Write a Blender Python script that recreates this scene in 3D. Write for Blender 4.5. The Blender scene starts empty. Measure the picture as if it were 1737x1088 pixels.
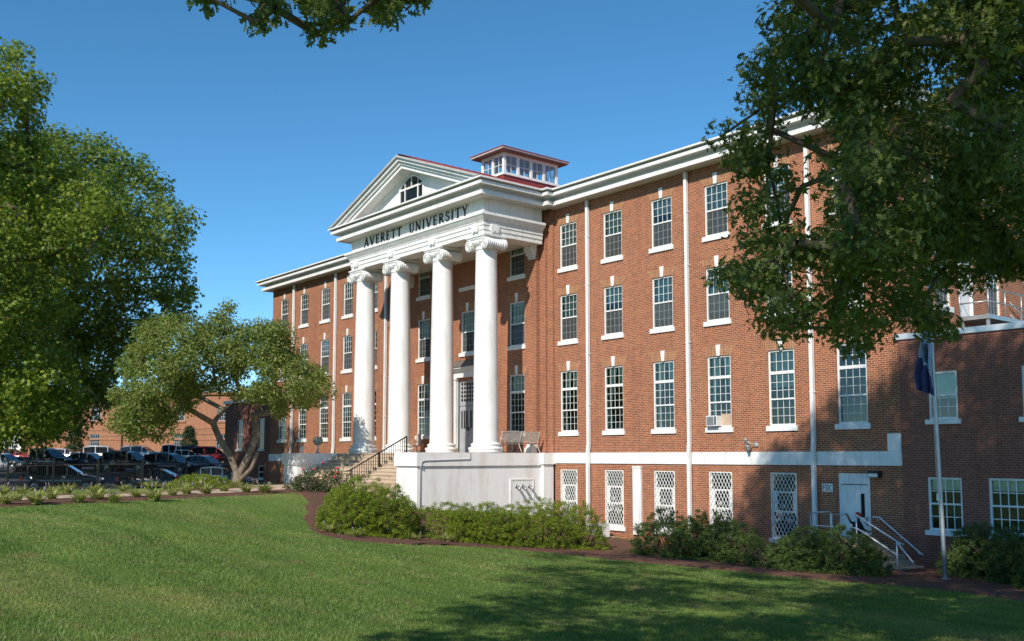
import bpy, math, random
import numpy as np
from mathutils import Vector, Matrix, noise as mnoise
random.seed(5)
C = bpy.context.scene.collection
scene = bpy.context.scene
R = math.radians

# ------------------------------------------------------------------ camera, sky, sun, exposure
cam_d = bpy.data.cameras.new('camera'); cam = bpy.data.objects.new('camera', cam_d); C.objects.link(cam)
cam.location = (34.38, -32.0, -0.187)
cam.rotation_euler = (R(90 + 4.99), 0, R(50.38))
cam_d.sensor_width = 36; cam_d.lens = 34.384; cam_d.shift_y = 0.0496
cam_d.clip_start = 0.2; cam_d.clip_end = 3000
scene.camera = cam
SUN_EL = R(36.7); SUN_AZ = math.atan2(0.448, -0.894)          # compass-style: from +Y towards +X
world = bpy.data.worlds.new('World'); scene.world = world; world.use_nodes = True
nt = world.node_tree; nt.nodes.clear()
sky = nt.nodes.new('ShaderNodeTexSky'); sky.sky_type = 'NISHITA'; sky.sun_disc = False
sky.sun_elevation = SUN_EL; sky.sun_rotation = SUN_AZ
sky.air_density = 0.75; sky.dust_density = 0.0; sky.ozone_density = 4.5; sky.altitude = 300
hs = nt.nodes.new('ShaderNodeHueSaturation'); hs.inputs['Saturation'].default_value = 1.16
hs.inputs['Hue'].default_value = 0.487; hs.inputs['Value'].default_value = 0.78
bg = nt.nodes.new('ShaderNodeBackground'); bg.inputs['Strength'].default_value = 0.15
wo = nt.nodes.new('ShaderNodeOutputWorld')
nt.links.new(sky.outputs[0], hs.inputs['Color']); nt.links.new(hs.outputs[0], bg.inputs[0]); nt.links.new(bg.outputs[0], wo.inputs[0])
sd = bpy.data.lights.new('sun', 'SUN'); sd.energy = 3.7; sd.angle = R(0.53); sd.color = (1.0, 0.93, 0.83)
sun = bpy.data.objects.new('sun', sd); C.objects.link(sun)
tosun = Vector((0.448 * math.cos(SUN_EL), -0.894 * math.cos(SUN_EL), math.sin(SUN_EL)))
sun.rotation_euler = (-tosun).to_track_quat('-Z', 'Y').to_euler(); sun.location = (0, -60, 60)
vs = scene.view_settings; vs.view_transform = 'Standard'; vs.look = 'None'; vs.exposure = 0.55; vs.gamma = 1.0
scene.cycles.max_bounces = 6; scene.cycles.diffuse_bounces = 3; scene.cycles.glossy_bounces = 3
scene.cycles.transparent_max_bounces = 12; scene.cycles.transmission_bounces = 4

# ------------------------------------------------------------------ mesh helpers
ORG = {}
class MB:
    def __init__(s): s.v = []; s.f = []; s.m = []; s.sm = []
    def add(s, vs, fs, mi=0, sm=False):
        b = len(s.v); s.v += [tuple(p) for p in vs]
        for q in fs: s.f.append([b + i for i in q]); s.m.append(mi); s.sm.append(sm)
        return s
    def box(s, x0, x1, y0, y1, z0, z1, mi=0):
        v = [(x0,y0,z0),(x1,y0,z0),(x1,y1,z0),(x0,y1,z0),(x0,y0,z1),(x1,y0,z1),(x1,y1,z1),(x0,y1,z1)]
        return s.add(v, [(0,3,2,1),(4,5,6,7),(0,1,5,4),(1,2,6,5),(2,3,7,6),(3,0,4,7)], mi)
    def prism(s, poly, ax, a, b, mi=0):        # polygon in the two other axes, extruded along ax
        n = len(poly)
        def P(p, t):
            return (t, p[0], p[1]) if ax == 0 else ((p[0], t, p[1]) if ax == 1 else (p[0], p[1], t))
        v = [P(p, a) for p in poly] + [P(p, b) for p in poly]
        f = [tuple(range(n - 1, -1, -1)), tuple(range(n, 2 * n))] + [(i, (i + 1) % n, n + (i + 1) % n, n + i) for i in range(n)]
        return s.add(v, f, mi)
    def tube(s, pts, rad, n=8, mi=0, cap=True, sm=True):
        pts = [Vector(p) for p in pts]; k = len(pts)
        if not hasattr(rad, '__len__'): rad = [rad] * k
        v = []; up = None
        for i, p in enumerate(pts):
            t = (pts[min(i + 1, k - 1)] - pts[max(i - 1, 0)])
            t = t.normalized() if t.length > 1e-9 else Vector((0, 0, 1))
            if up is None: up = Vector((0, 0, 1)) if abs(t.z) < .9 else Vector((1, 0, 0))
            a = t.cross(up)
            if a.length < 1e-6: a = t.orthogonal()
            a.normalize(); b = a.cross(t)
            for j in range(n):
                w = 2 * math.pi * j / n + math.pi / n
                v.append(p + (a * math.cos(w) + b * math.sin(w)) * rad[i])
        f = []
        for i in range(k - 1):
            for j in range(n):
                f.append((i*n+j, i*n+(j+1)%n, (i+1)*n+(j+1)%n, (i+1)*n+j))
        s.add(v, f, mi, sm)
        if cap:
            b = len(s.v) - k * n
            s.f.append([b + j for j in range(n - 1, -1, -1)]); s.m.append(mi); s.sm.append(False)
            s.f.append([b + (k - 1) * n + j for j in range(n)]); s.m.append(mi); s.sm.append(False)
        return s
    def lathe(s, prof, c=(0,0,0), n=24, mi=0, axis='z', sm=True, cap=True):
        v = []
        for r, z in prof:
            for j in range(n):
                w = 2 * math.pi * j / n; x, y = r * math.cos(w), r * math.sin(w)
                v.append((c[0]+x, c[1]+y, c[2]+z) if axis == 'z' else ((c[0]+x, c[1]+z, c[2]+y) if axis == 'y' else (c[0]+z, c[1]+x, c[2]+y)))
        f = []; k = len(prof)
        for i in range(k - 1):
            for j in range(n): f.append((i*n+j, i*n+(j+1)%n, (i+1)*n+(j+1)%n, (i+1)*n+j))
        s.add(v, f, mi, sm)
        if cap:
            b = len(s.v) - k * n
            s.f.append([b + j for j in range(n - 1, -1, -1)]); s.m.append(mi); s.sm.append(False)
            s.f.append([b + (k - 1) * n + j for j in range(n)]); s.m.append(mi); s.sm.append(False)
        return s
    def loft(s, rings, mi=0, sm=True, close=True):
        n = len(rings[0]); v = [p for r in rings for p in r]; f = []
        for i in range(len(rings) - 1):
            for j in range(n if close else n - 1): f.append((i*n+j, i*n+(j+1)%n, (i+1)*n+(j+1)%n, (i+1)*n+j))
        return s.add(v, f, mi, sm)
    def build(s, name, mats, parent=None, local=False, loc=None):
        me = bpy.data.meshes.new(name)
        o0 = (0,0,0)
        if parent is not None and not local: o0 = ORG.get(parent.name, (0,0,0))
        if loc is not None and parent is None: o0 = loc
        me.from_pydata([(a-o0[0], b-o0[1], c-o0[2]) for a, b, c in s.v], [], s.f)
        if not isinstance(mats, (list, tuple)): mats = [mats]
        for m in mats: me.materials.append(m)
        me.polygons.foreach_set('material_index', s.m); me.polygons.foreach_set('use_smooth', s.sm)
        me.update()
        return link(name, me, parent, o0 if parent is None else None, o0)
def link(name, me, parent=None, loc=None, org=None):
    o = bpy.data.objects.new(name, me); C.objects.link(o)
    if parent is not None: o.parent = parent
    if loc is not None: o.location = loc
    ORG[o.name] = org if org is not None else (0,0,0)
    return o
def inst(name, src, parent, loc=(0,0,0), rz=0):
    o = bpy.data.objects.new(name, src); C.objects.link(o)
    o.parent = parent; o.location = loc; o.rotation_euler = (0,0,rz); ORG[o.name] = (0,0,0); return o
def tag(o, label=None, cat=None, group=None, kind=None):
    if label: o['label'] = label
    if cat: o['category'] = cat
    if group: o['group'] = group
    if kind: o['kind'] = kind
    return o
def thing(name, label, cat, loc=(0,0,0), rz=0, group=None):
    o = bpy.data.objects.new(name, None); C.objects.link(o); o.location = loc; o.rotation_euler = (0,0,rz)
    o.empty_display_size = .3
    ORG[o.name] = tuple(loc); return tag(o, label, cat, group)
def copy_tree(o, parent=None):
    c = o.copy(); C.objects.link(c)
    if parent is not None: c.parent = parent
    ORG[c.name] = ORG.get(o.name, (0,0,0))
    for ch in [x for x in o.children]: copy_tree(ch, c)
    return c
def fastmesh(name, V, loops, starts, totals, mats, smooth=False, mi=None):
    me = bpy.data.meshes.new(name)
    me.vertices.add(len(V)); me.vertices.foreach_set('co', np.asarray(V, np.float32).ravel())
    me.loops.add(len(loops)); me.loops.foreach_set('vertex_index', np.asarray(loops, np.int32))
    me.polygons.add(len(starts)); me.polygons.foreach_set('loop_start', np.asarray(starts, np.int32))
    me.polygons.foreach_set('loop_total', np.asarray(totals, np.int32))
    for m in (mats if isinstance(mats, (list, tuple)) else [mats]): me.materials.append(m)
    if mi is not None: me.polygons.foreach_set('material_index', np.asarray(mi, np.int32))
    me.update(calc_edges=True); me.validate(); return me

# ------------------------------------------------------------------ materials
def mk(name):
    m = bpy.data.materials.new(name); m.use_nodes = True
    return m, m.node_tree, m.node_tree.nodes['Principled BSDF']
def ocoord(t):
    return t.nodes.new('ShaderNodeTexCoord').outputs['Object']
def nz(t, scale, detail=4, rough=.55, vec=None):
    n = t.nodes.new('ShaderNodeTexNoise'); n.inputs['Scale'].default_value = scale; n.inputs['Detail'].default_value = detail
    n.inputs['Roughness'].default_value = rough
    t.links.new(vec if vec is not None else ocoord(t), n.inputs['Vector']); return n.outputs['Fac']
def ramp(t, fac, stops):
    r = t.nodes.new('ShaderNodeValToRGB'); e = r.color_ramp.elements
    while len(e) < len(stops): e.new(.5)
    for el, (p, c) in zip(e, stops): el.position = p; el.color = (*c, 1)
    t.links.new(fac, r.inputs[0]); return r.outputs[0]
def mixc(t, fac, a, b, mode='MIX'):
    m = t.nodes.new('ShaderNodeMix'); m.data_type = 'RGBA'; m.blend_type = mode
    for k, x in ((0, fac), (6, a), (7, b)):
        if isinstance(x, (int, float)): m.inputs[k].default_value = x
        elif isinstance(x, tuple): m.inputs[k].default_value = (*x, 1)
        else: t.links.new(x, m.inputs[k])
    return m.outputs[2]
def bump(t, b, h, strength=.3, dist=.02):
    n = t.nodes.new('ShaderNodeBump'); n.inputs['Strength'].default_value = strength; n.inputs['Distance'].default_value = dist
    t.links.new(h, n.inputs['Height']); t.links.new(n.outputs[0], b.inputs['Normal'])
def simple(name, col, rough=.6, var=.12, scale=3., metal=0, spec=.5, bmp=0, bscale=40):
    m, t, b = mk(name); b.inputs['Roughness'].default_value = rough; b.inputs['Metallic'].default_value = metal
    b.inputs['Specular IOR Level'].default_value = spec
    if var:
        lo = tuple(c * (1 - var) for c in col); hi = tuple(min(1, c * (1 + var)) for c in col)
        t.links.new(ramp(t, nz(t, scale), [(.3, lo), (.7, hi)]), b.inputs['Base Color'])
    else: b.inputs['Base Color'].default_value = (*col, 1)
    if bmp: bump(t, b, nz(t, bscale, 3), bmp, .01)
    return m
def brick(name, c1, c2, mortar, bw=.213, rh=.0762, ms=.0068, rot=False, dirt=.25):
    m, t, b = mk(name); L = t.links
    sp = t.nodes.new('ShaderNodeSeparateXYZ'); L.new(ocoord(t), sp.inputs[0])
    ad = t.nodes.new('ShaderNodeMath'); ad.operation = 'ADD'; L.new(sp.outputs[0], ad.inputs[0]); L.new(sp.outputs[1], ad.inputs[1])
    cb = t.nodes.new('ShaderNodeCombineXYZ')
    L.new(ad.outputs[0], cb.inputs[1 if rot else 0]); L.new(sp.outputs[2], cb.inputs[0 if rot else 1])
    br = t.nodes.new('ShaderNodeTexBrick'); L.new(cb.outputs[0], br.inputs['Vector'])
    br.inputs['Scale'].default_value = 1; br.inputs['Brick Width'].default_value = bw; br.inputs['Row Height'].default_value = rh
    br.inputs['Mortar Size'].default_value = ms; br.inputs['Mortar Smooth'].default_value = .1; br.inputs['Bias'].default_value = -.15
    br.inputs['Color1'].default_value = (*c1, 1); br.inputs['Color2'].default_value = (*c2, 1); br.inputs['Mortar'].default_value = (*mortar, 1)
    col = mixc(t, nz(t, .35, 5, .6), br.outputs['Color'], (1 - dirt * .9, 1 - dirt, 1 - dirt), 'MULTIPLY')
    col2 = mixc(t, .45, col, ramp(t, nz(t, 9, 3), [(.3, (.62, .6, .6)), (.7, (1.25, 1.2, 1.15))]), 'MULTIPLY')
    mp = t.nodes.new('ShaderNodeMapping'); mp.inputs['Scale'].default_value = (2.6, 2.6, .22); L.new(ocoord(t), mp.inputs[0])
    col2 = mixc(t, .8, col2, ramp(t, nz(t, 1., 6, .65, mp.outputs[0]), [(.30, (.80, .78, .77)), (.52, (1, 1, 1)), (.75, (1.10, 1.08, 1.05))]), 'MULTIPLY')
    L.new(col2, b.inputs['Base Color']); b.inputs['Roughness'].default_value = .88; b.inputs['Specular IOR Level'].default_value = .25
    iv = t.nodes.new('ShaderNodeMath'); iv.operation = 'SUBTRACT'; iv.inputs[0].default_value = 1; L.new(br.outputs['Fac'], iv.inputs[1])
    bump(t, b, iv.outputs[0], .35, .008); return m
def leafmat(name, cols, transl=.35, rough=.5, pos=.25, patchy=False):
    m, t, b = mk(name); L = t.links
    g = t.nodes.new('ShaderNodeNewGeometry')
    fac = t.nodes.new('ShaderNodeMath'); fac.operation = 'ADD'; fac.use_clamp = True
    ml = t.nodes.new('ShaderNodeMath'); ml.operation = 'MULTIPLY'; ml.inputs[1].default_value = .55
    L.new(g.outputs['Random Per Island'], ml.inputs[0])
    n2 = t.nodes.new('ShaderNodeMath'); n2.operation = 'MULTIPLY'; n2.inputs[1].default_value = .55
    L.new(nz(t, pos, 3), n2.inputs[0]); L.new(ml.outputs[0], fac.inputs[0]); L.new(n2.outputs[0], fac.inputs[1])
    k = len(cols); col = ramp(t, fac.outputs[0], [(.15 + .7 * i / (k - 1), c) for i, c in enumerate(cols)])
    if patchy:
        oc = ocoord(t); n1 = nz(t, .16, 5, .6, oc)
        col = mixc(t, 1., col, ramp(t, n1, [(.30, (1.35, 1.12, 1.3)), (.47, (.78, .90, .8)), (.58, (.9, 1, .9)), (.72, (1.5, 1.2, 1.6))]), 'MULTIPLY')
        mp = t.nodes.new('ShaderNodeMapping'); mp.inputs['Rotation'].default_value = (0, 0, R(35)); mp.inputs['Scale'].default_value = (.16, 1.1, 1); L.new(oc, mp.inputs[0])
        col = mixc(t, .8, col, ramp(t, nz(t, 1., 4, .6, mp.outputs[0]), [(.35, (.72, .80, .75)), (.65, (1.22, 1.14, 1.15))]), 'MULTIPLY')
        col = mixc(t, ramp(t, nz(t, 1.1, 5, .65, oc), [(.55, (0, 0, 0)), (.72, (.7, .7, .7))]), col, (.30, .23, .105))
    L.new(col, b.inputs['Base Color']); b.inputs['Roughness'].default_value = rough; b.inputs['Specular IOR Level'].default_value = .3
    tr = t.nodes.new('ShaderNodeBsdfTranslucent'); L.new(mixc(t, 1., col, (1.0, 1.05, .5), 'MULTIPLY'), tr.inputs[0])
    mx = t.nodes.new('ShaderNodeMixShader'); mx.inputs[0].default_value = transl
    L.new(b.outputs[0], mx.inputs[1]); L.new(tr.outputs[0], mx.inputs[2]); L.new(mx.outputs[0], t.nodes['Material Output'].inputs[0]); return m
def glassmat(name, tint, gl=.10):
    m, t, b = mk(name); L = t.links; t.nodes.remove(b)
    tr = t.nodes.new('ShaderNodeBsdfTransparent'); tr.inputs[0].default_value = (*tint, 1)
    go = t.nodes.new('ShaderNodeBsdfGlossy'); go.inputs['Roughness'].default_value = .03; go.inputs['Color'].default_value = (.85, .95, .9, 1)
    bp = t.nodes.new('ShaderNodeBump'); bp.inputs['Strength'].default_value = .10; bp.inputs['Distance'].default_value = .01
    L.new(nz(t, 2.2, 2), bp.inputs['Height']); L.new(bp.outputs[0], go.inputs['Normal'])
    fr = t.nodes.new('ShaderNodeFresnel'); fr.inputs[0].default_value = 1.5
    a = t.nodes.new('ShaderNodeMath'); a.operation = 'ADD'; a.use_clamp = True; a.inputs[1].default_value = gl; L.new(fr.outputs[0], a.inputs[0])
    mx = t.nodes.new('ShaderNodeMixShader'); L.new(a.outputs[0], mx.inputs[0]); L.new(tr.outputs[0], mx.inputs[1]); L.new(go.outputs[0], mx.inputs[2])
    L.new(mx.outputs[0], t.nodes['Material Output'].inputs[0]); return m
def carpaint(name, col):
    m, t, b = mk(name); b.inputs['Base Color'].default_value = (*col, 1); b.inputs['Roughness'].default_value = .32
    b.inputs['Coat Weight'].default_value = .8; b.inputs['Coat Roughness'].default_value = .05; b.inputs['Metallic'].default_value = .25; return m

M = {}
M['brick'] = brick('orange_brick', (.375, .115, .050), (.215, .063, .032), (.64, .48, .33))
M['lintel'] = brick('lintel_brick', (.42, .185, .088), (.30, .115, .055), (.62, .47, .31), rot=True)
M['brick2'] = brick('dark_red_brick', (.27, .095, .064), (.195, .068, .047), (.38, .28, .21), ms=.0055, dirt=.15)
M['brick3'] = brick('pale_orange_brick', (.43, .195, .110), (.36, .155, .086), (.46, .29, .18), ms=.005, dirt=.2)
def white_paint():
    m, t, b = mk('white_paint'); L = t.links
    base = ramp(t, nz(t, 1.3, 6, .65), [(.25, (.70, .69, .66)), (.6, (.80, .80, .785))])
    mp = t.nodes.new('ShaderNodeMapping'); mp.inputs['Scale'].default_value = (3.5, 3.5, .3); L.new(ocoord(t), mp.inputs[0])
    base = mixc(t, 1., base, ramp(t, nz(t, 1.6, 7, .7, mp.outputs[0]), [(.30, (.80, .77, .72)), (.50, (1, 1, 1))]), 'MULTIPLY')
    L.new(base, b.inputs['Base Color']); b.inputs['Roughness'].default_value = .5; return m
M['white'] = white_paint()
def stained(name, col, dark, scale=(1.4, 1.4, .35)):
    m, t, b = mk(name); L = t.links
    mp = t.nodes.new('ShaderNodeMapping'); mp.inputs['Scale'].default_value = scale; L.new(ocoord(t), mp.inputs[0])
    f = nz(t, 1.2, 7, .7, mp.outputs[0])
    c = ramp(t, f, [(.30, dark), (.52, col), (.8, tuple(min(1, x * 1.06) for x in col))])
    L.new(c, b.inputs['Base Color']); b.inputs['Roughness'].default_value = .8
    bump(t, b, nz(t, 60, 3), .15, .006); return m
M['stucco'] = stained('painted_stucco', (.79, .77, .745), (.66, .61, .56))
M['conc'] = stained('tan_concrete', (.50, .38, .27), (.33, .24, .17), (1, 1, 1))
M['path'] = stained('path_concrete', (.50, .38, .28), (.36, .27, .2), (1, 1, 1))
M['metalroof'] = simple('red_metal_roof', (.235, .040, .032), .45, .1, 1.2)
M['gutter'] = simple('grey_gutter', (.42, .41, .39), .5, .12, 2)
m_, t_, b_s = mk('insect_screen'); b_s.inputs['Base Color'].default_value = (.10, .11, .11, 1); b_s.inputs['Roughness'].default_value = .8
tr_ = t_.nodes.new('ShaderNodeBsdfTransparent'); mx_ = t_.nodes.new('ShaderNodeMixShader'); mx_.inputs[0].default_value = .46
t_.links.new(tr_.outputs[0], mx_.inputs[1]); t_.links.new(b_s.outputs[0], mx_.inputs[2]); t_.links.new(mx_.outputs[0], t_.nodes['Material Output'].inputs[0]); M['screen'] = m_
M['eave'] = simple('brown_eave', (.20, .11, .085), .7, .1, 2)
M['soffit'] = simple('soffit_paint', (.62, .60, .56), .6, .08, 2)
M['lead'] = simple('dark_hood_roof', (.13, .115, .10), .6)
M['greydoor'] = simple('grey_paint', (.33, .345, .36), .45, .05)
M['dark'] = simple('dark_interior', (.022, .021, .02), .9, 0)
M['room'] = simple('room_interior', (.17, .155, .125), .9, .2, .6)
M['glass'] = glassmat('window_glass', (.84, .92, .87), .05)
M['glass2'] = glassmat('screen_glass', (.36, .40, .39), .05)
M['cupglass'] = glassmat('clear_glass', (.88, .93, .95), .04)
M['blind'] = simple('blind_cloth', (.62, .68, .60), .8, .08, 3)
M['blind2'] = simple('cream_blind_cloth', (.74, .73, .66), .8, .08, 3)
M['reflection_blind'] = simple('teal_reflection_slats', (.34, .56, .50), .8, .08, 3)  # teal colour stands in for trees reflected in the left-wing panes
M['drape'] = simple('drape_cloth', (.70, .76, .62), .85, .15, 5)
M['letter'] = simple('black_letter', (.028, .026, .028), .5, 0)
M['iron'] = simple('dark_iron', (.012, .012, .013), .5, .1, 6)
M['grille'] = simple('white_grille_paint', (.72, .72, .68), .5, .15, 12)
M['galv'] = simple('galvanised_steel', (.48, .50, .51), .4, .1, 4, metal=.7)
M['acgrey'] = simple('ac_unit_grey', (.42, .43, .43), .5, .1, 8)
M['acdark'] = simple('ac_unit_slats', (.09, .095, .10), .6, .1, 8)
M['coping'] = simple('coping_metal', (.58, .61, .63), .4, .12, 1.2, metal=.3)
M['asphalt'] = simple('asphalt', (.055, .053, .052), .9, .2, 1.5, bmp=.3, bscale=80)
M['bark'] = simple('bark', (.105, .075, .052), .9, .4, 5, bmp=.8, bscale=18)
M['barkgrey'] = simple('grey_bark', (.19, .145, .105), .9, .4, 4, bmp=.8, bscale=22)
M['twig'] = simple('twig_bark', (.075, .05, .035), .9, .2, 6)
M['bench'] = simple('weathered_white_slat', (.50, .44, .38), .7, .25, 9)
M['rubber'] = simple('tyre_rubber', (.018, .018, .018), .8, 0)
M['rim'] = simple('alloy_rim', (.38, .38, .39), .3, 0, metal=.8)
M['carglass'] = simple('car_glass', (.012, .016, .02), .06, 0)
M['red_light'] = simple('red_lens', (.45, .012, .012), .25, 0)
M['clear_light'] = simple('clear_lens', (.70, .70, .68), .15, 0)
M['chrome'] = simple('chrome_trim', (.6, .6, .6), .2, 0, metal=1)
M['black_plastic'] = simple('black_plastic', (.025, .025, .025), .6, 0)
M['skin'] = simple('skin', (.17, .085, .052), .6, .05)
M['shirt'] = simple('black_shirt', (.018, .018, .022), .9, 0)
M['cap'] = simple('orange_red_knit', (.50, .065, .03), .9, .1, 30)
M['jeans'] = simple('dark_jeans', (.03, .037, .06), .9, .1)

# ------------------------------------------------------------------ terrain
CP=np.array([(34.4,-32,-2.05),(40,-25,-2.6),(30,-30,-2.25),(25.5,-24.7,-2.6),(20,-20,-2.95),(14,-14,-3.2),(10,-9.5,-3.5),(20,-3.6,-3.85),(24.3,-8,-3.6),(25,0,-3.95),(16,0,-3.95),(8,0,-3.9),(3,0,-3.8),(0,-1,-3.2),(-.9,-4,-2.8),(-.6,-8,-2.55),(1.5,-11,-2.75),(4.8,-15.4,-2.7),(7.5,-13,-3.05),(3,-25.2,-1.85),(5,-22,-1.95),(8,-20,-2.35),(12,-24,-2.25),(18,-28,-2.2),(22,-31,-2.05),(-7.5,-9.5,-1.68),(-7.5,-3,-1.7),(-3,-10.5,-1.8),(-4,-14,-1.78),(-2.5,-19,-1.75),(2,-26,-1.78),(10,-33,-1.85),(0,-13.5,-1.95),(-14,-4,-1.8),(-14,-10,-1.75),(-22,-3,-2.1),(-32,0,-2.5),(-36,-2,-2.6),(-31.4,-14.3,-2.4),(-26,-7.9,-2.4),(-48.9,-4.1,-1.3),(-56,-12.9,-1.3),(-44,8,-1.4),(-83.7,5.6,-.6),(-20,-16,-1.9),(-14,-22,-1.9),(-60,-40,-1.5),(20,-50,-1.9),(60,-30,-3),(40,15,-4),(-20,20,-2.5),(60,40,-4),(-80,60,-.8),(-120,-20,-.5),(45,-12,-3.6)])
def _k(r): return np.sqrt(r*r+3.0)
_d=np.linalg.norm(CP[:,None,:2]-CP[None,:,:2],axis=2)
_w=np.linalg.solve(_k(_d)+np.eye(len(CP))*-.15,CP[:,2]+2.2)
def H(x,y):
    x=np.asarray(x,float);y=np.asarray(y,float)
    xx=np.clip(x,-130,70);yy=np.clip(y,-60,70)
    r=np.sqrt((xx[...,None]-CP[:,0])**2+(yy[...,None]-CP[:,1])**2)
    return _k(r)@_w-2.2

def ground_material():
    m, t, b = mk('lawn_turf'); L = t.links; oc = ocoord(t)
    n1 = nz(t, .16, 5, .6, oc); n2 = nz(t, 1.1, 5, .65, oc); n3 = nz(t, 28, 3, .6, oc)
    c = ramp(t, n1, [(.30, (.20, .22, .07)), (.47, (.105, .175, .038)), (.58, (.128, .195, .044)), (.72, (.24, .245, .09))])
    mp = t.nodes.new('ShaderNodeMapping'); mp.inputs['Rotation'].default_value = (0, 0, R(35)); mp.inputs['Scale'].default_value = (.16, 1.1, 1); L.new(oc, mp.inputs[0])
    c = mixc(t, .8, c, ramp(t, nz(t, 1., 4, .6, mp.outputs[0]), [(.35, (.72, .80, .75)), (.65, (1.22, 1.14, 1.15))]), 'MULTIPLY')
    dry = ramp(t, n2, [(.55, (0, 0, 0)), (.72, (.75, .75, .75))])
    c = mixc(t, dry, c, (.21, .155, .075))
    c = mixc(t, .55, c, ramp(t, n3, [(.3, (.55, .6, .5)), (.7, (1.35, 1.35, 1.2))]), 'MULTIPLY')
    L.new(c, b.inputs['Base Color']); b.inputs['Roughness'].default_value = .95; b.inputs['Specular IOR Level'].default_value = .1
    bump(t, b, n3, .7, .05); return m
def mulch_material():
    m, t, b = mk('bark_mulch'); L = t.links; oc = ocoord(t)
    v = t.nodes.new('ShaderNodeTexVoronoi'); v.inputs['Scale'].default_value = 22; L.new(oc, v.inputs['Vector'])
    c = ramp(t, nz(t, 9, 6, .7, oc), [(.3, (.055, .024, .014)), (.55, (.175, .074, .042)), (.8, (.30, .150, .088))])
    c = mixc(t, .5, c, ramp(t, v.outputs['Distance'], [(.0, (1.3, 1.25, 1.2)), (.6, (.5, .5, .5))]), 'MULTIPLY')
    L.new(c, b.inputs['Base Color']); b.inputs['Roughness'].default_value = .95
    bump(t, b, v.outputs['Distance'], .9, .04); return m
M['lawn'] = ground_material(); M['mulch'] = mulch_material()
def grid_sheet(xs, ys):
    X, Y = np.meshgrid(xs, ys); Z = H(X, Y)
    V = np.stack([X, Y, Z], -1).reshape(-1, 3); nx, ny = len(xs), len(ys)
    i = np.arange(nx - 1)[None] + np.arange(ny - 1)[:, None] * nx
    F = np.stack([i, i + 1, i + 1 + nx, i + nx], -1).reshape(-1, 4)
    return V, F
xs = np.unique(np.concatenate([np.linspace(-1500, -130, 14), np.arange(-130, -20, 3.), np.arange(-20, 42, .5), np.arange(42, 72, 3.), np.linspace(72, 1500, 12)]))
ys = np.unique(np.concatenate([np.linspace(-1500, -62, 12), np.arange(-62, -34, 3.), np.arange(-34, 4, .5), np.arange(4, 72, 3.), np.linspace(72, 1500, 14)]))
V, F = grid_sheet(xs, ys)
me = fastmesh('ground', V, F.ravel(), np.arange(len(F)) * 4, np.full(len(F), 4), M['lawn'])
tag(link('ground', me), kind='structure')
def curve_pts(P, n):
    P = np.array(P, float); k = len(P); d = np.r_[0, np.cumsum(np.linalg.norm(np.diff(P, axis=0), axis=1))]
    T = np.linspace(0, d[-1], n); i = np.clip(np.searchsorted(d, T, 'right') - 1, 0, k - 2)
    u = ((T - d[i]) / (d[i + 1] - d[i]))[:, None]
    p0 = P[np.maximum(i - 1, 0)]; p1 = P[i]; p2 = P[i + 1]; p3 = P[np.minimum(i + 2, k - 1)]
    return .5 * (2 * p1 + (p2 - p0) * u + (2 * p0 - 5 * p1 + 4 * p2 - p3) * u**2 + (3 * p1 - p0 - 3 * p2 + p3) * u**3)
def strip(name, A, B, n, m, mat, lift, kind='structure', rag=0.0):
    a = curve_pts(A, n); b = curve_pts(B, n)
    if rag:
        rr = np.random.default_rng(len(name)); a = a + rr.normal(0, rag, a.shape); 
    t = np.linspace(0, 1, m)[:, None, None]
    P = a[None] * (1 - t) + b[None] * t; Z = H(P[..., 0], P[..., 1]) + lift
    ed = np.minimum(np.minimum(np.arange(m)[:, None], m - 1 - np.arange(m)[:, None]), np.minimum(np.arange(n)[None], n - 1 - np.arange(n)[None]))
    Z = np.where(ed == 0, Z - lift - .02, Z)
    V = np.concatenate([P, Z[..., None]], -1).reshape(-1, 3)
    i = np.arange(n - 1)[None] + np.arange(m - 1)[:, None] * n
    F = np.stack([i, i + 1, i + 1 + n, i + n], -1).reshape(-1, 4)
    me = fastmesh(name, V, F.ravel(), np.arange(len(F)) * 4, np.full(len(F), 4), mat, True)
    return tag(link(name, me), kind=kind)
BED_F = [(-4.3,-12.2),(-.95,-13.33),(1.4,-14.7),(3.9,-15.95),(6.3,-16.75),(8.0,-16.75),(8.5,-15.0),(8.1,-11.9),(9.0,-9.3),(11.5,-8.4),(14.48,-7.63),(18.35,-7.18),(21.28,-6.5),(23.94,-7.56),(30,-9.5),(38,-11)]
BED_B = [(-4.6,-10.5),(-3.4,-9.9),(-2.0,-9.2),(-1.0,-8.6),(-.7,-7),(-.7,-4),(-.7,-1.5),(.2,-.3),(3,-.1),(8,-.1),(12,-.1),(16,-.1),(20,-.1),(24,-.1),(30,-.1),(38,-.1)]
strip('planting_bed', BED_F, BED_B, 220, 26, M['mulch'], .05, rag=.05)
LEDGE = [(3.5,-30.5),(1.6,-27),(.5,-24.68),(-.9,-22.02),(-1.73,-19.34),(-3.15,-15.82),(-4.25,-12.6),(-4.4,-10.8)]
PNEAR = [(.5,-30.5),(-1.6,-26.5),(-2.83,-23.97),(-3.99,-21.15),(-4.43,-18.4),(-5.77,-14.69),(-6.4,-12.2),(-5.4,-10.8)]
PFAR = [(-2,-30.5),(-4.3,-26.5),(-5.6,-24.),(-6.7,-20.9),(-7.2,-17.9),(-8.6,-13.9),(-10.5,-10.9),(-12,-9.4)]
FBED = [(-4.5,-30.5),(-6.6,-26.5),(-7.9,-24.),(-8.9,-20.3),(-9.4,-17.0),(-10.9,-13.2),(-13.2,-10.4),(-15,-9.2)]
strip('edging_bed', LEDGE, PNEAR, 120, 8, M['mulch'], .05, rag=.04)
strip('path', PNEAR, PFAR, 120, 8, M['path'], .06)
strip('outer_bed', PFAR, FBED, 120, 6, M['mulch'], .05)
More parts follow.
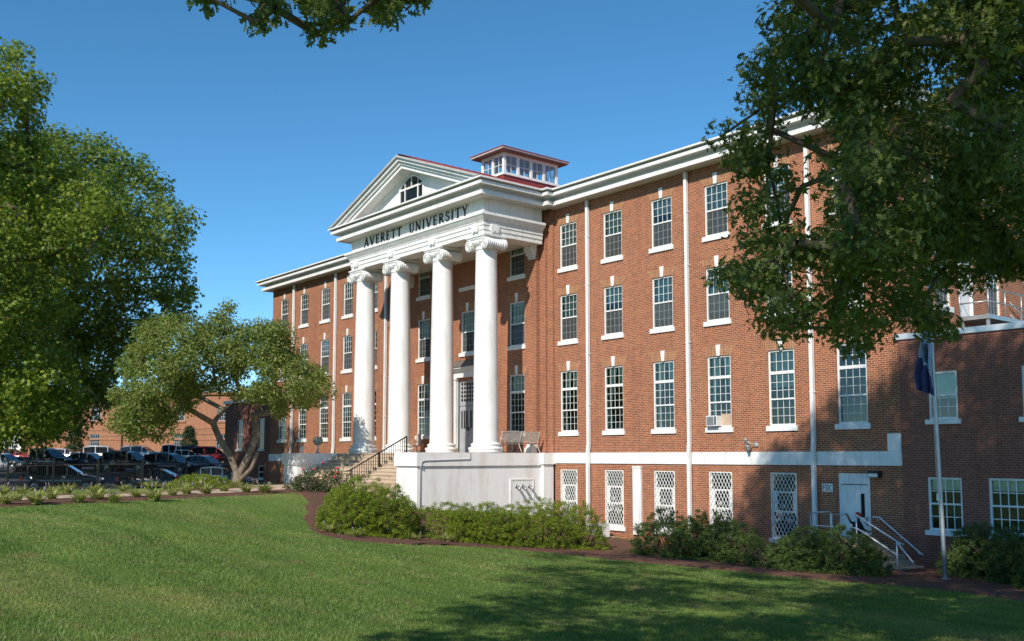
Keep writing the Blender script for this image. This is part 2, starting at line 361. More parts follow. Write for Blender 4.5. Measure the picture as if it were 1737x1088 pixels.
strip('walkway', [(-15.5,-10.3),(-12,-10.6),(-8,-10.9),(-4.6,-10.8)], [(-15.5,-7.9),(-12,-7.6),(-8,-7.6),(-2.6,-7.9)], 60, 8, M['path'], .075)
strip('walkway', [(-31,-6.0),(-23,-8.0),(-15.4,-10.3)], [(-31,-4.2),(-23,-6),(-15.4,-7.9)], 40, 5, M['path'], .065)
strip('parking_lot', [(-27,-46),(-29.,-19),(-23.5,-8.6),(-33,4)], [(-82,-30),(-76,-6),(-69,8),(-60,24)], 80, 40, M['asphalt'], .04)

# ------------------------------------------------------------------ the main brick building
bld = thing('university_building', 'long orange brick college hall with white columned portico and a square glazed cupola', 'building', (-7.5, 0, -4.0))
GF = -4.6
def wall_front(x0, x1, z0, z1, ops, y, rev, mb, mi=0):
    """vertical wall facing -Y with real openings (list of x0,x1,z0,z1) and reveals"""
    X = sorted({x0, x1, *[o[0] for o in ops], *[o[1] for o in ops]}); Z = sorted({z0, z1, *[o[2] for o in ops], *[o[3] for o in ops]})
    X = [v for v in X if x0 <= v <= x1]; Z = [v for v in Z if z0 <= v <= z1]
    for i in range(len(X) - 1):
        for j in range(len(Z) - 1):
            cx, cz = (X[i] + X[i+1]) / 2, (Z[j] + Z[j+1]) / 2
            if any(o[0] < cx < o[1] and o[2] < cz < o[3] for o in ops): continue
            mb.add([(X[i], y, Z[j]), (X[i+1], y, Z[j]), (X[i+1], y, Z[j+1]), (X[i], y, Z[j+1])], [(0, 1, 2, 3)], mi)
    for a, b, c, d in ops:
        mb.add([(a,y,c),(b,y,c),(b,y,d),(a,y,d),(a,y+rev,c),(b,y+rev,c),(b,y+rev,d),(a,y+rev,d)],
               [(0,4,5,1),(1,5,6,2),(2,6,7,3),(3,7,4,0)], mi)
def turn(mb, k=0):                                   # facing -Y  ->  facing +X (about the origin)
    mb.v[k:] = [(-y, x, z) for x, y, z in mb.v[k:]]
WX_R = [3.005 * k for k in range(6)]; WX_L = [-18.03 - 3.005 * k for k in range(5)]
FL = [(1.0, 3.94), (5.4, 7.65), (8.98, 11.16)]
WW = .60
opsR = [(x - WW, x + WW, a, b) for x in WX_R for a, b in FL] + [(x - .57, x + .57, -3.3, -.8) for x in WX_R[:5]] + [(14.37, 15.61, -3.05, -.78)]
opsL = [(x - WW, x + WW, a, b) for x in WX_L for a, b in FL]
BX = [-11.67, -3.35]
opsB = [(x - WW, x + WW, a, b) for x in BX for a, b in FL] + [(-8.1, -6.9, 5.4, 7.65), (-8.45, -6.55, 0.0, 3.9)]
SIDE = [(3.3, .6), (7.45, .6)]
wm = MB()
wall_front(-1.0, 16.87, GF, 12.05, opsR, 0.0, .13, wm)
wall_front(-31.93, -14.0, GF, 12.05, opsL, 0.0, .13, wm)
wall_front(-13.15, -1.85, GF, 12.05, opsB, -.45, .13, wm)
# stepped brick corners of the centre block
for xa, xb, y in ((-1.85, -1.42, -.22), (-13.58, -13.15, -.22)):
    wm.add([(xa, y, GF), (xb, y, GF), (xb, y, 12.05), (xa, y, 12.05)], [(0,1,2,3)])
for x, ya, yb in ((-1.85, -.45, -.22), (-1.42, -.22, -.10)):
    wm.add([(x, ya, GF), (x, yb, GF), (x, yb, 12.05), (x, ya, 12.05)], [(0,1,2,3)])
for x, ya, yb in ((-13.15, -.22, -.45), (-13.58, -.10, -.22)):
    wm.add([(x, ya, GF), (x, yb, GF), (x, yb, 12.05), (x, ya, 12.05)], [(0,1,2,3)])
for xa, xb in ((-1.42, -1.0), (-14.0, -13.58)):
    wm.add([(xa, -.10, GF), (xb, -.10, GF), (xb, -.10, 12.05), (xa, -.10, 12.05)], [(0,1,2,3)])
wm.add([(-1.0, -.10, GF), (-1.0, 0, GF), (-1.0, 0, 12.05), (-1.0, -.10, 12.05)], [(0,1,2,3)])
wm.add([(-14.0, 0, GF), (-14.0, -.10, GF), (-14.0, -.10, 12.05), (-14.0, 0, 12.05)], [(0,1,2,3)])
k0 = len(wm.v)
sw = MB(); sops = [(c - h, c + h, a, b) for c, h in SIDE for a, b in FL[1:]] + [(4.62, 5.6, 5.12, 7.4)]
wall_front(0, 15, GF, 12.05, sops, -16.87, .13, sw); turn(sw)
wm.add(sw.v, sw.f)
wm.add([(-31.93, 15, GF), (-31.93, 0, GF), (-31.93, 0, 12.05), (-31.93, 15, 12.05)], [(0,1,2,3)])
wm.add([(16.87, 15, GF), (-31.93, 15, GF), (-31.93, 15, 12.05), (16.87, 15, 12.05)], [(0,1,2,3)])
# bricked-in panel over the door
wm.box(-8.15, -6.85, -.452, -.43, 9.0, 11.2)
wm.build('wall', M['brick'], bld)
im = MB(); im.box(-31.6, 16.6, 1.3, 14.7, GF, 12.0); im.box(-12.8, -2.2, .9, 1.29, GF, 12.0)
for z in (-.4, 4.6, 8.2): im.box(-31.8, 16.7, .2, 1.28, z, z + .3)
im.build('interior', M['room'], bld)

# --- windows
def lattice(mb, x0, x1, z0, z1, nx, nz_, y0, y1, w=.022, mi=0):
    for i in range(1, nx):
        x = x0 + (x1 - x0) * i / nx; mb.box(x - w/2, x + w/2, y0, y1, z0, z1, mi)
    for j in range(1, nz_):
        z = z0 + (z1 - z0) * j / nz_; mb.box(x0, x1, y0 + .002, y1 - .002, z - w/2, z + w/2, mi)
def window_meshes(kind, w, h, transom):
    hw = w / 2; d = {}
    f = MB(); y0, y1 = .05, .15; t = .065
    f.box(-hw, -hw + t, y0, y1, 0, h); f.box(hw - t, hw, y0, y1, 0, h)
    f.box(-hw + t, hw - t, y0, y1, h - t, h); f.box(-hw + t, hw - t, y0, y1, 0, .075)
    a, b = -hw + t, hw - t; top = h - t; low = .075
    if transom:
        zt = h - .88; f.box(a, b, y0 + .005, y1 - .005, zt - .06, zt + .06); lattice(f, a, b, zt + .06, top, 4, 2, .085, .115, .017); top = zt - .06
    zm = low + (top - low) * .5
    f.box(a, b, y0 + .012, y1 - .012, zm - .03, zm + .03)
    lattice(f, a, b, zm + .03, top, 4, 3, .085, .115, .017); lattice(f, a, b, low, zm - .03, 4, 3, .112, .138, .014)
    d['frame'] = f
    g = MB(); g.add([(a, .10, zm), (b, .10, zm), (b, .10, h - t), (a, .10, h - t)], [(0,1,2,3)])
    g.add([(a, .125, low), (b, .125, low), (b, .125, zm), (a, .125, zm)], [(0,1,2,3)], 0 if transom else 1); d['glass'] = g
    s = MB(); s.box(-hw - .10, hw + .10, -.07, .06, -.20, -.001); d['sill'] = s
    k = MB(); k.prism([(-.075, h + .002), (.075, h + .002), (.115, h + .46), (-.115, h + .46)], 1, -.035, .02); d['keystone'] = k
    l = MB(); l.prism([(-hw - .02, h + .003), (-.085, h + .003), (-.120, h + .40), (-hw - .28, h + .40)], 1, -.004, .02)
    l.prism([(.085, h + .003), (hw + .02, h + .003), (hw + .28, h + .40), (.120, h + .40)], 1, -.004, .02); d['lintel'] = l
    d['dims'] = (a, b, low, zm, h - t, top)
    return d
def mesh_of(name, mb, mats):
    o = mb.build(name, mats); me = o.data; bpy.data.objects.remove(o); return me
WT = {}
for key, h, tr in (('g', 2.94, True), ('m', 2.25, False), ('t', 2.18, False)):
    d = window_meshes(key, 1.2, h, tr); a, b, low, zm, top, tt = d['dims']
    e = {n: mesh_of({'frame': 'window', 'glass': 'pane'}.get(n, n), d[n], {'glass': [M['glass'], M['glass']], 'lintel': M['lintel']}.get(n, M['white'])) for n in ('frame', 'glass', 'sill', 'keystone', 'lintel')}
    q = MB(); q.add([(a, .085, low), (b, .085, low), (b, .085, zm - .03), (a, .085, zm - .03)], [(0,1,2,3)]); e['screen'] = mesh_of('screen', q, M['screen'])
    e['blinds'] = []
    for mat_ in ('blind', 'blind2', 'reflection_blind'):
        for fr in (.34, .50, .9):
            q = MB(); n = int((top - low) * fr / .06)
            for i in range(n):
                z = top - .06 * i
                q.add([(a, .215, z), (b, .215, z), (b, .19, z - .058), (a, .19, z - .058)], [(0,1,2,3)])
            e['blinds'].append(mesh_of('blind', q, M[mat_]))
    q = MB()
    for sgn in (-1, 1):
        for i in range(6):
            u0, u1 = i / 6, (i + 1) / 6
            def X(u, z):                                   # tied-back drape outline
                f = (top - z) / (top - low); return sgn * (b - u * (.52 - .36 * math.sin(min(1, f * 1.35) * math.pi / 2) + (.10 * max(0, f - .74) * 3)))
            zs = [top - (top - low) * j / 7 for j in range(8)]
            yy = (.24, .27) if i % 2 else (.27, .24)
            for j in range(7):
                q.add([(X(u0, zs[j]), yy[0], zs[j]), (X(u1, zs[j]), yy[1], zs[j]), (X(u1, zs[j+1]), yy[1], zs[j+1]), (X(u0, zs[j+1]), yy[0], zs[j+1])], [(0,1,2,3)])
    e['drape'] = mesh_of('drape', q, M['drape']); WT[key] = e
rw = random.Random(11)
def put_window(key, X, Y, Z, rz=0, head=True, cover=None):
    e = WT[key]; o = inst('window', e['frame'], bld, (X - bld.location.x, Y, Z - bld.location.z), rz)
    pn = inst('pane', e['glass'], o); pn.rotation_euler = (R(rw.uniform(-.26, .26)), 0, R(rw.uniform(-.5, .5))); inst('sill', e['sill'], o)
    if key != 'g': inst('screen', e['screen'], o)
    if head: inst('keystone', e['keystone'], o); inst('lintel', e['lintel'], o)
    if cover is None:
        r_ = rw.random()
        cover = ('drape' if r_ < .75 else 'blind') if key == 'g' else ('blind' if r_ < .93 else '')
    if cover == 'drape': inst('drape', e['drape'], o)
    elif cover == 'tree_reflection': inst('blind', e['blinds'][7], o)  # painted tree reflection, drawn as slats behind the pane
    elif cover == 'full': inst('blind', e['blinds'][2], o)
    elif cover: inst('blind', e['blinds'][rw.choice((0, 1, 1, 3, 4, 4, 1))], o)
    return o
acwin = None
for i, x in enumerate(WX_R):
    for key, (a, b) in zip('gmt', FL):
        cv = {('m', 2): 'full', ('m', 3): 'full', ('t', 4): 'full', ('m', 4): 'full', ('g', 0): 'drape', ('g', 3): 'drape', ('g', 5): ''}.get((key, i))
        w_ = put_window(key, x, 0, a, cover=cv)
        if key == 'g' and i == 3: acwin = w_
for x in WX_L:
    for key, (a, b) in zip('gmt', FL): put_window(key, x, 0, a, cover='tree_reflection')
for x in BX:
    for key, (a, b) in zip('gmt', FL): put_window(key, x, -.45, a, head=(key != 't'))
put_window('m', -7.5, -.45, 5.4)
for c, h in SIDE:
    for key, (a, b) in zip('mt', FL[1:]): put_window(key, 16.87, c, a, R(90))
MB().box(-.70, .70, -.52, -.40, 8.78, 8.98).build('sill', M['white'], bld, local=True).location = (0, 0, 4.0)

# --- basement windows behind white iron grilles
f = MB(); f.box(-.57, -.50, .06, .12, 0, 2.5); f.box(.50, .57, .06, .12, 0, 2.5); f.box(-.5, .5, .06, .12, 2.43, 2.5); f.box(-.5, .5, .06, .12, 0, .07)
f.box(-.5, .5, .065, .115, 1.72, 1.80); f.box(-.5, .5, .065, .115, .98, 1.06); f.box(-.5, -.36, .07, .11, 1.06, 1.72); f.box(.36, .5, .07, .11, 1.06, 1.72)
bw_ = mesh_of('window', f, M['white'])
g = MB(); g.add([(-.5, .10, .07), (.5, .10, .07), (.5, .10, 2.43), (-.5, .10, 2.43)], [(0,1,2,3)]); bg_ = mesh_of('pane', g, M['glass'])
s = MB(); s.box(-.68, .68, -.07, .05, -.20, -.001); bs_ = mesh_of('sill', s, M['white'])
g = MB(); w, h, dx, dz = .56, 2.48, .165, .30
def clipseg(x0, z0, x1, z1):
    t0, t1 = 0., 1.
    for p, q in ((x0 - x1, x0 + w), (x1 - x0, w - x0), (z0 - z1, z0 - .02), (z1 - z0, h - z0)):
        if abs(p) < 1e-9:
            if q < 0: return None
        else:
            r_ = q / p
            if p < 0: t0 = max(t0, r_)
            else: t1 = min(t1, r_)
    return None if t0 >= t1 - 1e-3 else (x0 + (x1-x0)*t0, z0 + (z1-z0)*t0, x0 + (x1-x0)*t1, z0 + (z1-z0)*t1)
for sg in (-1, 1):
    for k in range(-24, 25):
        c_ = clipseg(-3 + k * dx, 1.25 - sg * 3 * dz / dx, 3 + k * dx, 1.25 + sg * 3 * dz / dx)
        if c_: g.tube([(c_[0], .0 + .012 * sg, c_[1]), (c_[2], .012 * sg, c_[3])], .0125, 4, sm=False)
for xx in (-w, w): g.box(xx - .018, xx + .018, -.02, .02, .01, h)
for zz in (.02, h): g.box(-w, w, -.018, .018, zz - .018, zz + .018)
for cx, cz, r_ in ((0, .95, .13), (-.22, .98, .10), (.22, .98, .10), (-.12, .72, .09), (.12, .72, .09), (-.3, .66, .10), (.3, .66, .10), (0, 1.22, .08)):
    g.tube([(cx + r_ * math.cos(a_ * .55) * (1 - .055 * a_), -.03, cz + r_ * math.sin(a_ * .55) * (1 - .055 * a_)) for a_ in range(13)], .016, 5)
gr_ = mesh_of('security_grille', g, M['grille'])
for x in WX_R[:5]:
    o = inst('window', bw_, bld, (x + 7.5, 0, .7)); inst('pane', bg_, o); inst('sill', bs_, o); inst('security_grille', gr_, o)

# --- white belt course, downspouts, flat white duct
m = MB(); m.box(-1.0, 16.95, -.05, .02, -.50, 0.0); m.build('belt_course', M['white'], bld)
m = MB(); m.box(-32.0, -14.0, -.05, .02, -.50, 0.0); m.build('belt_course', M['white'], bld)
m = MB(); m.box(16.35, 16.86, -.045, .02, .003, .62); m.build('patch_panel', M['stucco'], bld)
for x in (-28.41, -22.47, -16.25, 1.47, 7.52, 13.46):
    m = MB(); q = .072
    m.box(x - q, x + q, -.19, -.05, .42, 11.95)
    m.prism([(-.19, .42), (-.05, .42), (-.10, .02), (-.24, .02)], 0, x - q, x + q)
    zb = -3.75 if x > 0 else -1.9
    m.box(x - q, x + q, -.24, -.10, zb, .02)
    for z in (10.2, 7.9, 4.6, 2.2): m.box(x - q - .02, x + q + .02, -.195, -.02, z, z + .05)
    m.build('downspout', M['white'], bld)
m = MB(); m.box(4.22, 4.70, -.10, .0, -3.6, -.62); m.box(4.20, 4.72, -.115, .0, -.68, -.60); m.build('duct_cover', M['white'], bld)

# --- cornice swept round the whole front
def sweep(path, prof, mb, mats_for):
    P = [Vector((a, b)) for a, b in path]; rings = []
    for i, p in enumerate(P):
        d0 = (P[i] - P[i-1]).normalized() if i else (P[1] - P[0]).normalized()
        d1 = (P[i+1] - P[i]).normalized() if i < len(P) - 1 else d0
        n0 = Vector((d0.y, -d0.x)); n1 = Vector((d1.y, -d1.x)); n = (n0 + n1); n = n / max(.2, n.dot(n1))
        rings.append([(p.x + n.x * o_, p.y + n.y * o_, z) for o_, z in prof])
    k = len(prof)
    for i in range(len(rings) - 1):
        for j in range(k - 1):
            mb.add([rings[i][j], rings[i+1][j], rings[i+1][j+1], rings[i][j+1]], [(0,1,2,3)], mats_for(j))
    for r_ in (rings[0], rings[-1]): mb.add(r_, [tuple(range(k))], 0)
path = [(-31.93, 15), (-31.93, 0), (-14.0, 0), (-14.0, -.12), (-13.6, -.12), (-13.6, -4.1), (-1.4, -4.1), (-1.4, -.35), (-1.0, -.35), (-1.0, 0), (16.87, 0), (16.87, 15)]
prof = [(0, 12.0), (.04, 12.02), (.62, 12.02), (.64, 12.0), (.64, 12.185), (.40, 12.19), (.40, 12.33), (.48, 12.39), (.88, 12.405), (.88, 12.56), (.80, 12.565), (.80, 12.635), (1.0, 12.645), (1.0, 12.72), (.86, 12.745), (-.2, 12.74)]
m = MB(); sweep(path, prof, m, lambda j: 1 if j in (0, 1) else (2 if j in (9, 10, 13, 14) else 0))
m.build('cornice', [M['white'], M['soffit'], M['gutter']], bld)

# --- roofs
m = MB(); x0, x1, y0, y1, zr, ze = -32.7, 17.6, -.75, 15.7, 15.5, 12.72
m.add([(x0,y0,ze),(x1,y0,ze),(x1,y1,ze),(x0,y1,ze),(x0+8.2,7.5,zr),(x1-8.2,7.5,zr)], [(0,1,5,4),(1,2,5),(2,3,4,5),(3,0,4)])
m.add([(-14.42, -4.95, 12.52), (-7.5, -4.95, 15.46), (-7.5, 6.8, 15.46), (-14.42, 6.8, 12.52)], [(0,1,2,3)])
m.add([(-7.5, -4.95, 15.46), (-.58, -4.95, 12.52), (-.58, 6.8, 12.52), (-7.5, 6.8, 15.46)], [(0,1,2,3)])
for i in range(1, 24):                                   # standing seams
    y = -4.9 + i * .48
    for sx in (-1, 1):
        p0, p1 = (-7.5, y, 15.47), (-7.5 + sx * 6.9, y, 12.54)
        m.tube([p0, p1], .018, 4, sm=False)
m.build('roof', M['metalroof'], bld)

# --- pediment
def rake(mb, o0, o1, y0, y1, mi=0):
    """band parallel to the roof slope between vertical offsets o0<o1 measured down from the outer line"""
    s = 2.6 / 7.0
    for sx in (-1, 1):
        P = [(-7.5 + sx * (7.0 - 0), 12.74), (-7.5, 15.34)]
        poly = []
        za, zb = 15.34 - o0, 15.34 - o1
        xa = 7.0 - max(0, o0) / s * 0 ; 
        def X(z_apex): return (z_apex - 12.745) / s
        pts = [(-7.5, zb), (-7.5, za), (-7.5 + sx * X(za), 12.745), (-7.5 + sx * X(zb), 12.745)]
        mb.prism(pts if sx < 0 else pts[::-1], 1, y0, y1, mi)
m = MB(); rake(m, -.02, .10, -5.12, -4.0, 1); rake(m, .101, .26, -5.0, -4.0, 0); rake(m, .261, .42, -4.86, -4.0, 0); rake(m, .421, .62, -4.76, -4.0, 0); rake(m, .621, .74, -4.2, -4.0, 0)
m.build('raking_cornice', [M['white'], M['gutter']], bld)
m = MB()
apx, s_ = 15.34 - .70, 2.6 / 7.0; xe = (apx - 12.74) / s_
m.add([(-7.5 - xe, -4.1, 12.74), (-7.5 + xe, -4.1, 12.74), (-7.5, -4.1, apx)], [(0,1,2)])
m.build('tympanum', M['white'], bld)
# fan-topped attic window
def fan(n=9):
    return [(-1.04, 13.9)] + [(-1.04 + 2.08 * i / n, 13.9 + .5 * math.sin(math.pi * i / n)) for i in range(1, n)] + [(1.04, 13.9)]
out = [(x - 7.5, z) for x, z in fan()]
base = [(-8.54, 12.95), (-6.46, 12.95)]
w_ = MB(); poly = [base[0], base[1]] + out[::-1]
cx, cz = -7.5, 13.6
for i in range(len(poly)):
    a, b = poly[i], poly[(i + 1) % len(poly)]; sc = 1.09
    A2, B2 = [(cx + (p[0] - cx) * sc, cz + (p[1] - cz) * sc) for p in (a, b)]
    w_.add([(a[0], -4.17, a[1]), (b[0], -4.17, b[1]), (B2[0], -4.17, B2[1]), (A2[0], -4.17, A2[1]), (a[0], -4.1, a[1]), (b[0], -4.1, b[1]), (B2[0], -4.1, B2[1]), (A2[0], -4.1, A2[1])],
           [(0,1,2,3), (0,4,5,1), (2,6,7,3)])
w_.box(-8.54, -6.46, -4.165, -4.12, 13.78, 13.88); 
for x in (-8.1, -6.9): w_.box(x - .035, x + .035, -4.163, -4.12, 12.95, 13.78)
for x in (-8.1, -7.5, -6.9): w_.box(x - .02, x + .02, -4.16, -4.12, 13.88, 13.9 + .5 * math.sin(math.pi * (x + 8.54) / 2.08))
aw = w_.build('window', M['white'], bld)
g = MB(); g.add([(x, -4.115, z) for x, z in poly], [tuple(range(len(poly)))]); g.build('pane', M['carglass'], aw); ORG[aw.name] = ORG[bld.name]

# --- entablature
def ring(mb, o0, z0, z1, mi=0, inner=.9):
    """three-sided band projecting o0 beyond the architrave face"""
    xa, xb, y = -13.6 - o0, -1.4 + o0, -4.1 - o0
    mb.box(xa, xb, y, -4.1 + inner, z0, z1, mi); mb.box(xa, xa + inner + o0, -4.1 + inner, -.449, z0, z1, mi); mb.box(xb - inner - o0, xb, -4.1 + inner, -.449, z0, z1, mi)
m = MB()
ring(m, .0, 10.29, 10.50); ring(m, .035, 10.503, 10.71); ring(m, .07, 10.713, 10.90)
ring(m, .10, 10.902, 10.95)
prof2 = [(.02, 10.93), (.12, 10.96), (.20, 11.06), (.27, 11.16), (.30, 11.17), (.30, 11.29), (.0, 11.31)]
sweep([(-13.6, -.45), (-13.6, -4.1), (-1.4, -4.1), (-1.4, -.45)], prof2, m, lambda j: 0)
ring(m, -.002, 10.952, 12.01)
m.build('entablature', M['white'], bld)
m = MB(); m.box(-12.7, -2.3, -3.2, -.46, 10.35, 10.42); m.build('portico_ceiling', M['soffit'], bld)

# --- lettering (stroke-built capitals with serifs)
def glyph(ch):
    T, t, s = .17, .075, .05
    S = []
    def bar(x0, y0, x1, y1, w): S.append(('b', x0, y0, x1, y1, w))
    def ser(x, y, w=.30): S.append(('b', x - w/2, y, x + w/2, y, s))
    def arc(cx, cy, rx, ry, a0, a1, w): S.append(('a', cx, cy, rx, ry, a0, a1, w))
    b0, b1 = .025, .975
    if ch == 'A': bar(.08, 0, .42, 1, t); bar(.42, 1, .80, 0, T); bar(.20, .34, .66, .34, t); ser(.08, b0); ser(.80, b0); return S, .88
    if ch == 'V': bar(.08, 1, .44, 0, T); bar(.44, 0, .80, 1, t); ser(.08, b1); ser(.80, b1, .26); return S, .88
    if ch == 'E': bar(.16, 0, .16, 1, T); bar(.16, .965, .58, .965, t); bar(.16, .035, .60, .035, t); bar(.16, .52, .50, .52, t); bar(.58, .82, .58, 1, s); bar(.60, 0, .60, .2, s); bar(.50, .43, .50, .61, s); ser(.12, b0, .2); ser(.12, b1, .2); return S, .66
    if ch == 'R': bar(.16, 0, .16, 1, T); arc(.34, .74, .26, .235, 90, -90, T * .8); bar(.16, .97, .36, .97, t); bar(.16, .51, .36, .51, t); bar(.34, .50, .74, 0, T * .9); ser(.16, b0); ser(.14, b1, .22); ser(.74, b0, .16); return S, .80
    if ch == 'T': bar(.40, 0, .40, 1, T); bar(.03, .965, .77, .965, t); bar(.03, .80, .03, 1, s); bar(.77, .80, .77, 1, s); ser(.40, b0, .34); return S, .80
    if ch == 'U': bar(.16, .30, .16, 1, T); bar(.70, .30, .70, 1, t); arc(.43, .32, .27, .31, 180, 360, t * 1.3); ser(.16, b1); ser(.70, b1, .26); return S, .84
    if ch == 'N': bar(.12, 0, .12, 1, t); bar(.12, 1, .76, 0, T); bar(.76, 0, .76, 1, t); ser(.10, b1, .2); ser(.12, b0); ser(.76, b1); return S, .88
    if ch == 'I': bar(.18, 0, .18, 1, T); ser(.18, b0, .34); ser(.18, b1, .34); return S, .36
    if ch == 'S': arc(.32, .745, .22, .225, 20, 270, T * .75); arc(.32, .265, .24, .24, 90, -160, T * .8); bar(.54, .74, .54, .92, s); bar(.08, .06, .08, .26, s); return S, .62
    if ch == 'Y': bar(.40, 0, .40, .48, T); bar(.06, 1, .40, .46, T * .9); bar(.40, .46, .74, 1, t); ser(.06, b1, .26); ser(.74, b1, .26); ser(.40, b0, .3); return S, .80
    if ch == 'F': bar(.14, 0, .14, 1, .14); bar(.14, .93, .58, .93, .14); bar(.14, .52, .50, .52, .13); return S, .66
    if ch == 'D': bar(.14, 0, .14, 1, .14); arc(.24, .5, .36, .43, 90, -90, .14); bar(.14, .93, .26, .93, .14); bar(.14, .07, .26, .07, .14); return S, .72
    if ch == 'C': arc(.40, .5, .30, .43, 50, 310, .14); return S, .72
    return S, .5
def draw(mb, ch, x, z, h, wx, y0, y1):
    S, adv = glyph(ch)
    for q in S:
        if q[0] == 'b':
            _, xa, ya, xb, yb, w = q; d = math.hypot(xb - xa, yb - ya) or 1; nx, ny = -(yb - ya) / d * w / 2, (xb - xa) / d * w / 2
            P = [(xa + nx, ya + ny), (xa - nx, ya - ny), (xb - nx, yb - ny), (xb + nx, yb + ny)]
            mb.prism([(x + px * wx, z + pz * h) for px, pz in P], 1, y0, y1)
        else:
            _, cx, cy, rx, ry, a0, a1, w = q; n = 12
            for i in range(n):
                A, B = [R(a0 + (a1 - a0) * (i + k) / n) for k in (0, 1)]
                P = [(cx + (rx + o_) * math.cos(t), cy + (ry + o_) * math.sin(t)) for t, o_ in ((A, -w/2), (A, w/2), (B, w/2), (B, -w/2))]
                mb.prism([(x + px * wx, z + pz * h) for px, pz in P], 1, y0, y1)
    return adv * wx
def text_row(par, mt, s, x0, x1, z, h, y0, y1, gap=.22):
    adv = [glyph(c)[1] for c in s]; tot = sum(adv) + gap * (len(s) - 1); wx = (x1 - x0) / tot; x = x0
    for c, a in zip(s, adv): mb = MB(); draw(mb, c, x, z, h, wx, y0, y1); mb.build('letter', mt, par); x += (a + gap) * wx
text_row(bld, M['letter'], 'AVERETT', -12.22, -8.45, 11.42, .50, -4.135, -4.09, .26); text_row(bld, M['letter'], 'UNIVERSITY', -7.72, -2.66, 11.42, .50, -4.135, -4.09, .26)

# --- columns with Ionic capitals
def column():
    sh = MB(); n = 13
    prof = [(.60 - .10 * (t / n) ** 1.7, .44 + (9.62 - .44) * t / n) for t in range(n + 1)]
    sh.lathe(prof, n=48, cap=False)
    b = MB(); b.lathe([(.10, 0), (.80, 0), (.80, .10), (.79, .105), (.82, .13), (.835, .18), (.82, .235), (.77, .26), (.70, .275), (.685, .31), (.70, .345), (.725, .37), (.725, .40), (.69, .43), (.63, .45), (.60, .50)], n=48, cap=False)
    c = MB()
    c.lathe([(.50, 9.60), (.53, 9.62), (.54, 9.645), (.53, 9.67), (.50, 9.69), (.51, 9.78), (.57, 9.86), (.64, 9.93), (.66, 9.99), (.60, 10.03)], n=40, cap=False)
    for i in range(22):                                      # egg moulding
        w = 2 * math.pi * i / 22; c.lathe([(.0, -.05), (.035, -.03), (.045, 0), (.035, .04), (0, .06)], (.60 * math.cos(w), .60 * math.sin(w), 9.90), 6, cap=False)
    vz, vx, L_ = 9.88, .60, .60
    for sx in (-1, 1):
        pr = []; K = 40
        for i in range(K + 1):
            u = i / K; y = -L_ + 2 * L_ * u; waist = .80 + .20 * abs(2 * u - 1) ** 1.5
            rib = .020 * math.cos(u * math.pi * 2 * 9); e = 1 if .03 < u < .97 else 0
            pr.append((.285 * waist + rib * e, y))
        c.lathe(pr, (sx * vx, 0, vz), 26, axis='y')
        for sy in (-1, 1):                                   # raised spirals on both faces
            pts = []; rr = []
            for i in range(46):
                a = i / 45 * 2.6 * 2 * math.pi; r_ = .262 * (1 - i / 45 * .90)
                pts.append((sx * vx - sx * r_ * math.sin(a), sy * (L_ + .012), vz + r_ * math.cos(a))); rr.append(.034 * (1 - i / 45 * .55))
            c.tube(pts, rr, 6); c.lathe([(.05, -.03), (.055, 0), (.03, .035), (0, .04)], (sx * vx, sy * (L_ + .02), vz), 10, axis='y', cap=False)
    for sy in (-1, 1):
        y0, y1 = (sy * (L_ - .06), sy * (L_ + .005)); y0, y1 = min(y0, y1), max(y0, y1)
        c.prism([(-.60, 9.99), (-.3, 9.955), (.3, 9.955), (.60, 9.99), (.60, 10.155), (-.60, 10.155)], 1, y0, y1)
        c.tube([(-.60, sy * (L_ + .01), 10.13), (.60, sy * (L_ + .01), 10.13)], .03, 6)
        c.tube([(-.45, sy * (L_ + .01), 9.985), (-.2, sy * (L_ + .01), 9.965), (.2, sy * (L_ + .01), 9.965), (.45, sy * (L_ + .01), 9.985)], .022, 6)
    c.box(-.62, .62, -.56, .56, 9.97, 10.15)
    c.box(-.72, .72, -.64, .64, 10.152, 10.21); c.box(-.76, .76, -.68, .68, 10.212, 10.287)
    return sh, b, c
sh, b_, c_ = column()
mcol, mb_, mc_ = mesh_of('column', sh, M['white']), mesh_of('base', b_, M['white']), mesh_of('capital', c_, M['white'])
for x in (-13.02, -9.44, -5.56, -1.98):
    o = inst('column', mcol, bld, (x + 7.5, -3.5, 4.0)); inst('base', mb_, o); inst('capital', mc_, o)
    for dx_, px_ in ((0, x),):
        m = MB()
        m.prism([(px_ - .27, 10.62), (px_ - .21, 10.46), (px_ - .11, 10.40), (px_ - .04, 10.48), (px_ + .04, 10.48), (px_ + .11, 10.40), (px_ + .21, 10.46), (px_ + .27, 10.62), (px_ + .20, 10.80), (px_ - .20, 10.80)], 1, -4.22, -4.10)
        m.build('console_ornament', M['white'], bld)
m = MB(); m.prism([(-3.5 - .27, 10.62), (-3.5 - .21, 10.46), (-3.5 - .11, 10.40), (-3.5 - .04, 10.48), (-3.5 + .04, 10.48), (-3.5 + .11, 10.40), (-3.5 + .21, 10.46), (-3.5 + .27, 10.62), (-3.5 + .20, 10.80), (-3.5 - .20, 10.80)], 0, -1.41, -1.28); m.build('console_ornament', M['white'], bld)
# wall pilaster bases and capitals
for xa in (-2.34, -13.16):
    m = MB(); m.box(xa - .02, xa + .52, -.80, -.45, 0, .22); m.prism([(-.80, .22), (-.66, .34), (-.66, .45), (-.45, .45), (-.45, .22)], 0, xa, xa + .5)
    m.build('pilaster_base', M['white'], bld)
    m = MB(); m.box(xa + .04, xa + .46, -.62, -.45, 9.62, 9.80); m.box(xa + .0, xa + .5, -.72, -.45, 9.802, 9.98); m.box(xa - .03, xa + .53, -.82, -.45, 9.982, 10.287)
    m.build('pilaster_capital', M['white'], bld)

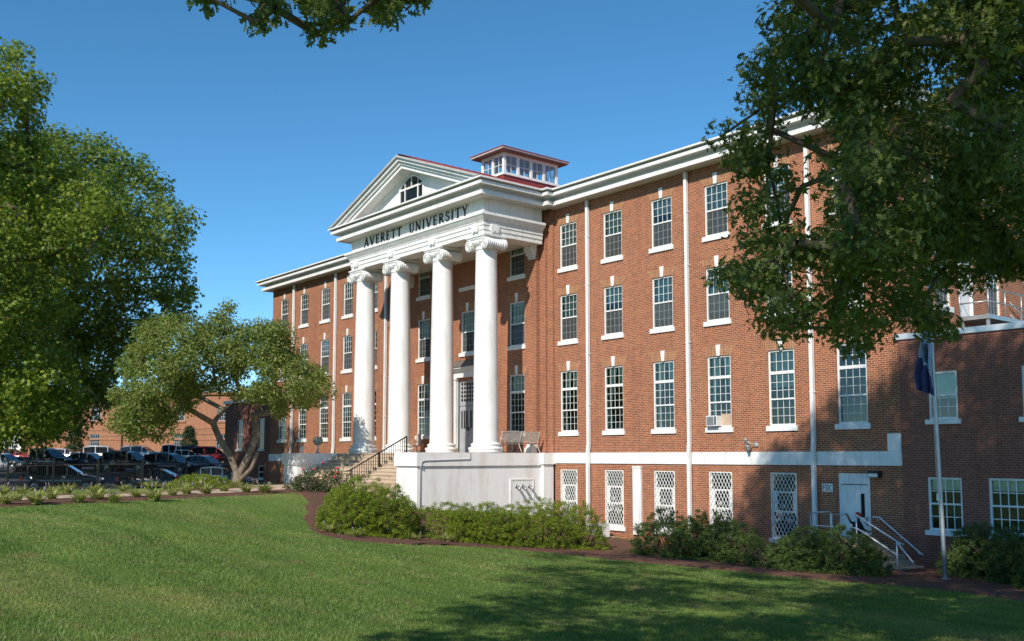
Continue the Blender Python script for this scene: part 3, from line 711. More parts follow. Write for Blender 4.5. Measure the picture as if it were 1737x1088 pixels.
# --- front door
d = MB(); d.box(-8.62, -8.30, -.62, -.44, 0, 3.95); d.box(-6.70, -6.38, -.62, -.44, 0, 3.95)
d.box(-8.66, -8.26, -.66, -.45, 3.952, 4.06); d.box(-6.74, -6.34, -.66, -.45, 3.952, 4.06)
d.box(-8.72, -6.28, -.64, -.44, 4.062, 4.52); d.box(-8.84, -6.16, -.92, -.44, 4.522, 4.60); d.box(-8.78, -6.22, -.80, -.44, 4.42, 4.521)
ds = d.build('door_surround', M['white'], bld)
h_ = MB(); h_.add([(-8.9, -.98, 4.602), (-6.1, -.98, 4.602), (-6.6, -.46, 5.02), (-8.4, -.46, 5.02), (-8.9, -.46, 4.602), (-6.1, -.46, 4.602)], [(0,1,2,3), (0,3,4), (1,5,2)]); ORG[ds.name] = ORG[bld.name]
h_.build('hood_roof', M['lead'], ds)
d = MB(); d.box(-8.30, -7.51, -.36, -.30, .03, 2.52); d.box(-7.49, -6.70, -.36, -.30, .03, 2.52); d.box(-8.30, -6.70, -.37, -.30, 2.55, 2.74)
d.box(-8.30, -8.22, -.365, -.30, 2.74, 3.92); d.box(-6.78, -6.70, -.365, -.30, 2.74, 3.92); d.box(-8.22, -6.78, -.365, -.30, 3.80, 3.92)
for xa in (-8.18, -7.37):
    for z0, z1 in ((.15, .60), (.68, 1.05)): d.box(xa, xa + .56, -.372, -.355, z0, z1)
fd = d.build('front_door', M['greydoor'], bld); ORG[fd.name] = ORG[bld.name]
d = MB()
for xa in (-8.13, -7.91, -7.69, -7.33, -7.11, -6.89):
    d.box(xa, xa + .12, -.368, -.35, 1.32, 2.28)
d.build('door_light', M['carglass'], fd)
d = MB(); d.box(-8.22, -6.78, -.29, -.28, 2.74, 3.80); d.build('transom_pane', M['carglass'], fd)
d = MB()
for i in range(6):
    for j in range(5):
        cx_, cz_ = -8.10 + i * .24, 2.85 + j * .215
        d.tube([(cx_ + .12 * math.cos(a * math.pi / 8), -.33, cz_ + .11 * math.sin(a * math.pi / 8)) for a in range(17)], .014, 4)
d.build('transom_lattice', M['white'], fd)
d = MB(); d.lathe([(0, -.03), (.035, -.02), (.035, .02), (0, .03)], (-7.56, -.40, 1.05), 10, axis='y'); d.box(-7.60, -7.52, -.385, -.36, .92, 1.2); d.build('door_handle', M['chrome'], fd)
d = MB(); d.box(-7.62, -7.40, -.40, -.372, 1.20, 1.38); d.build('door_knocker', M['letter'], fd)

# --- porch, cheek walls, stairs, handrail
m = MB()
m.box(-13.8, -1.2, -5.2, -.44, -4.2, -.60); m.box(-13.88, -1.12, -5.2, -.44, -.598, -.02)
for xa, xb in ((-13.9, -12.4), (-2.9, -1.2)):
    m.box(xa + .06, xb - .001, -7.9, -5.2, -4.2, -.60); m.box(xa - .02, xb + .08, -7.99, -5.2, -.598, 0)
m.box(-1.2, -1.0, -.75, -.002, -4.2, -.55); m.box(-1.2, -.92, -.82, -.003, -.548, 0)
m.build('porch', M['stucco'], bld)
m = MB(); m.box(-13.7, -1.3, -5.1, -.46, -.018, -.002); m.build('porch_floor', M['conc'], bld)
m = MB(); n = 10; rise = 1.66 / n
for i in range(n):
    y1 = -5.2 - i * .30; z1 = -.02 - i * rise
    m.box(-12.42, -2.88, y1 - .33, y1 - .001 if i else -5.201, -2.6, z1 - .001); m.box(-12.42, -2.88, y1 - .36, y1 - .332, z1 - .05, z1)
m.build('staircase', M['conc'], bld)
m = MB()
def st_z(y): return -.02 - max(0, (-5.2 - y)) / .30 * rise
X = -6.4; ys_ = [-5.02, -8.2]
zt = [.82, st_z(-8.2) + .86]
m.tube([(X, ys_[0], zt[0]), (X, ys_[1], zt[1]), (X, ys_[1] - .22, zt[1] - .06)], .032, 8)
m.tube([(X, ys_[0], .12), (X, ys_[1], st_z(-8.2) + .15)], .02, 6)
for y in (-5.02, -6.6, -8.15): m.box(X - .028, X + .028, y - .028, y + .028, st_z(y) - .05, zt[0] + (zt[1] - zt[0]) * (y - ys_[0]) / (ys_[1] - ys_[0]))
for i in range(1, 25):
    u = i / 25; y = ys_[0] + (ys_[1] - ys_[0]) * u; m.box(X - .011, X + .011, y - .011, y + .011, .12 + (st_z(-8.2) + .03) * u, zt[0] + (zt[1] - zt[0]) * u)
m.build('handrail', M['iron'], bld)
# recessed panel with three hose inlets, conduit along the ledge
m = MB(); m.box(-1.205, -1.185, -2.62, -1.25, -2.62, -1.28); 
for a, b, c, d_ in ((-2.68, -2.60, -2.7, -1.22), (-1.27, -1.19, -2.7, -1.22)): m.box(-1.2, -1.165, a, b, c, d_)
m.box(-1.2, -1.165, -2.6, -1.27, -1.29, -1.22)
hp = m.build('hose_inlet_panel', M['white'], bld); ORG[hp.name] = ORG[bld.name]
for y in (-2.30, -1.92, -1.52):
    k = MB(); k.tube([(-1.19, y, -1.58), (-1.02, y, -1.60), (-.92, y, -1.68), (-.90, y, -1.74)], [.055, .06, .065, .07], 10); k.lathe([(.085, -.02), (.085, .02)], (-1.17, y, -1.58), 12, axis='x'); k.build('hose_inlet', M['chrome'], hp)
m = MB(); m.tube([(-1.10, -5.1, .0), (-1.09, -5.1, -.30), (-1.09, -7.6, -.36), (-1.09, -7.75, -.42), (-1.09, -7.75, -.62), (-1.17, -7.75, -.70), (-1.17, -7.75, -2.6)], .022, 6); m.build('conduit', M['acgrey'], bld)

# --- cupola
m = MB(); X0, X1, Y0, Y1, Zb, Zt = -8.45, -6.42, 1.2, 5.2, 15.38, 16.55
m.box(X0, X1, Y0, Y1, 14.2, Zb - .10, 1)
m.box(X0 - .06, X1 + .06, Y0 - .06, Y1 + .06, Zb - .099, Zb + .04)
m.box(X0, X1, Y0, Y1, Zt - .16, Zt)
fr = lambda n, a, b: [a + (b - a) * i / n for i in range(n + 1)]
for x in fr(2, X0 + .08, X1 - .08):
    for y in (Y0, Y1 - .16): m.box(x - .08, x + .08, y, y + .16, Zb + .04, Zt - .16)
for y in fr(4, Y0 + .08, Y1 - .08)[1:-1]:
    for x in (X0, X1 - .16): m.box(x, x + .16, y - .08, y + .08, Zb + .04, Zt - .16)
cup = m.build('cupola', [M['white'], M['metalroof']], bld); ORG[cup.name] = ORG[bld.name]
m = MB(); e = .42
m.box(X0 - e, X1 + e, Y0 - e, Y1 + e, Zt + .001, Zt + .05, 1); m.box(X0 - e - .03, X1 + e + .03, Y0 - e - .03, Y1 + e + .03, Zt + .051, Zt + .11, 2); m.box(X0 - e - .06, X1 + e + .06, Y0 - e - .06, Y1 + e + .06, Zt + .111, Zt + .17)
m.add([(X0-e-.05, Y0-e-.05, Zt+.17), (X1+e+.05, Y0-e-.05, Zt+.17), (X1+e+.05, Y1+e+.05, Zt+.17), (X0-e-.05, Y1+e+.05, Zt+.17), (-7.43, 2.6, Zt+.52), (-7.43, 3.8, Zt+.52)], [(0,1,4),(1,2,5,4),(2,3,5),(3,0,4,5)])
m.build('cupola_roof', [M['metalroof'], M['eave'], M['white']], cup)
def cup_win(a0, a1, fixed, axis):
    m = MB(); n0, n1 = (a0 + .08, a1 - .08); z0, z1 = Zb + .04, Zt - .16
    if axis == 'x':
        lattice(m, n0, n1, z0, z1, 2, 2, fixed - .012, fixed + .012, .03)
        m.add([(n0, fixed, z0), (n1, fixed, z0), (n1, fixed, z1), (n0, fixed, z1)], [(0,1,2,3)], 1)
    else:
        q = MB(); lattice(q, n0, n1, z0, z1, 2, 2, -.012, .012, .03); q.add([(n0, 0, z0), (n1, 0, z0), (n1, 0, z1), (n0, 0, z1)], [(0,1,2,3)], 1)
        m.v = [(fixed + y, x, z) for x, y, z in q.v]; m.f = q.f; m.m = q.m; m.sm = q.sm
    m.build('cupola_window', [M['white'], M['cupglass']], cup)
xs_, ys2 = fr(2, X0 + .08, X1 - .08), fr(4, Y0 + .08, Y1 - .08)
for i in range(2):
    for yf in (Y0 + .08, Y1 - .08): cup_win(xs_[i], xs_[i+1], yf, 'x')
for i in range(4):
    for xf in (X0 + .08, X1 - .08): cup_win(ys2[i], ys2[i+1], xf, 'y')

# --- service door with landing, steps and white rails
d = MB(); d.box(14.37, 15.61, .02, .10, -1.17, -.78); d.box(14.37, 14.45, .02, .11, -3.05, -1.17); d.box(15.53, 15.61, .02, .11, -3.05, -1.17); d.box(14.45, 15.53, .05, .10, -3.05, -1.20)
sdoor = d.build('service_door', M['white'], bld); ORG[sdoor.name] = ORG[bld.name]
d = MB(); d.box(15.22, 15.36, .035, .06, -2.34, -1.50); d.build('door_light', M['carglass'], sdoor)
d = MB(); d.box(15.40, 15.47, .0, .05, -2.62, -2.32); d.tube([(15.43, .02, -2.5), (15.43, -.05, -2.5), (15.33, -.05, -2.5)], .016, 6); d.build('door_handle', M['chrome'], sdoor)
d = MB(); d.box(15.41, 15.51, .058, .06, -1.9, -1.2); 
m = MB(); m.box(13.6, 15.9, -1.45, -.001, -4.3, -3.06)
for i in range(5): m.box(15.9 + i * .33, 15.9 + (i + 1) * .33, -1.45, -.001, -4.3, -3.06 - (i + 1) * .155)
m.build('entrance_steps', M['conc'], bld)
m = MB(); q = .026
def rail(pts): m.tube(pts, q, 8)
y = -1.35
rail([(14.05, y, -3.06), (14.05, y, -2.18), (15.85, y, -2.18), (17.45, y, -3.05), (17.55, y, -3.05)])
rail([(14.05, y, -2.62), (15.85, y, -2.62), (17.3, y, -3.42)])
rail([(14.05, y, -2.18), (14.05, -.06, -2.18)]); rail([(14.05, -.08, -2.18), (14.05, -.08, -3.06)])
for x, zt_ in ((14.9, -2.18), (15.85, -2.18), (17.3, -2.97)): rail([(x, y, zt_), (x, y, zt_ - 1.0)])
rail([(17.3, y, -3.0), (17.85, y, -3.62), (17.3, y, -3.62)])
m.build('entrance_railing', M['white'], bld)
m = MB(); m.tube([(15.75, -.12, -2.30), (16.0, -.12, -2.30), (17.5, -.12, -3.46), (17.56, -.12, -3.46)], .028, 8)
for x, z in ((15.92, -2.36), (16.75, -2.92), (17.38, -3.42)): m.tube([(x, -.12, z + .02), (x, -.10, z - .04), (x, 0, z - .06)], .018, 6)
m.build('wall_handrail', M['white'], bld)

# --- things fixed to or standing by the building
wl = MB(); wl.box(15.68, 16.08, -.26, .0, -.92, -.68); wl.box(15.70, 16.06, -.265, -.255, -.90, -.78, 1)
o = wl.build('wall_lamp', [M['black_plastic'], M['clear_light']], None, loc=(15.88, 0, -.8)); tag(o, 'black box lamp on the brick beside the top of the white service door', 'lamp')
t = thing('flood_lamp', 'small grey twin flood lamp on a stem above the white belt course', 'lamp', (10.66, 0, .35))
m = MB(); m.box(10.74, 10.90, -.06, 0, .22, .36); m.tube([(10.80, -.05, .3), (10.68, -.22, .32), (10.60, -.30, .42)], .02, 6); m.build('bracket', M['acgrey'], t)
for (x, y, z), s_ in (((10.55, -.34, .42), 1.0), ((10.60, -.28, .16), .9)):
    m = MB(); m.lathe([(.0, -.14), (.045, -.13), (.06, -.05), (.10, .06), (.105, .09), (.09, .095), (0, .08)], (x, y, z), 14, cap=False); m.build('lamp_head', M['galv'], t)
t = thing('name_sign', 'small white sign with dark red FDC letters beside the service door', 'sign', (13.91, 0, -1.32))
m = MB(); m.box(13.70, 14.13, -.02, -.002, -1.47, -1.17); m.build('plate', M['white'], t)
text_row(t, simple('dark_red_letter', (.16, .02, .025), .6, 0), 'FDC', 13.735, 14.10, -1.435, .22, -.026, -.018, .12)
# window air conditioner and its filler board
t = thing('window_air_conditioner', 'white window air conditioner resting on the sill of a tall ground floor window', 'air conditioner', (9.0, -.1, 1.0))
m = MB(); m.box(8.54, 9.08, -.27, .09, 1.06, 1.48); m.build('casing', M['white'], t)
m = MB()
for i in range(16): m.box(8.57, 8.92, -.278, -.268, 1.09 + i * .0225, 1.102 + i * .0225)
m.box(8.95, 9.05, -.276, -.268, 1.10, 1.45); m.build('louvre', M['acdark'], t)
m = MB(); m.box(9.09, 9.52, .055, .085, 1.06, 1.55); m.build('filler_board', simple('tan_board', (.52, .38, .27), .7), t)
# condenser in the bed
t = thing('condenser_unit', 'low grey air conditioning condenser under a grilled basement window', 'air conditioner', (3.1, -1.0, float(H(3.1, -1.0))))
zc = t.location.z
m = MB(); m.box(2.62, 3.55, -1.45, -.55, zc - .1, zc + .04); m.build('slab', M['conc'], t)
m = MB(); m.lathe([(.38, .04), (.40, .06), (.40, .50), (.43, .51), (.43, .55), (.36, .60), (.10, .62), (0, .62)], (3.02, -1.0, zc), 28)
for i in range(28):
    w = i / 28 * 2 * math.pi; m.box(3.02 + .405 * math.cos(w) - .008, 3.02 + .405 * math.cos(w) + .008, -1 + .405 * math.sin(w) - .008, -1 + .405 * math.sin(w) + .008, zc + .06, zc + .5, 1)
m.build('coil_casing', [M['acgrey'], M['acdark']], t)
m = MB(); m.box(3.48, 3.62, -1.3, -.95, zc + .04, zc + .52); m.build('control_box', M['stucco'], t)

# ------------------------------------------------------------------ annex on the right
an = thing('brick_annex', 'flat roofed dark red brick annex at the right with a pale metal coping', 'building', (22, -.06, -4))
A_Y = -.06
aw_ops = [(17.90, 18.90, 1.06, 2.68), (20.96, 21.96, 1.06, 2.68), (24.0, 25.0, 1.06, 2.68)] + [(a, a + 1.17, -2.64, -.87) for a in (17.76, 19.79, 22.2, 24.2)]
m = MB(); wall_front(16.88, 30, GF, 3.86, aw_ops, A_Y, .14, m)
m.add([(30, A_Y, GF), (30, 12, GF), (30, 12, 3.86), (30, A_Y, 3.86)], [(0,1,2,3)]); m.add([(30, 12, GF), (16.88, 12, GF), (16.88, 12, 3.86), (30, 12, 3.86)], [(0,1,2,3)])
m.add([(16.88, 12, GF), (16.88, A_Y, GF), (16.88, A_Y, 3.86), (16.88, 12, 3.86)], [(0,1,2,3)])
m.build('wall', M['brick2'], an)
m = MB(); m.box(16.75, 30.1, A_Y - .06, A_Y + .25, 3.862, 4.06); m.box(29.8, 30.1, A_Y + .25, 12.1, 3.862, 4.06); m.box(16.89, 29.8, 11.8, 12.1, 3.862, 4.06); m.build('coping', M['coping'], an)
m = MB(); m.box(16.88, 29.8, .25, 11.8, 3.70, 3.80); m.build('roof', M['asphalt'], an)
m = MB(); m.box(17.2, 29.7, 1.2, 11.5, GF, 3.6); m.build('interior', M['room'], an)
m = MB(); m.box(17.85, 29.9, A_Y - .012, A_Y + .01, 2.95, 3.02); m.build('brick_ledge', M['brick2'], an)
for a, b, c, d_ in aw_ops:
    up = c > 0; w = MB(); t = .075; y0, y1 = A_Y + .04, A_Y + .13
    w.box(a, a + t, y0, y1, c, d_); w.box(b - t, b, y0, y1, c, d_); w.box(a + t, b - t, y0, y1, d_ - t, d_); w.box(a + t, b - t, y0, y1, c, c + t)
    zm = (c + d_) / 2; w.box(a + t, b - t, y0 + .01, y1 - .01, zm - .03, zm + .03)
    if up: lattice(w, a + t, b - t, c + t, zm - .03, 3, 2, A_Y + .085, A_Y + .11)
    else:
        lattice(w, a + t, b - t, zm + .03, d_ - t, 4, 2, A_Y + .06, A_Y + .09, .026); lattice(w, a + t, b - t, c + t, zm - .03, 4, 2, A_Y + .085, A_Y + .115, .026)
    wo_ = w.build('window', M['white'], an)
    g = MB(); g.add([(a + t, A_Y + .10, c + t), (b - t, A_Y + .10, c + t), (b - t, A_Y + .10, d_ - t), (a + t, A_Y + .10, d_ - t)], [(0,1,2,3)]); g.build('pane', M['glass'], wo_)
    s = MB(); s.box(a - .10, b + .10, A_Y - .09, A_Y + .04, c - .16, c - .001); s.build('sill', M['white'], wo_)
    q = MB(); zt_ = d_ - t; zb_ = c + t + (.5 * (d_ - c) if up else .72 * (d_ - c)) - (.18 if up else 0); q.add([(a + t, A_Y + .17, zb_), (b - t, A_Y + .17, zb_), (b - t, A_Y + .17, zt_), (a + t, A_Y + .17, zt_)], [(0,1,2,3)]); q.build('blind', M['blind' if up else 'drape'], wo_)
# fire escape on the end wall over the annex roof
fe = thing('fire_escape', 'galvanised steel platform and stair with pipe rails outside an upper white door', 'fire escape', (17.6, 6.5, 4.0))
m = MB(); m.box(16.95, 18.1, 4.3, 8.6, 4.90, 5.06); m.build('platform', M['galv'], fe)
m = MB()
for x, y in ((17.05, 4.4), (18.0, 4.4), (18.0, 8.5), (17.05, 8.5)): m.box(x - .05, x + .05, y - .05, y + .05, 3.8, 4.9)
m.build('support_post', M['galv'], fe)
m = MB()
def rail(pts, q=.028): m.tube(pts, q, 6)
for z in (5.55, 6.05): rail([(16.98, 4.35, z), (18.05, 4.35, z), (18.05, 8.55, z)])
for x, y in ((18.05, 4.35), (18.05, 5.75), (18.05, 7.15), (18.05, 8.55), (16.98, 4.35)): rail([(x, y, 5.05), (x, y, 6.05)])
for x in (17.0, 18.05):
    for dz in (.5, 1.0): rail([(x, 8.6, 5.05 + dz), (x, 11.6, 3.80 + dz)])
    for k in range(1, 4): rail([(x, 8.6 + k, 5.05 - k * .416), (x, 8.6 + k, 6.05 - k * .416)])
m.build('rail', M['galv'], fe)
m = MB()
for k in range(7): m.box(17.0, 18.05, 8.6 + k * .42, 8.95 + k * .42, 4.86 - k * .178, 4.89 - k * .178)
m.build('tread', M['galv'], fe)
d = MB(); d.add([(4.62, -.04, 5.12), (5.6, -.04, 5.12), (5.6, -.04, 7.4), (4.62, -.04, 7.4)], [(0,1,2,3)])
d = MB(); d.box(16.78, 16.83, 4.66, 5.56, 5.12, 7.36); d.box(16.78, 16.90, 4.58, 4.66, 5.06, 7.44); d.box(16.78, 16.90, 5.56, 5.64, 5.06, 7.44); d.box(16.78, 16.90, 4.66, 5.56, 7.36, 7.44)
d.build('upper_door', M['white'], bld)

# ------------------------------------------------------------------ low brick wing beyond the left end and far buildings
lb = thing('brick_wing', 'lower shaded red brick block between the car park and the college hall', 'building', (-39, 3, -3))
ops = [(-43.6, -42.4, .4, 2.9), (-39.6, -38.4, .4, 2.9), (-35.2, -34.2, .4, 2.4), (-35.1, -34.3, -2.5, -.6), (-39.4, -38.4, -1.9, -.9)]
m = MB(); wall_front(-46, -32.0, -3.6, 4.3, ops, 2.6, .14, m)
m.add([(-46, 14, -3.6), (-46, 2.6, -3.6), (-46, 2.6, 4.3), (-46, 14, 4.3)], [(0,1,2,3)]); m.add([(-32, 2.6, -3.6), (-32, 14, -3.6), (-32, 14, 4.3), (-32, 2.6, 4.3)], [(0,1,2,3)])
m.add([(-32, 14, -3.6), (-46, 14, -3.6), (-46, 14, 4.3), (-32, 14, 4.3)], [(0,1,2,3)])
m.build('wall', M['brick2'], lb)
m = MB(); m.box(-46.15, -31.95, 2.45, 14.1, 4.302, 4.55); m.build('roof', M['white'], lb)
m = MB(); m.box(-45.5, -32.5, 3.4, 13.5, -3.6, 4.2); m.build('interior', M['dark'], lb)
for a, b, c, d_ in ops:
    w = MB(); t = .07; w.box(a, a + t, 2.65, 2.73, c, d_); w.box(b - t, b, 2.65, 2.73, c, d_); w.box(a + t, b - t, 2.65, 2.73, d_ - t, d_); w.box(a + t, b - t, 2.65, 2.73, c, c + t)
    w.box(a + t, b - t, 2.66, 2.72, (c + d_) / 2 - .03, (c + d_) / 2 + .03); w.box(a - .08, b + .08, 2.53, 2.65, c - .14, c - .002)
    wo_ = w.build('window', M['white'], lb)
    g = MB(); g.add([(a + t, 2.70, c + t), (b - t, 2.70, c + t), (b - t, 2.70, d_ - t), (a + t, 2.70, d_ - t)], [(0,1,2,3)]); g.build('pane', M['carglass'], wo_)

fh = Vector((-math.sin(R(50.38)), math.cos(R(50.38)))); rh_ = Vector((math.cos(R(50.38)), math.sin(R(50.38))))
def vw(px, d):                                        # metres right of / ahead of the viewpoint -> ground position
    p = Vector((34.38, -32.0)) + fh * d + rh_ * ((px - 868.5) / 1659 * d); return p.x, p.y
def far_block(name, label, pA, pB, depth, z0, z1, mat, wins, roofmat, wmat):
    """box building: facade from pA to pB (facing the viewer), local x along the facade"""
    A, B = Vector(pA), Vector(pB); ux = (B - A).normalized(); L = (B - A).length; ang = math.atan2(ux.y, ux.x)
    t = thing(name, label, 'building', (A.x, A.y, z0), ang)
    h = z1 - z0; ops = [(x - w / 2, x + w / 2, z - z0, z - z0 + hh) for x, z, w, hh in wins]
    def lb_(mb, nm, mt, p=t): return mb.build(nm, mt, p, local=True)
    m = MB(); wall_front(0, L, -1.5, h, ops, 0, .15, m)
    for q in ([(0,depth,-1.5),(0,0,-1.5),(0,0,h),(0,depth,h)], [(L,0,-1.5),(L,depth,-1.5),(L,depth,h),(L,0,h)], [(L,depth,-1.5),(0,depth,-1.5),(0,depth,h),(L,depth,h)]): m.add(q, [(0,1,2,3)])
    lb_(m, 'wall', mat)
    m = MB(); m.box(-.2, L + .2, -.25, depth + .2, h + .002, h + .28); lb_(m, 'roof', roofmat)
    m = MB(); m.box(.3, L - .3, .8, depth - .3, -1.5, h - .1); lb_(m, 'interior', M['dark'])
    for a, b, c, d_ in ops:
        w = MB(); q = .09; w.box(a, a + q, .06, .14, c, d_); w.box(b - q, b, .06, .14, c, d_); w.box(a + q, b - q, .06, .14, d_ - q, d_); w.box(a + q, b - q, .06, .14, c, c + q)
        lattice(w, a + q, b - q, c + q, d_ - q, 4, 4, .07, .12, .05)
        o = lb_(w, 'window', wmat)
        g = MB(); g.add([(a + q, .13, c + q), (b - q, .13, c + q), (b - q, .13, d_ - q), (a + q, .13, d_ - q)], [(0,1,2,3)]); lb_(g, 'pane', M['carglass'], o)
        s = MB(); s.box(a - .12, b + .12, -.10, .05, c - .22, c - .002); lb_(s, 'sill', mat, o)
    return t
darkwin = M['greydoor']
fb = far_block('far_brick_building', 'pale orange brick building with dark windows behind the parked cars', vw(50, 112), vw(400, 112), 14, -1.2, 6.9, M['brick3'],
    [(7.6, .55, 1.15, 1.85), (7.6, 3.9, 1.15, 1.7), (17.2, .55, 1.15, 1.85), (17.2, 3.9, 1.15, 1.7), (2.6, 3.9, 1.15, 1.7), (12.3, 3.9, 1.15, 1.7), (22, .55, 1.15, 1.85), (22, 3.9, 1.15, 1.7)], M['brick3'], darkwin)
m = MB(); m.box(10.63, 10.75, -.14, -.002, -.5, 6.8); m.build('downpipe', M['iron'], fb, local=True)
m = MB(); m.box(0, 23.5, -.05, -.002, 2.9, 3.05); m.box(0, 23.5, -.03, -.002, 3.95, 4.05); m.build('string_course', M['brick3'], fb, local=True)
far_block('pale_house', 'pale grey rendered house at the far left edge behind the trees', vw(-90, 113), vw(38, 113), 9, -1.2, 6.0, M['stucco'], [(2.2, .3, 1.2, 1.8), (5.2, .3, 1.2, 1.8), (7.6, .3, 1.2, 1.8), (5.2, 3.2, 1.2, 1.6)], M['lead'], M['white'])

# ------------------------------------------------------------------ flagpole and flag
gz = float(H(19.82, -3.15))
fp = thing('flagpole', 'tall grey metal flagpole rising from the mulch bed in front of the annex', 'flagpole', (19.82, -3.15, gz))
m = MB(); P = [(19.82 - .030 * k / 10 * 8, -3.15, gz - .2 + (12.2) * k / 10) for k in range(11)]
m.tube(P, [.070 - .0035 * k for k in range(11)], 16); m.build('shaft', M['galv'], fp)
m = MB(); m.lathe([(0, -.08), (.07, -.05), (.085, 0), (.07, .05), (0, .08)], (P[-1][0], -3.15, P[-1][2] + .06), 14); m.build('finial', M['chrome'], fp)
m = MB(); m.lathe([(.16, -.05), (.15, .05), (.10, .07)], (19.82, -3.15, gz), 16); m.build('collar', M['galv'], fp)
m = MB(); m.tube([(19.66, -3.25, 4.6), (19.72, -3.26, -1.4)], .008, 4); m.box(19.70, 19.78, -3.28, -3.22, -1.5, -1.3); m.build('halyard', M['white'], fp)
def flag_mat():
    mm, t, b = mk('flag_cloth'); b.inputs['Roughness'].default_value = .9
    return mm
m = MB(); nu, nv = 26, 26; z0, z1 = 3.95, 1.85
V_ = []
for j in range(nv + 1):
    v = j / nv; z = z0 + .25 - (z0 + .25 - z1) * v
    wd = .08 + .40 * min(1, v * 1.25) ** .8 * (1 if v < .8 else 1 - (v - .8) * 1.0)
    for i in range(nu + 1):
        u = i / nu; a = u * math.pi * 4.5
        x = 19.70 - wd * u + .03 * math.sin(v * 7 + u * 5); y = -3.22 - .10 * math.sin(a) * (.35 + v * .65) - .1 * u
        V_.append((x, y, z - .42 * u * v ** 2 * 0 - .25 * (1 - u) * v * .8))
F_ = [];MI = []
for j in range(nv):
    for i in range(nu):
        F_.append((j*(nu+1)+i, j*(nu+1)+i+1, (j+1)*(nu+1)+i+1, (j+1)*(nu+1)+i))
        u, v = (i + .5) / nu, (j + .5) / nv
        emb = (abs(u - .45) / .17) ** 2 + (abs(v - .50) / .11) ** 2
        MI.append(2 if emb < 1 else (1 if v > .55 + .22 * (1 - u) else 0))
m.v = V_; m.f = [list(q) for q in F_]; m.m = MI; m.sm = [True] * len(F_)
fl = m.build('flag', [simple('flag_white', (.34, .38, .50), .9), simple('flag_blue', (.045, .05, .13), .9), simple('flag_emblem', (.07, .075, .10), .9)], None, loc=(19.70, -3.22, 3.2))
tag(fl, 'limp white and dark blue flag with a dark emblem hanging beside the flagpole', 'flag')

# ------------------------------------------------------------------ furniture on the porch
def bench(loc, rz, label):
    t = thing('garden_bench', label, 'bench', loc, rz)
    m = MB(); L = 1.15                                  # long axis x, faces -y
    for i in range(6): m.box(-L, L, -.30 + i * .085, -.235 + i * .085, .42, .445)
    m.build('seat', M['bench'], t, local=True)
    m = MB()
    for i in range(9):
        z = .50 + i * .052; y = .23 + i * .016; m.box(-L, -.02, y, y + .02, z, z + .038); m.box(.02, L, y, y + .02, z, z + .038)
    m.box(-L, L, .36, .40, .968, 1.01); m.build('backrest', M['bench'], t, local=True)
    for x in (-L, 0, L):
        m = MB(); m.tube([(x, -.32, 0), (x, -.28, .25), (x, -.30, .42), (x, .20, .42), (x, .24, .5), (x, .40, 1.02)], .022, 6); m.tube([(x, .20, .42), (x, .30, .2), (x, .42, 0)], .022, 6)
        m.tube([(x, .30, .68), (x, -.1, .66), (x, -.30, .62), (x, -.30, .42)], .02, 6); m.build('leg', M['bench'], t, local=True)
    return t
bench((-1.72, -1.85, 0.0), R(-90), 'weathered white slatted bench seen from behind on the porch beside the last column')
def rocker(loc, rz, label):
    t = thing('rocking_chair', label, 'chair', loc, rz, 'rocking chairs on the porch')
    m = MB(); m.box(-.27, .27, -.28, .24, .40, .44); m.build('seat', M['bench'], t, local=True)
    m = MB()
    for i in range(6): m.box(-.24 + i * .086, -.19 + i * .086, .24 + 0, .265, .46, 1.08)
    m.box(-.28, .28, .235, .27, 1.02, 1.12); m.build('backrest', M['bench'], t, local=True)
    for x in (-.27, .27):
        m = MB(); m.box(x - .02, x + .02, -.27, -.23, .06, .64); m.box(x - .02, x + .02, .22, .26, .06, 1.05); m.build('leg', M['bench'], t, local=True)
        m = MB(); m.box(x - .035, x + .035, -.34, .24, .64, .665); m.build('armrest', M['bench'], t, local=True)
        m = MB(); m.tube([(x, -.55, .11), (x, -.3, .04), (x, 0, .02), (x, .3, .05), (x, .6, .13)], .022, 6); m.build('rocker', M['bench'], t, local=True)
    return t
rocker((-3.0, -1.15, 0), R(15), 'pale rocking chair under the right porch window behind the bench')
rocker((-11.35, -1.2, 0), R(-10), 'pale rocking chair by the left porch window behind the stair rail')
t = thing('wall_lantern', 'small black lantern on the brick between the last column and the right porch window', 'lantern', (-4.9, -.5, 1.5))
m = MB(); m.box(-4.96, -4.84, -.46, -.45, 1.35, 1.75); m.tube([(-4.9, -.46, 1.70), (-4.9, -.58, 1.74), (-4.9, -.62, 1.66)], .012, 5); m.build('bracket', M['iron'], t)
m = MB(); m.lathe([(.0, 1.66), (.11, 1.60), (.09, 1.58), (.07, 1.25), (.09, 1.24), (.05, 1.18), (0, 1.16)], (-4.9, -.62, 0), 8, cap=False, sm=False); m.build('lamp_shade', M['iron'], t)
t = thing('stone_ornament', 'grey green round headed ornament on a stem above the left cheek wall', 'ornament', (-13.1, -6.3, 0))
m = MB(); m.lathe([(.14, 0), (.14, .05), (.06, .09), (.05, .34), (.09, .40), (.05, .44)], (-13.1, -6.3, 0), 14); m.build('stem', M['acgrey'], t)
m = MB(); m.lathe([(.0, .42), (.16, .47), (.27, .62), (.25, .78), (.14, .88), (.0, .90)], (-13.1, -6.3, 0), 16); m.build('head', simple('lichened_stone', (.25, .29, .25), .9, .4, 8), t)
t = thing('white_urn', 'tiny white lidded urn beside the round ornament on the left cheek wall', 'urn', (-13.2, -7.2, 0))
m = MB(); m.lathe([(.10, 0), (.10, .03), (.04, .06), (.05, .10), (.12, .20), (.13, .30), (.10, .34)], (-13.2, -7.2, 0), 14); m.build('bowl', M['white'], t)
m = MB(); m.lathe([(.11, .341), (.06, .41), (.02, .44), (.03, .47), (0, .50)], (-13.2, -7.2, 0), 14); m.build('lid', M['acgrey'], t)

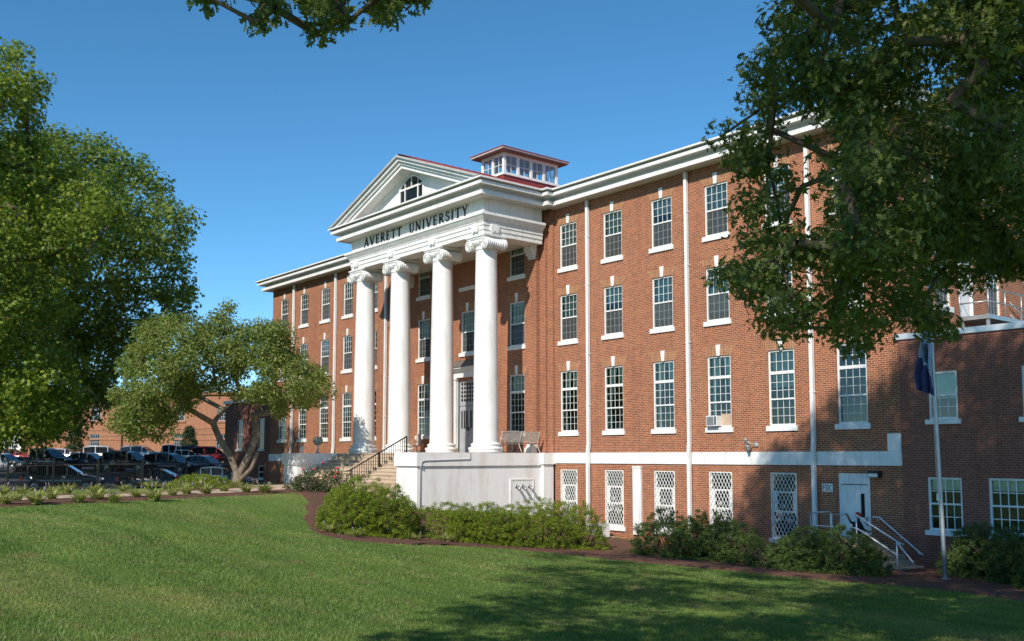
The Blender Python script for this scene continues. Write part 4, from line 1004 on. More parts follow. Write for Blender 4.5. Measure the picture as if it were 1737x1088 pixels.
# ------------------------------------------------------------------ person seated at the top of the service steps
def skin_mesh(name, J, E):
    me = bpy.data.meshes.new(name); me.from_pydata([j[:3] for j in J], E, []); o = bpy.data.objects.new(name, me); C.objects.link(o)
    mod = o.modifiers.new('s', 'SKIN'); mod.use_smooth_shade = True
    for i, j in enumerate(J):
        sv = me.skin_vertices[0].data[i]; sv.radius = (j[3], j[3] * (j[4] if len(j) > 4 else 1)); sv.use_root = (i == 0)
    o.modifiers.new('d', 'SUBSURF').levels = 2; o.modifiers['d'].render_levels = 2
    dg = bpy.context.evaluated_depsgraph_get(); dg.update()
    ne = bpy.data.meshes.new_from_object(o.evaluated_get(dg)); bpy.data.objects.remove(o); ne.name = name; return ne
px0, py0, pz0 = 15.62, -.98, -3.06
J = [(0,0,.12,.15,1.0), (.01,0,.30,.15,1.15), (.03,0,.48,.155,1.15), (.05,0,.60,.09,1.2), (.07,0,.68,.055), (.09,0,.78,.085), (.10,0,.87,.075),
     (.05,-.17,.56,.062), (.00,-.33,.62,.048), (-.10,-.37,.84,.034), (-.13,-.37,.90,.036),
     (.05,.17,.56,.062), (.14,.22,.36,.046), (.36,.16,.30,.032), (.43,.14,.29,.034),
     (.10,-.10,.10,.09), (.46,-.12,.14,.065), (.55,-.12,-.26,.045), (.68,-.12,-.30,.04),
     (.10,.10,.10,.09), (.47,.12,.16,.065), (.56,.12,-.26,.045), (.69,.12,-.30,.04)]
E_ = [(0,1),(1,2),(2,3),(3,4),(4,5),(5,6),(2,7),(7,8),(8,9),(9,10),(2,11),(11,12),(12,13),(13,14),(0,15),(15,16),(16,17),(17,18),(0,19),(19,20),(20,21),(21,22)]
me = skin_mesh('person', J, E_)
bm_v = np.array([v.co[:] for v in me.vertices])
extra = MB()
for hx, hy, hz, dx in ((-.13, -.37, .90, -.3), (.43, .14, .29, 1)):
    for k in range(4):
        yy = hy - .03 + k * .02; l_ = (.07, .085, .08, .06)[k]
        extra.tube([(hx, yy, hz), (hx + dx * l_ * .5, yy, hz + .03), (hx + dx * l_, yy, hz + .0)], [.010, .009, .007], 6)
    extra.tube([(hx, hy - .035, hz - .02), (hx + dx * .04, hy - .06, hz - .0), (hx + dx * .07, hy - .05, hz + .01)], [.011, .010, .008], 6)
extra.lathe([(0, -.02), (.012, -.01), (.014, .0), (0, .02)], (.185, 0, .79), 8, axis='x')
for sy in (-1, 1): extra.lathe([(0, -.006), (.010, 0), (0, .006)], (.165, sy * .032, .815), 8, axis='x'); extra.lathe([(0, -.012), (.028, 0), (0, .012)], (.085, sy * .085, .79), 8, axis='y')
b0 = len(me.vertices)
V2 = [tuple(v.co) for v in me.vertices] + extra.v; F2 = [list(p.vertices) for p in me.polygons] + [[b0 + i for i in q] for q in extra.f]
pm = MB(); pm.v = [(x + px0, y + py0, z + pz0) for x, y, z in V2]; pm.f = F2; pm.sm = [True] * len(F2); pm.m = []
for q in F2:
    c = np.mean([V2[i] for i in q], axis=0)
    arm_bare = (c[1] < -.30 and c[2] > .66) or (c[0] > .24 and c[2] > .24 and abs(c[1]) < .3 and c[2] > .25 and c[0] > .3 and c[1] > .1)
    pm.m.append(0 if (c[2] > .665 or arm_bare) else (1 if c[2] > .22 and c[0] < .3 else 2))
po = pm.build('person', [M['skin'], M['shirt'], M['jeans']], None, loc=(px0, py0, pz0))
tag(po, 'person in dark shirt and orange red cap sitting by the service steps rail', 'person')
m = MB(); m.lathe([(.106, .80), (.112, .84), (.105, .90), (.075, .945), (.03, .965), (0, .968)], (px0 + .085, py0, pz0), 20, cap=False); m.prism([(px0 + .17, py0 - .07), (px0 + .26, py0 - .05), (px0 + .28, py0), (px0 + .26, py0 + .05), (px0 + .17, py0 + .07)], 2, pz0 + .835, pz0 + .85); m.build('cap', M['cap'], po)

# ------------------------------------------------------------------ foliage tools
SHAPES = {
 'oak': np.array([(0,0),(.13,.10),(.05,.20),(.34,.30),(.10,.42),(.40,.62),(.10,.66),(.20,.88),(0,1.0),(-.20,.88),(-.10,.66),(-.40,.62),(-.10,.42),(-.34,.30),(-.05,.20),(-.13,.10)]),
 'star': np.array([(0,0),(.10,.22),(.42,.22),(.20,.45),(.36,.78),(.08,.66),(0,1.0),(-.08,.66),(-.36,.78),(-.20,.45),(-.42,.22),(-.10,.22)]),
 'oval': np.array([(0,0),(.26,.30),(.24,.66),(0,1.0),(-.24,.66),(-.26,.30)]),
 'slim': np.array([(0,0),(.15,.35),(.12,.7),(0,1.0),(-.12,.7),(-.15,.35)])}
def leaf_cloud(name, cent, rad, per, size, shape, mat, parent, seed, up=.5, squash=.75, fold=.0, org=None, tout=.5):
    g = np.random.default_rng(seed); cent = np.asarray(cent, float)
    n = len(cent) * per; c = np.repeat(cent, per, 0)
    d = g.normal(size=(n, 3)); d /= np.linalg.norm(d, axis=1)[:, None]
    rr = (np.repeat(np.broadcast_to(rad, (len(cent),)), per) * g.random(n) ** .45)[:, None]
    P = c + d * rr * np.array([1, 1, squash])
    nrm = d * .55 + g.normal(size=(n, 3)) * .55 + np.array([0, 0, up]); nrm /= np.linalg.norm(nrm, axis=1)[:, None]
    t = g.normal(size=(n, 3)) + d * tout - np.array([0, 0, .35]); t -= (t * nrm).sum(1)[:, None] * nrm; t /= np.linalg.norm(t, axis=1)[:, None]
    b = np.cross(nrm, t); s = size * (.65 + .7 * g.random(n))[:, None, None]
    sh = SHAPES[shape]; k = len(sh)
    V = P[:, None] + s * (sh[None, :, 0, None] * b[:, None] + sh[None, :, 1, None] * t[:, None] - (np.abs(sh[:, 0]) * .5 + sh[:, 1] ** 2 * .22)[None, :, None] * nrm[:, None])
    o0 = ORG.get(parent.name, (0,0,0)) if parent is not None else (org or (0,0,0))
    V = V.reshape(-1, 3) - np.array(o0)
    me = bpy.data.meshes.new(name); me.vertices.add(n * k); me.vertices.foreach_set('co', V.astype(np.float32).ravel())
    me.loops.add(n * k); me.loops.foreach_set('vertex_index', np.arange(n * k, dtype=np.int32))
    me.polygons.add(n); me.polygons.foreach_set('loop_start', np.arange(n, dtype=np.int32) * k); me.polygons.foreach_set('loop_total', np.full(n, k, np.int32))
    me.materials.append(mat); me.update(calc_edges=True)
    return link(name, me, parent, o0 if parent is None else None, o0)
def skeleton(trunk, r0, clumps, seed, r_min=.012, step=1.1, every=1, cap=None):
    g = random.Random(seed); T = [Vector(p) for p in trunk]; nodes = []; par = []; 
    for i, p in enumerate(T):
        if i == 0: nodes.append(p); par.append(-1); continue
        k = max(1, int((p - T[i-1]).length / step))
        for j in range(1, k + 1): nodes.append(T[i-1].lerp(p, j / k)); par.append(len(nodes) - 2)
    nt_ = len(nodes); base = T[-1]
    for c in sorted([Vector(c) for c in clumps][::every], key=lambda c: (c - base).length):
        arr = np.array([n[:] for n in nodes]); dv = np.array(c[:]) - arr; d = np.linalg.norm(dv, axis=1)
        cost = d + np.where(dv[:, 2] < 0, -dv[:, 2] * .8, 0) + np.where(np.arange(len(nodes)) < max(1, nt_ // 3), 4., 0)
        i = int(cost.argmin()); a = nodes[i]; L = (c - a).length; k = max(1, int(L / step))
        for j in range(1, k + 1):
            t = j / k; p = a.lerp(c, t)
            if j < k: p = p + Vector((g.uniform(-1, 1), g.uniform(-1, 1), g.uniform(-.4, 1.2))) * L * .07
            nodes.append(p); par.append(i if j == 1 else len(nodes) - 2)
    w = np.ones(len(nodes))
    for i in range(len(nodes) - 1, 0, -1): w[par[i]] += w[i]
    r = np.maximum(r_min, r0 * (w / w[0]) ** .48)
    if cap: r[nt_:] = np.minimum(r[nt_:], cap)
    mb = MB(); jit = [g.uniform(.9, 1.1) for _ in nodes]
    for i in range(1, len(nodes)):
        p = par[i]; q = par[p] if par[p] >= 0 else p
        n_ = 10 if r[i] > .12 else (6 if r[i] > .04 else 4)
        ra = min(r[p], r[i] * 1.35) if p >= nt_ or i >= nt_ else r[p]
        mb.tube([nodes[p], nodes[i]], [ra * jit[p], r[i] * jit[i]], n_, cap=False)
        if r[i] > .05: mb.lathe([(0, -r[i] * .9), (r[i] * .8, -r[i] * .45), (r[i] * .98, 0), (r[i] * .8, r[i] * .45), (0, r[i] * .9)], nodes[i][:], n_, cap=False)
    return mb
M['leaf_oak'] = leafmat('oak_leaf', [(.070, .105, .034), (.125, .172, .048), (.22, .26, .07)], .52)
M['leaf_bright'] = leafmat('yellow_green_leaf', [(.060, .115, .020), (.165, .235, .032), (.31, .36, .045)], .45, pos=.16)
M['leaf_deep'] = leafmat('deep_green_leaf', [(.075, .135, .030), (.15, .225, .046), (.26, .32, .066)], .48, pos=.14)
M['leaf_crab'] = leafmat('olive_leaf', [(.085, .130, .030), (.18, .235, .055), (.31, .35, .10)], .46, pos=.5)
M['leaf_azalea'] = leafmat('azalea_leaf', [(.07, .13, .016), (.18, .255, .028), (.34, .38, .038)], .42, pos=1.1)
M['leaf_dark'] = leafmat('dark_shrub_leaf', [(.050, .092, .026), (.095, .155, .040), (.17, .22, .06)], .38, pos=1.2)
M['leaf_rose'] = leafmat('rose_leaf', [(.024, .045, .014), (.055, .085, .025), (.09, .105, .04)], .25, pos=1.5)
M['leaf_conifer'] = leafmat('conifer_leaf', [(.015, .035, .012), (.03, .06, .018), (.05, .08, .024)], .1, pos=1.)
M['blade'] = leafmat('grass_blade', [(.11, .165, .040), (.175, .245, .055), (.29, .33, .12)], .40, pos=.35, patchy=True)
M['liriope'] = leafmat('variegated_blade', [(.12, .16, .04), (.32, .34, .10), (.60, .58, .26)], .3, pos=3)
M['bloom'] = simple('rose_petal', (.55, .03, .06), .7, .2, 20)
M['spike'] = simple('lilac_spike', (.22, .17, .23), .9, .2, 20)
CL_T1 = [-291,-179,174,-236,-242,106,-334,-223,240,-222,-162,46,-338,-189,53,-363,-211,80,-381,-213,98,-277,-228,11,-217,-218,125,-328,-189,157,-341,-176,84,-225,-170,159,-313,-171,87,-232,-244,97,-259,-245,51,-271,-188,236,-296,-256,63,-250,-198,9,-195,-219,113,-199,-158,137,-206,-194,61,-214,-209,106,-332,-186,71,-243,-243,207,-376,-228,120,-289,-163,17,-258,-248,222,-218,-228,119,-212,-166,105,-254,-254,210,-363,-218,110,-224,-211,183,-222,-193,186,-196,-183,122,-270,-252,56,-216,-203,65,-349,-183,123,-349,-207,144,-204,-199,83,-283,-254,41,-192,-228,66,-198,-235,74,-248,-251,132,-220,-165,104,-235,-224,136,-210,-201,139,-198,-201,117,-201,-193,53,-301,-167,131,-251,-252,148,-316,-197,44,-246,-241,139,-240,-216,34,-270,-251,48,-355,-226,75,-249,-232,139,-198,-192,92,-359,-239,116,-317,-181,154,-260,-253,187,-228,-250,154,-203,-207,125,-299,-173,145,-215,-203,142,-227,-224,92,-255,-211,11,-266,-232,25,-282,-262,144,-242,-206,26,-185,-211,107,-238,-228,70,-311,-255,31,-216,-229,150,-352,-255,130,-201,-150,136,-333,-158,47,-191,-213,112,-302,-181,164,-220,-184,105,-212,-233,173,-214,-210,153,-259,-254,216,-282,-246,73,-191,-228,159,-193,-198,78,-219,-209,117,-207,-182,108,-382,-221,101,-219,-251,171,-266,-215,8,-256,-248,162,-359,-210,190,-293,-189,242,-227,-230,128,-254,-231,51,-194,-225,172,-234,-207,157,-234,-202,52,-249,-146,129,-287,-155,19,-184,-206,72,-193,-223,79,-242,-215,56,-349,-253,192,-210,-221,122,-204,-211,111,-334,-226,145,-265,-179,218,-285,-181,213,-279,-217,8,-234,-249,180,-279,-263,194,-367,-227,142,-273,-148,141,-247,-259,186,-301,-181,192,-246,-205,48,-215,-201,186,-195,-193,83,-257,-230,138,-251,-205,42,-220,-188,16,-364,-227,28,-350,-249,85,-253,-220,225,-221,-172,78,-267,-152,102,-219,-176,52,-253,-257,176,-220,-164,26,-308,-191,179,-298,-255,19,-226,-239,84,-211,-241,70,-243,-244,70,-328,-177,116,-357,-248,11,-197,-202,85,-240,-251,146,-201,-190,108,-348,-212,73,-275,-148,38,-229,-195,155,-360,-236,249,-202,-207,193,-342,-259,208,-207,-148,131,-290,-261,170,-329,-209,25,-203,-234,66,-255,-250,32,-215,-195,136,-329,-214,54,-252,-249,44,-238,-248,162,-226,-195,13,-220,-193,169,-201,-198,65,-267,-259,200,-221,-185,42,-288,-181,229,-207,-168,112,-349,-211,120,-316,-152,41,-304,-259,93,-292,-175,179,-227,-244,80,-334,-178,149,-205,-230,152,-361,-218,64,-188,-220,76,-218,-187,59,-353,-247,162,-207,-225,58,-359,-237,79,-221,-189,142,-206,-210,176,-247,-240,59,-244,-241,163,-221,-232,116,-314,-194,35,-363,-247,145,-297,-185,180,-341,-223,246,-345,-253,201,-239,-257,182,-339,-247,243,-243,-254,117,-358,-251,207,-331,-218,19,-198,-240,152,-211,-196,111,-216,-223,195,-214,-227,114,-203,-183,43,-350,-252,244,-295,-159,106,-208,-172,30,-226,-160,31,-214,-227,103,-265,-261,143,-224,-204,53,-225,-251,159,-264,-230,43,-365,-243,181,-265,-249,223,-213,-171,142,-226,-192,198,-274,-156,90,-234,-223,153,-324,-166,116,-200,-177,43,-207,-182,102,-345,-198,220,-355,-202,113,-213,-222,111,-294,-264,198,-327,-179,48,-214,-229,190,-189,-210,97,-287,-161,68,-257,-249,70,-219,-177,17,-271,-251,34,-327,-251,243,-364,-235,179,-222,-171,17,-235,-244,112,-283,-156,124,-283,-254,58,-205,-217,122,-235,-233,145,-310,-215,4,-281,-162,63,-209,-222,195,-358,-247,49,-351,-219,33,-205,-230,181,-242,-242,121,-363,-238,89,-296,-260,116,-212,-214,186,-366,-245,231,-321,-196,208,-252,-250,198,-205,-191,120,-259,-236,149,-321,-185,109,-225,-239,158,-208,-205,53,-362,-202,207,-280,-155,156,-266,-246,137,-377,-232,30,-261,-249,17,-202,-249,156,-253,-243,127,-191,-214,84,-244,-201,14,-236,-231,117,-212,-202,197,-291,-251,6,-386,-218,84,-333,-198,236,-226,-176,14,-214,-183,18,-201,-181,87,-258,-246,97,-280,-159,140,-350,-235,114,-212,-197,71,-230,-190,166,-212,-253,174,-201,-180,24,-222,-177,150,-222,-181,70,-270,-150,132,-351,-219,194,-291,-171,170,-256,-196,7,-344,-213,176,-217,-232,91,-279,-241,12,-211,-215,155,-332,-205,49,-341,-203,241,-207,-185,36,-376,-222,78,-293,-189,5,-262,-258,164,-223,-223,105,-268,-261,211,-297,-155,150,-201,-234,160,-231,-209,163,-252,-241,37,-272,-223,24,-354,-222,43,-364,-234,51,-194,-168,120,-218,-187,23,-235,-218,140,-365,-226,66,-361,-242,94,-372,-245,180,-348,-199,106,-321,-189,239,-318,-178,14,-245,-249,103,-335,-260,222,-247,-227,130,-297,-171,120,-242,-215,223,-213,-180,69,-281,-228,20,-219,-209,47,-321,-180,33,-223,-216,145,-214,-188,135,-265,-262,175,-319,-193,177,-211,-249,190,-280,-250,54,-354,-232,152,-359,-222,115,-283,-162,167,-305,-162,141,-236,-230,90,-329,-206,152,-347,-194,120,-323,-216,25,-345,-201,200,-204,-176,109,-289,-253,73,-360,-223,250,-226,-191,177,-274,-249,41,-373,-229,99,-216,-176,109,-310,-257,86,-370,-212,109,-197,-175,139,-191,-203,96,-340,-205,45,-334,-218,248,-248,-242,50,-374,-234,66,-331,-258,245,-280,-153,133,-218,-185,33,-273,-261,168,-251,-214,40,-230,-184,165,-189,-222,93,-376,-228,93,-249,-205,27,-294,-252,86,-369,-245,58,-277,-237,23,-332,-197,21,-338,-219,232,-191,-236,175,-281,-252,96,-196,-214,186,-212,-217,53,-364,-216,69,-201,-211,188,-251,-224,29,-250,-148,160,-231,-235,122,-258,-149,128,-318,-194,163,-343,-193,144,-372,-216,83,-184,-218,72,-276,-155,29,-256,-246,22,-266,-247,127,-239,-219,45,-207,-219,156,-295,-159,130,-194,-190,46,-359,-222,186,-385,-219,232,-327,-212,13,-268,-169,178,-256,-151,157,-219,-195,180,-228,-197,33,-271,-241,12,-211,-226,94,-244,-228,108,-351,-249,78,-188,-226,77,-369,-203,224,-235,-226,48,-206,-227,77,-220,-191,45,-282,-203,241,-329,-182,19,-186,-221,84,-280,-165,116,-214,-180,90,-270,-248,149,-357,-227,235,-359,-221,140,-373,-243,199,-348,-198,63,-250,-253,109,-234,-190,187,-339,-257,151,-346,-229,54,-254,-240,223,-327,-191,42,-354,-177,123,-335,-213,169,-329,-187,222,-211,-188,155,-257,-233,33,-214,-180,76,-198,-202,57,-391,-212,91,-327,-202,182,-213,-212,177,-253,-238,130,-220,-244,193,-373,-201,98,-211,-223,181,-292,-257,54,-192,-221,105,-364,-227,90,-393,-214,230,-204,-235,190,-262,-141,143,-359,-237,240,-372,-192,97,-213,-225,55,-261,-248,144,-297,-167,110,-309,-186,23,-229,-213,61,-238,-246,200,-273,-261,118,-197,-192,33,-241,-243,55,-288,-163,79,-243,-253,195,-260,-240,70,-214,-181,154,-294,-225,5,-276,-253,83,-302,-199,243,-203,-172,33,-354,-187,70,-229,-205,36,-365,-183,118,-215,-216,93,-234,-219,106,-353,-218,180,-259,-237,122,-373,-245,212,-222,-210,208,-312,-165,149,-265,-148,138,-340,-228,164,-350,-248,95,-297,-172,172,-242,-233,67,-361,-196,117,-226,-198,171,-207,-160,147,-373,-243,139,-289,-255,79,-218,-230,57,-353,-235,234,-331,-185,53,-340,-254,220,-218,-184,97,-231,-222,52,-310,-174,136,-241,-227,145,-381,-202,104,-356,-243,58,-210,-191,144,-272,-232,14,-210,-205,157,-267,-223,13,-206,-236,181,-270,-238,31,-199,-232,62,-245,-242,103,-263,-225,22,-309,-177,112,-223,-204,165,-208,-240,193,-353,-221,59,-263,-254,44,-223,-204,22,-341,-199,47,-244,-237,127,-244,-233,52,-380,-226,232,-284,-250,80,-257,-206,7,-310,-155,32,-290,-179,218,-237,-221,98,-206,-192,130,-264,-154,96,-257,-213,26,-198,-219,58,-322,-184,116,-204,-250,182,-208,-197,144,-349,-233,9,-363,-190,98,-311,-157,92,-224,-189,29,-203,-206,187,-367,-237,14,-369,-187,104,-294,-148,41,-218,-200,214,-234,-244,78,-344,-202,155,-263,-259,126,-218,-222,149,-200,-250,171,-230,-234,166,-243,-218,24,-294,-182,7,-287,-255,32,-236,-240,118,-198,-196,40,-235,-205,38,-208,-244,170,-308,-179,24,-353,-220,138,-215,-237,151,-182,-168,129,-365,-251,137,-230,-228,118,-217,-169,154,-243,-244,134,-227,-166,53,-223,-216,137,-215,-213,168,-236,-197,41,-283,-258,94,-236,-218,159,-227,-187,205,-359,-205,140,-251,-259,151,-207,-170,127,-324,-201,151,-186,-187,37,-334,-208,242,-363,-246,29,-352,-246,115,-338,-200,211,-362,-230,155,-214,-215,203,-230,-187,197,-292,-184,164,-203,-197,33,-325,-200,242,-237,-242,148,-213,-202,53,-287,-239,12,-260,-155,109,-298,-257,83,-234,-216,40,-350,-180,103,-321,-200,9,-218,-203,46,-318,-160,65,-276,-249,10,-197,-210,91,-281,-248,59,-232,-244,69,-256,-216,20,-193,-163,128,-188,-211,65,-267,-262,187,-338,-185,77,-250,-150,121,-371,-242,171,-238,-199,34,-256,-258,141,-251,-243,44,-326,-159,56,-354,-255,161,-281,-257,227,-223,-200,122,-311,-154,56,-219,-179,25,-223,-234,105,-362,-191,132,-254,-239,30,-305,-155,39,-232,-239,63,-249,-213,11,-248,-174,9,-196,-203,77,-209,-196,26,-325,-211,231,-246,-246,78,-228,-202,14,-237,-212,142,-305,-157,22,-342,-222,153,-244,-249,113,-224,-216,66,-279,-253,71,-189,-221,63,-373,-238,61,-333,-205,160,-309,-215,247,-273,-155,19,-268,-177,184]
